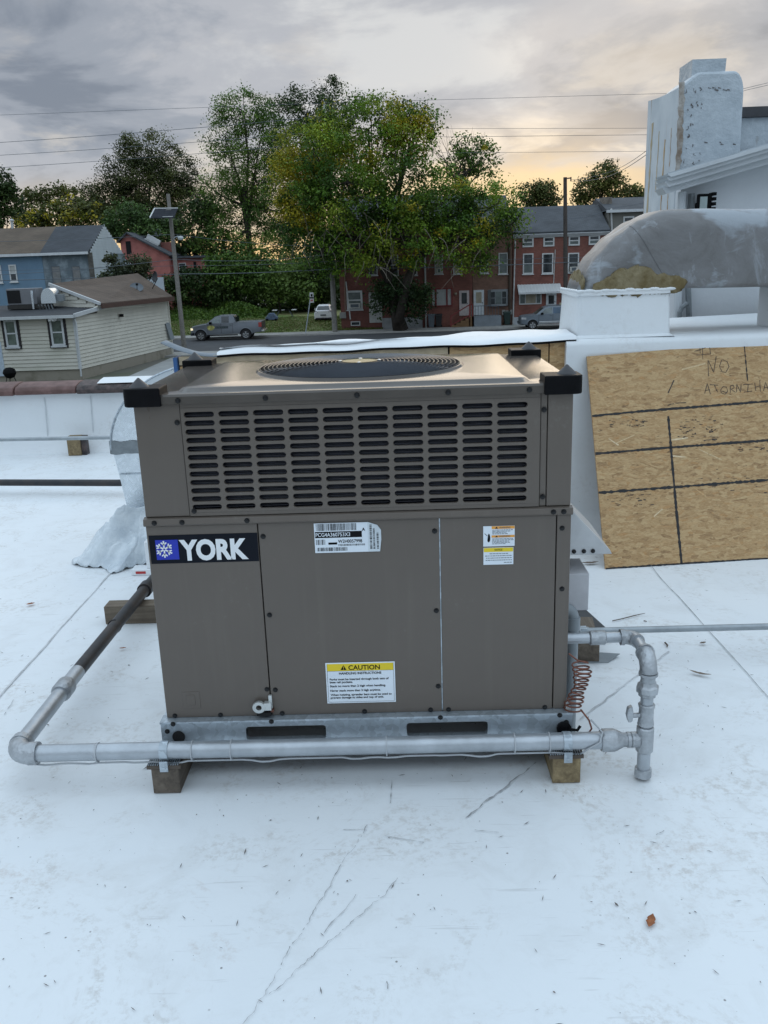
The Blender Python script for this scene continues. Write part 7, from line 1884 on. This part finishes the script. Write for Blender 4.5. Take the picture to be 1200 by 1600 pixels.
# ================================================================== VEHICLES
M_TYRE = mat('tyre', (0.014, 0.014, 0.015), 0.8, 0, .2, 10)
M_RIM = mat('alloy_rim', (0.55, 0.56, 0.57), 0.25, 0.85, .1, 6)
M_CGLASS = mat('car_glass', (0.02, 0.026, 0.03), 0.05, 0, .2, 2, spec=.8)
M_CGLASSL = mat('car_glass_lit', (0.13, 0.16, 0.16), 0.08, 0, .3, 2, spec=.8)  # paler copy of the car glass, lit look put into its colour
def car(name, label, cat, org, prof, cab, width, col, rgh=.32, metal=.4):
    """side profile (x, z) with x running backwards from the nose; nose points to -x, near side faces -y"""
    t = thing(name, label, cat, tuple(org)); ox, oy, oz = org
    M = mat(name + '_paint', col, rgh, metal, .05, 1.5)
    hw_ = width / 2; cy = oy + hw_
    def shell(profile, widths):
        cx = sum(p[0] for p in profile) / len(profile); cz = sum(p[1] for p in profile) / len(profile); L = []
        for y, k in widths: L.append([(ox + cx + (x - cx) * k, cy + y, oz + cz + (z - cz) * k) for x, z in profile])
        return MB().loft(L)
    shell(prof, [(-hw_, .965), (-hw_ + .03, .985), (-hw_ + .12, 1.0), (hw_ - .12, 1.0), (hw_ - .03, .985), (hw_, .965)]).build('body', M, t, smooth=True)
    # greenhouse tapers inwards to the roof
    zlo = min(z for _, z in cab); zhi = max(z for _, z in cab); L = []
    for s in (-1, 1):
        L.append([(ox + x, cy + s * (hw_ - .06 - .20 * (z - zlo) / (zhi - zlo)), oz + z) for x, z in cab])
    MB().loft(L).build('cab', M, t, smooth=True)
    return t, M, hw_, cy, zlo, zhi
def side_pane(t, org, pts, hw_, cy, zlo, zhi, mt, name='side_window'):
    ox, oy, oz = org; P = [Vector((ox + x, cy - (hw_ - .06 - .20 * (z - zlo) / (zhi - zlo)) - .012, oz + z)) for x, z in pts]
    return MB().prism(P, (0, .010, 0)).build(name, mt, t)
def wheel(t, x, y, z, r, w=.24, rim=.62):
    o = MB().lathe((x, y, z), [(r * .60, 0), (r * .93, 0), (r, .04), (r, w - .04), (r * .93, w), (r * .6, w)], 24, Vector((0, 1, 0))).build('wheel', M_TYRE, t, smooth=True)
    MB().lathe((x, y + .02, z), [(0, 0), (r * .12, 0), (r * .14, .02), (r * rim, .035), (r * rim, .05)], 20, Vector((0, 1, 0))).build('rim_back', M_INKG, o)
    for k in range(5):
        a = 2 * math.pi * k / 5 + .3
        MB().bar((x + r * .08 * math.cos(a), y + .01, z + r * .08 * math.sin(a)), (x + r * .6 * math.cos(a), y + .01, z + r * .6 * math.sin(a)), .11 if r > .35 else .07, .03, Vector((0, 1, 0))).build('spoke', M_RIM, o)
    MB().lathe((x, y, z), [(r * .56, 0), (r * .62, -.005), (r * .64, .02), (r * .57, .03)], 22, Vector((0, 1, 0)), False).build('rim', M_RIM, o)
def arch(t, x, y, z, r, mt, w=.05):
    pts = [(x + r * math.cos(a), y, z + r * math.sin(a)) for a in [math.pi * i / 12 for i in range(13)]]
    MB().prism(pts, (0, .02, 0)).build('wheel_well', M_DARK, t)
    MB().tube([(p[0], p[1] - .004, p[2]) for p in pts], w * .5, 6).build('arch_trim', mt, t, smooth=True)
# --- pickup (nose left)
o1 = (pt(299, 531, 67.9).x, 67.9, GZ)
prof = [(.02, .55), (.0, .80), (.04, 1.02), (.16, 1.13), (.55, 1.20), (1.25, 1.28), (1.40, 1.30), (3.50, 1.36), (3.52, 1.38), (5.62, 1.41), (5.68, 1.38), (5.68, .78), (5.60, .56), (5.0, .48), (.6, .44), (.1, .46)]
cab = [(1.22, 1.27), (1.98, 1.83), (2.25, 1.90), (3.1, 1.92), (3.42, 1.87), (3.60, 1.36)]
t, M, hw_, cy, zl_, zh_ = car('pickup_truck', 'dark grey pickup truck with lit headlamp parked at the kerb', 'pickup', o1, prof, cab, 1.95, (0.17, 0.185, 0.205))
side_pane(t, o1, [(1.52, 1.33), (2.02, 1.78), (2.38, 1.84), (2.38, 1.34)], hw_, cy, zl_, zh_, M_CGLASSL)
side_pane(t, o1, [(2.48, 1.35), (2.48, 1.84), (3.06, 1.84), (3.06, 1.36)], hw_, cy, zl_, zh_, M_CGLASS)
MB().prism([(o1[0] + 3.36, cy - .72, o1[2] + 1.42), (o1[0] + 3.66, cy - .72, o1[2] + 1.40), (o1[0] + 3.60, cy - .68, o1[2] + 1.75), (o1[0] + 3.45, cy - .64, o1[2] + 1.84)], (0, 1.4, 0)).build('rear_window', M_CGLASS, t)
MB().add([(o1[0] + 1.28, cy - .78, o1[2] + 1.33), (o1[0] + 1.94, cy - .62, o1[2] + 1.82), (o1[0] + 1.94, cy + .62, o1[2] + 1.82), (o1[0] + 1.28, cy + .78, o1[2] + 1.33)], [(0, 1, 2, 3)]).build('windscreen', M_CGLASS, t)
for x in (.78, 4.36):
    arch(t, o1[0] + x, o1[1] - .006, GZ + .42, .50, M); wheel(t, o1[0] + x, o1[1] - .02, GZ + .40, .40, .26, .66); wheel(t, o1[0] + x, o1[1] + 1.70, GZ + .40, .40, .26)
MB().box(o1[0] + .0, o1[0] + .12, o1[1] + .05, o1[1] + .40, GZ + .82, GZ + 1.02).build('headlight', mat('headlamp', (0.75, 0.68, 0.5), 0.2), t, bevel=.02)
_h = bpy.data.materials['headlamp'].node_tree.nodes['Principled BSDF']; _h.inputs['Emission Color'].default_value = (1, .85, .55, 1); _h.inputs['Emission Strength'].default_value = 0.6
MB().box(o1[0] + .02, o1[0] + .20, o1[1] - .012, o1[1] + .03, GZ + .84, GZ + 1.0).build('headlight', bpy.data.materials['headlamp'], t)
MB().box(o1[0] - .04, o1[0] + .35, o1[1] + .0, o1[1] + 1.95, GZ + .42, GZ + .66).build('front_bumper', mat('dark_bumper', (0.03, 0.035, 0.045), 0.5), t, bevel=.04)
MB().box(o1[0] + 5.45, o1[0] + 5.82, o1[1] + .05, o1[1] + 1.9, GZ + .58, GZ + .72).build('rear_bumper', M_RIM, t, bevel=.03)
MB().box(o1[0] + 5.40, o1[0] + 5.66, o1[1] - .012, o1[1] + .08, GZ + .95, GZ + 1.32).build('tail_light', mat('tail_red', (0.35, 0.05, 0.04), 0.25), t, bevel=.02)
MB().box(o1[0] + 5.67, o1[0] + 5.70, o1[1] + .10, o1[1] + 1.85, GZ + .80, GZ + 1.38).build('tailgate', mat('dark_tailgate', (0.035, 0.035, 0.04), 0.4), t)
mb = MB(); cxx, czz = o1[0] + 1.62, GZ + 1.0
mb.poly([(cxx + .30 * math.cos(a) * (1 + .15 * math.sin(3 * a)), o1[1] - .004 + .02, czz + .19 * math.sin(a)) for a in [2 * math.pi * i / 20 for i in range(20)]])
mb = MB().prism([(cxx + .30 * math.cos(a) * (1 + .12 * math.sin(3 * a)), o1[1] - .012, czz + .19 * math.sin(a)) for a in [2 * math.pi * i / 20 for i in range(20)]], (0, .02, 0)); mb.build('door_decal', mat('decal_yellow', (0.42, 0.40, 0.12), 0.5, 0, .5, 7), t)
MB().box(o1[0] + 1.98, o1[0] + 3.0, o1[1] - .010, o1[1] + .02, GZ + .92, GZ + 1.1).build('door_lettering', mat('decal_dark', (0.06, 0.075, 0.08), 0.4, 0, .6, 12), t)
for x in (1.36, 2.43, 3.34): MB().box(o1[0] + x, o1[0] + x + .018, o1[1] - .005, o1[1] + .03, GZ + .55, GZ + 1.32).build('door_seam', M_DARK, t)
for x in (2.2, 3.12): MB().box(o1[0] + x, o1[0] + x + .16, o1[1] - .03, o1[1] + .02, GZ + 1.16, GZ + 1.20).build('door_handle', M_INKG, t)
MB().box(o1[0] + 1.52, o1[0] + 1.74, o1[1] - .20, o1[1] + .0, GZ + 1.28, GZ + 1.46).build('wing_mirror', M_BLACKP, t, bevel=.03)
MB().box(o1[0] + 1.3, o1[0] + 3.7, o1[1] + .02, o1[1] + .2, GZ + .36, GZ + .44).build('running_board', M_DARK, t)
# --- SUV parked by the awning house (nose left)
o2 = (pt(814, 515, 68.4).x, 68.4, GZ)
prof = [(.02, .50), (.0, .80), (.06, 1.0), (.25, 1.08), (1.15, 1.16), (1.30, 1.18), (4.72, 1.22), (4.80, 1.15), (4.80, .60), (4.7, .48), (.3, .40)]
cab = [(1.15, 1.14), (1.85, 1.66), (2.15, 1.76), (4.1, 1.78), (4.40, 1.70), (4.70, 1.20)]
t, M, hw_, cy, zl_, zh_ = car('sport_utility_car', 'grey blue sport utility car with silver sill half behind pole', 'car', o2, prof, cab, 1.9, (0.17, 0.20, 0.23))
side_pane(t, o2, [(1.55, 1.22), (1.98, 1.62), (2.45, 1.68), (2.45, 1.22)], hw_, cy, zl_, zh_, M_CGLASSL)
side_pane(t, o2, [(2.55, 1.22), (2.55, 1.68), (3.35, 1.68), (3.35, 1.22)], hw_, cy, zl_, zh_, mat('blue_glass', (0.05, 0.09, 0.14), .08, 0, .2, 2))
side_pane(t, o2, [(3.45, 1.22), (3.45, 1.68), (4.15, 1.68), (4.45, 1.24)], hw_, cy, zl_, zh_, M_CGLASS)
MB().add([(o2[0] + 1.22, cy - .74, o2[2] + 1.22), (o2[0] + 1.82, cy - .60, o2[2] + 1.66), (o2[0] + 1.82, cy + .60, o2[2] + 1.66), (o2[0] + 1.22, cy + .74, o2[2] + 1.22)], [(0, 1, 2, 3)]).build('windscreen', M_CGLASS, t)
for x in (.92, 3.85):
    arch(t, o2[0] + x, o2[1] - .006, GZ + .38, .45, M); wheel(t, o2[0] + x, o2[1] - .02, GZ + .36, .36, .24); wheel(t, o2[0] + x, o2[1] + 1.66, GZ + .36, .36, .24)
MB().box(o2[0] + 1.42, o2[0] + 3.35, o2[1] - .015, o2[1] + .05, GZ + .46, GZ + .64).build('silver_sill', M_RIM, t, bevel=.02)
MB().box(o2[0] + .03, o2[0] + .42, o2[1] - .012, o2[1] + .3, GZ + .80, GZ + .97).build('headlight', mat('clear_lamp', (0.45, 0.46, 0.46), 0.15), t, bevel=.03)
MB().box(o2[0] - .05, o2[0] + .4, o2[1] + .01, o2[1] + 1.88, GZ + .40, GZ + .62).build('front_bumper', mat('grey_bumper', (0.07, 0.085, 0.10), .5), t, bevel=.04)
for x in (1.40, 2.50, 3.40): MB().box(o2[0] + x, o2[0] + x + .018, o2[1] - .004, o2[1] + .03, GZ + .55, GZ + 1.18).build('door_seam', M_DARK, t)
MB().box(o2[0] + 1.55, o2[0] + 1.75, o2[1] - .18, o2[1] + .0, GZ + 1.16, GZ + 1.32).build('wing_mirror', M_BLACKP, t, bevel=.03)
for x in (2.26, 3.18): MB().box(o2[0] + x, o2[0] + x + .16, o2[1] - .025, o2[1] + .02, GZ + 1.05, GZ + 1.09).build('door_handle', M_INKG, t)
for s in (.3, 1.6): MB().tube([(o2[0] + 2.2, o2[1] + s, GZ + 1.80), (o2[0] + 4.1, o2[1] + s, GZ + 1.82)], .025, 6).build('roof_rail', M_INKG, t)
# --- white hatchback seen from behind on the grass
YH = 80.5; zg = lot_z(YH) + .02
cx_h = pt(505, 490, YH).x
t = thing('white_hatchback', 'white hatchback parked nose in on the grass lot', 'car', (cx_h, YH, zg))
Mw = mat('white_car_paint', (0.78, 0.79, 0.80), .3, 0, .03, 2)
def sec(y, zb, zt, hb, ht, top_in):
    """rounded body cross-section looking along +y"""
    hb *= .92; ht *= .92
    return [(cx_h - hb, y, zg + zb), (cx_h - hb - .02, y, zg + zb + .2), (cx_h - hb, y, zg + .80), (cx_h - hb + .05, y, zg + .95), (cx_h - ht, y, zg + zt - .10), (cx_h - ht + .12, y, zg + zt), (cx_h + ht - .12, y, zg + zt), (cx_h + ht, y, zg + zt - .10), (cx_h + hb - .05, y, zg + .95), (cx_h + hb, y, zg + .80), (cx_h + hb + .02, y, zg + zb + .2), (cx_h + hb, y, zg + zb)]
MB().loft([sec(YH - .02, .34, .98, .82, .72, 0), sec(YH + .10, .26, 1.06, .90, .70, 0), sec(YH + .55, .24, 1.46, .92, .60, 0), sec(YH + .9, .24, 1.52, .92, .62, 0), sec(YH + 2.2, .24, 1.50, .92, .63, 0), sec(YH + 3.2, .24, 1.02, .92, .74, 0), sec(YH + 4.3, .30, .80, .80, .70, 0)]).build('body', Mw, t, smooth=True)
MB().add([(cx_h - .60, YH + .085, zg + 1.06), (cx_h + .60, YH + .085, zg + 1.06), (cx_h + .50, YH + .47, zg + 1.40), (cx_h - .50, YH + .47, zg + 1.40)], [(0, 1, 2, 3)]).build('rear_window', M_CGLASS, t)
for s in (-1, 1):
    MB().prism([(cx_h + s * .76, YH + .0, zg + .82), (cx_h + s * .50, YH - .03, zg + .84), (cx_h + s * .54, YH - .02, zg + .98), (cx_h + s * .78, YH + .06, zg + 1.02)], (0, .04, 0)).build('tail_light', mat('dark_tail', (0.06, 0.07, 0.08), .2) if s < 0 else bpy.data.materials['dark_tail'], t)
    MB().tube([(cx_h + s * .62, YH + .55, zg + .31), (cx_h + s * .82, YH + .55, zg + .31)], .31, 18).build('wheel', M_TYRE, t)
    MB().tube([(cx_h + s * .62, YH + 3.2, zg + .31), (cx_h + s * .82, YH + 3.2, zg + .31)], .31, 18).build('wheel', M_TYRE, t)
    MB().prism([(cx_h + s * .835, YH + .65, zg + .99), (cx_h + s * .835, YH + 2.9, zg + .99), (cx_h + s * .64, YH + 2.2, zg + 1.38), (cx_h + s * .64, YH + .85, zg + 1.38)], (s * .01, 0, 0)).build('side_window', M_CGLASS, t)
    MB().box(cx_h + s * .92 - .09, cx_h + s * .92 + .09, YH + 2.5, YH + 2.62, zg + .98, zg + 1.12).build('wing_mirror', Mw, t)
MB().box(cx_h - .26, cx_h + .26, YH - .05, YH - .022, zg + .56, zg + .67).build('number_plate', M_INKG, t)
MB().box(cx_h - .72, cx_h + .72, YH - .04, YH + .1, zg + .26, zg + .38).build('lower_bumper', mat('black_bumper', (0.03, 0.03, 0.033), .6), t)
# tail: keep the world's matrices fresh
bpy.context.view_layer.update()
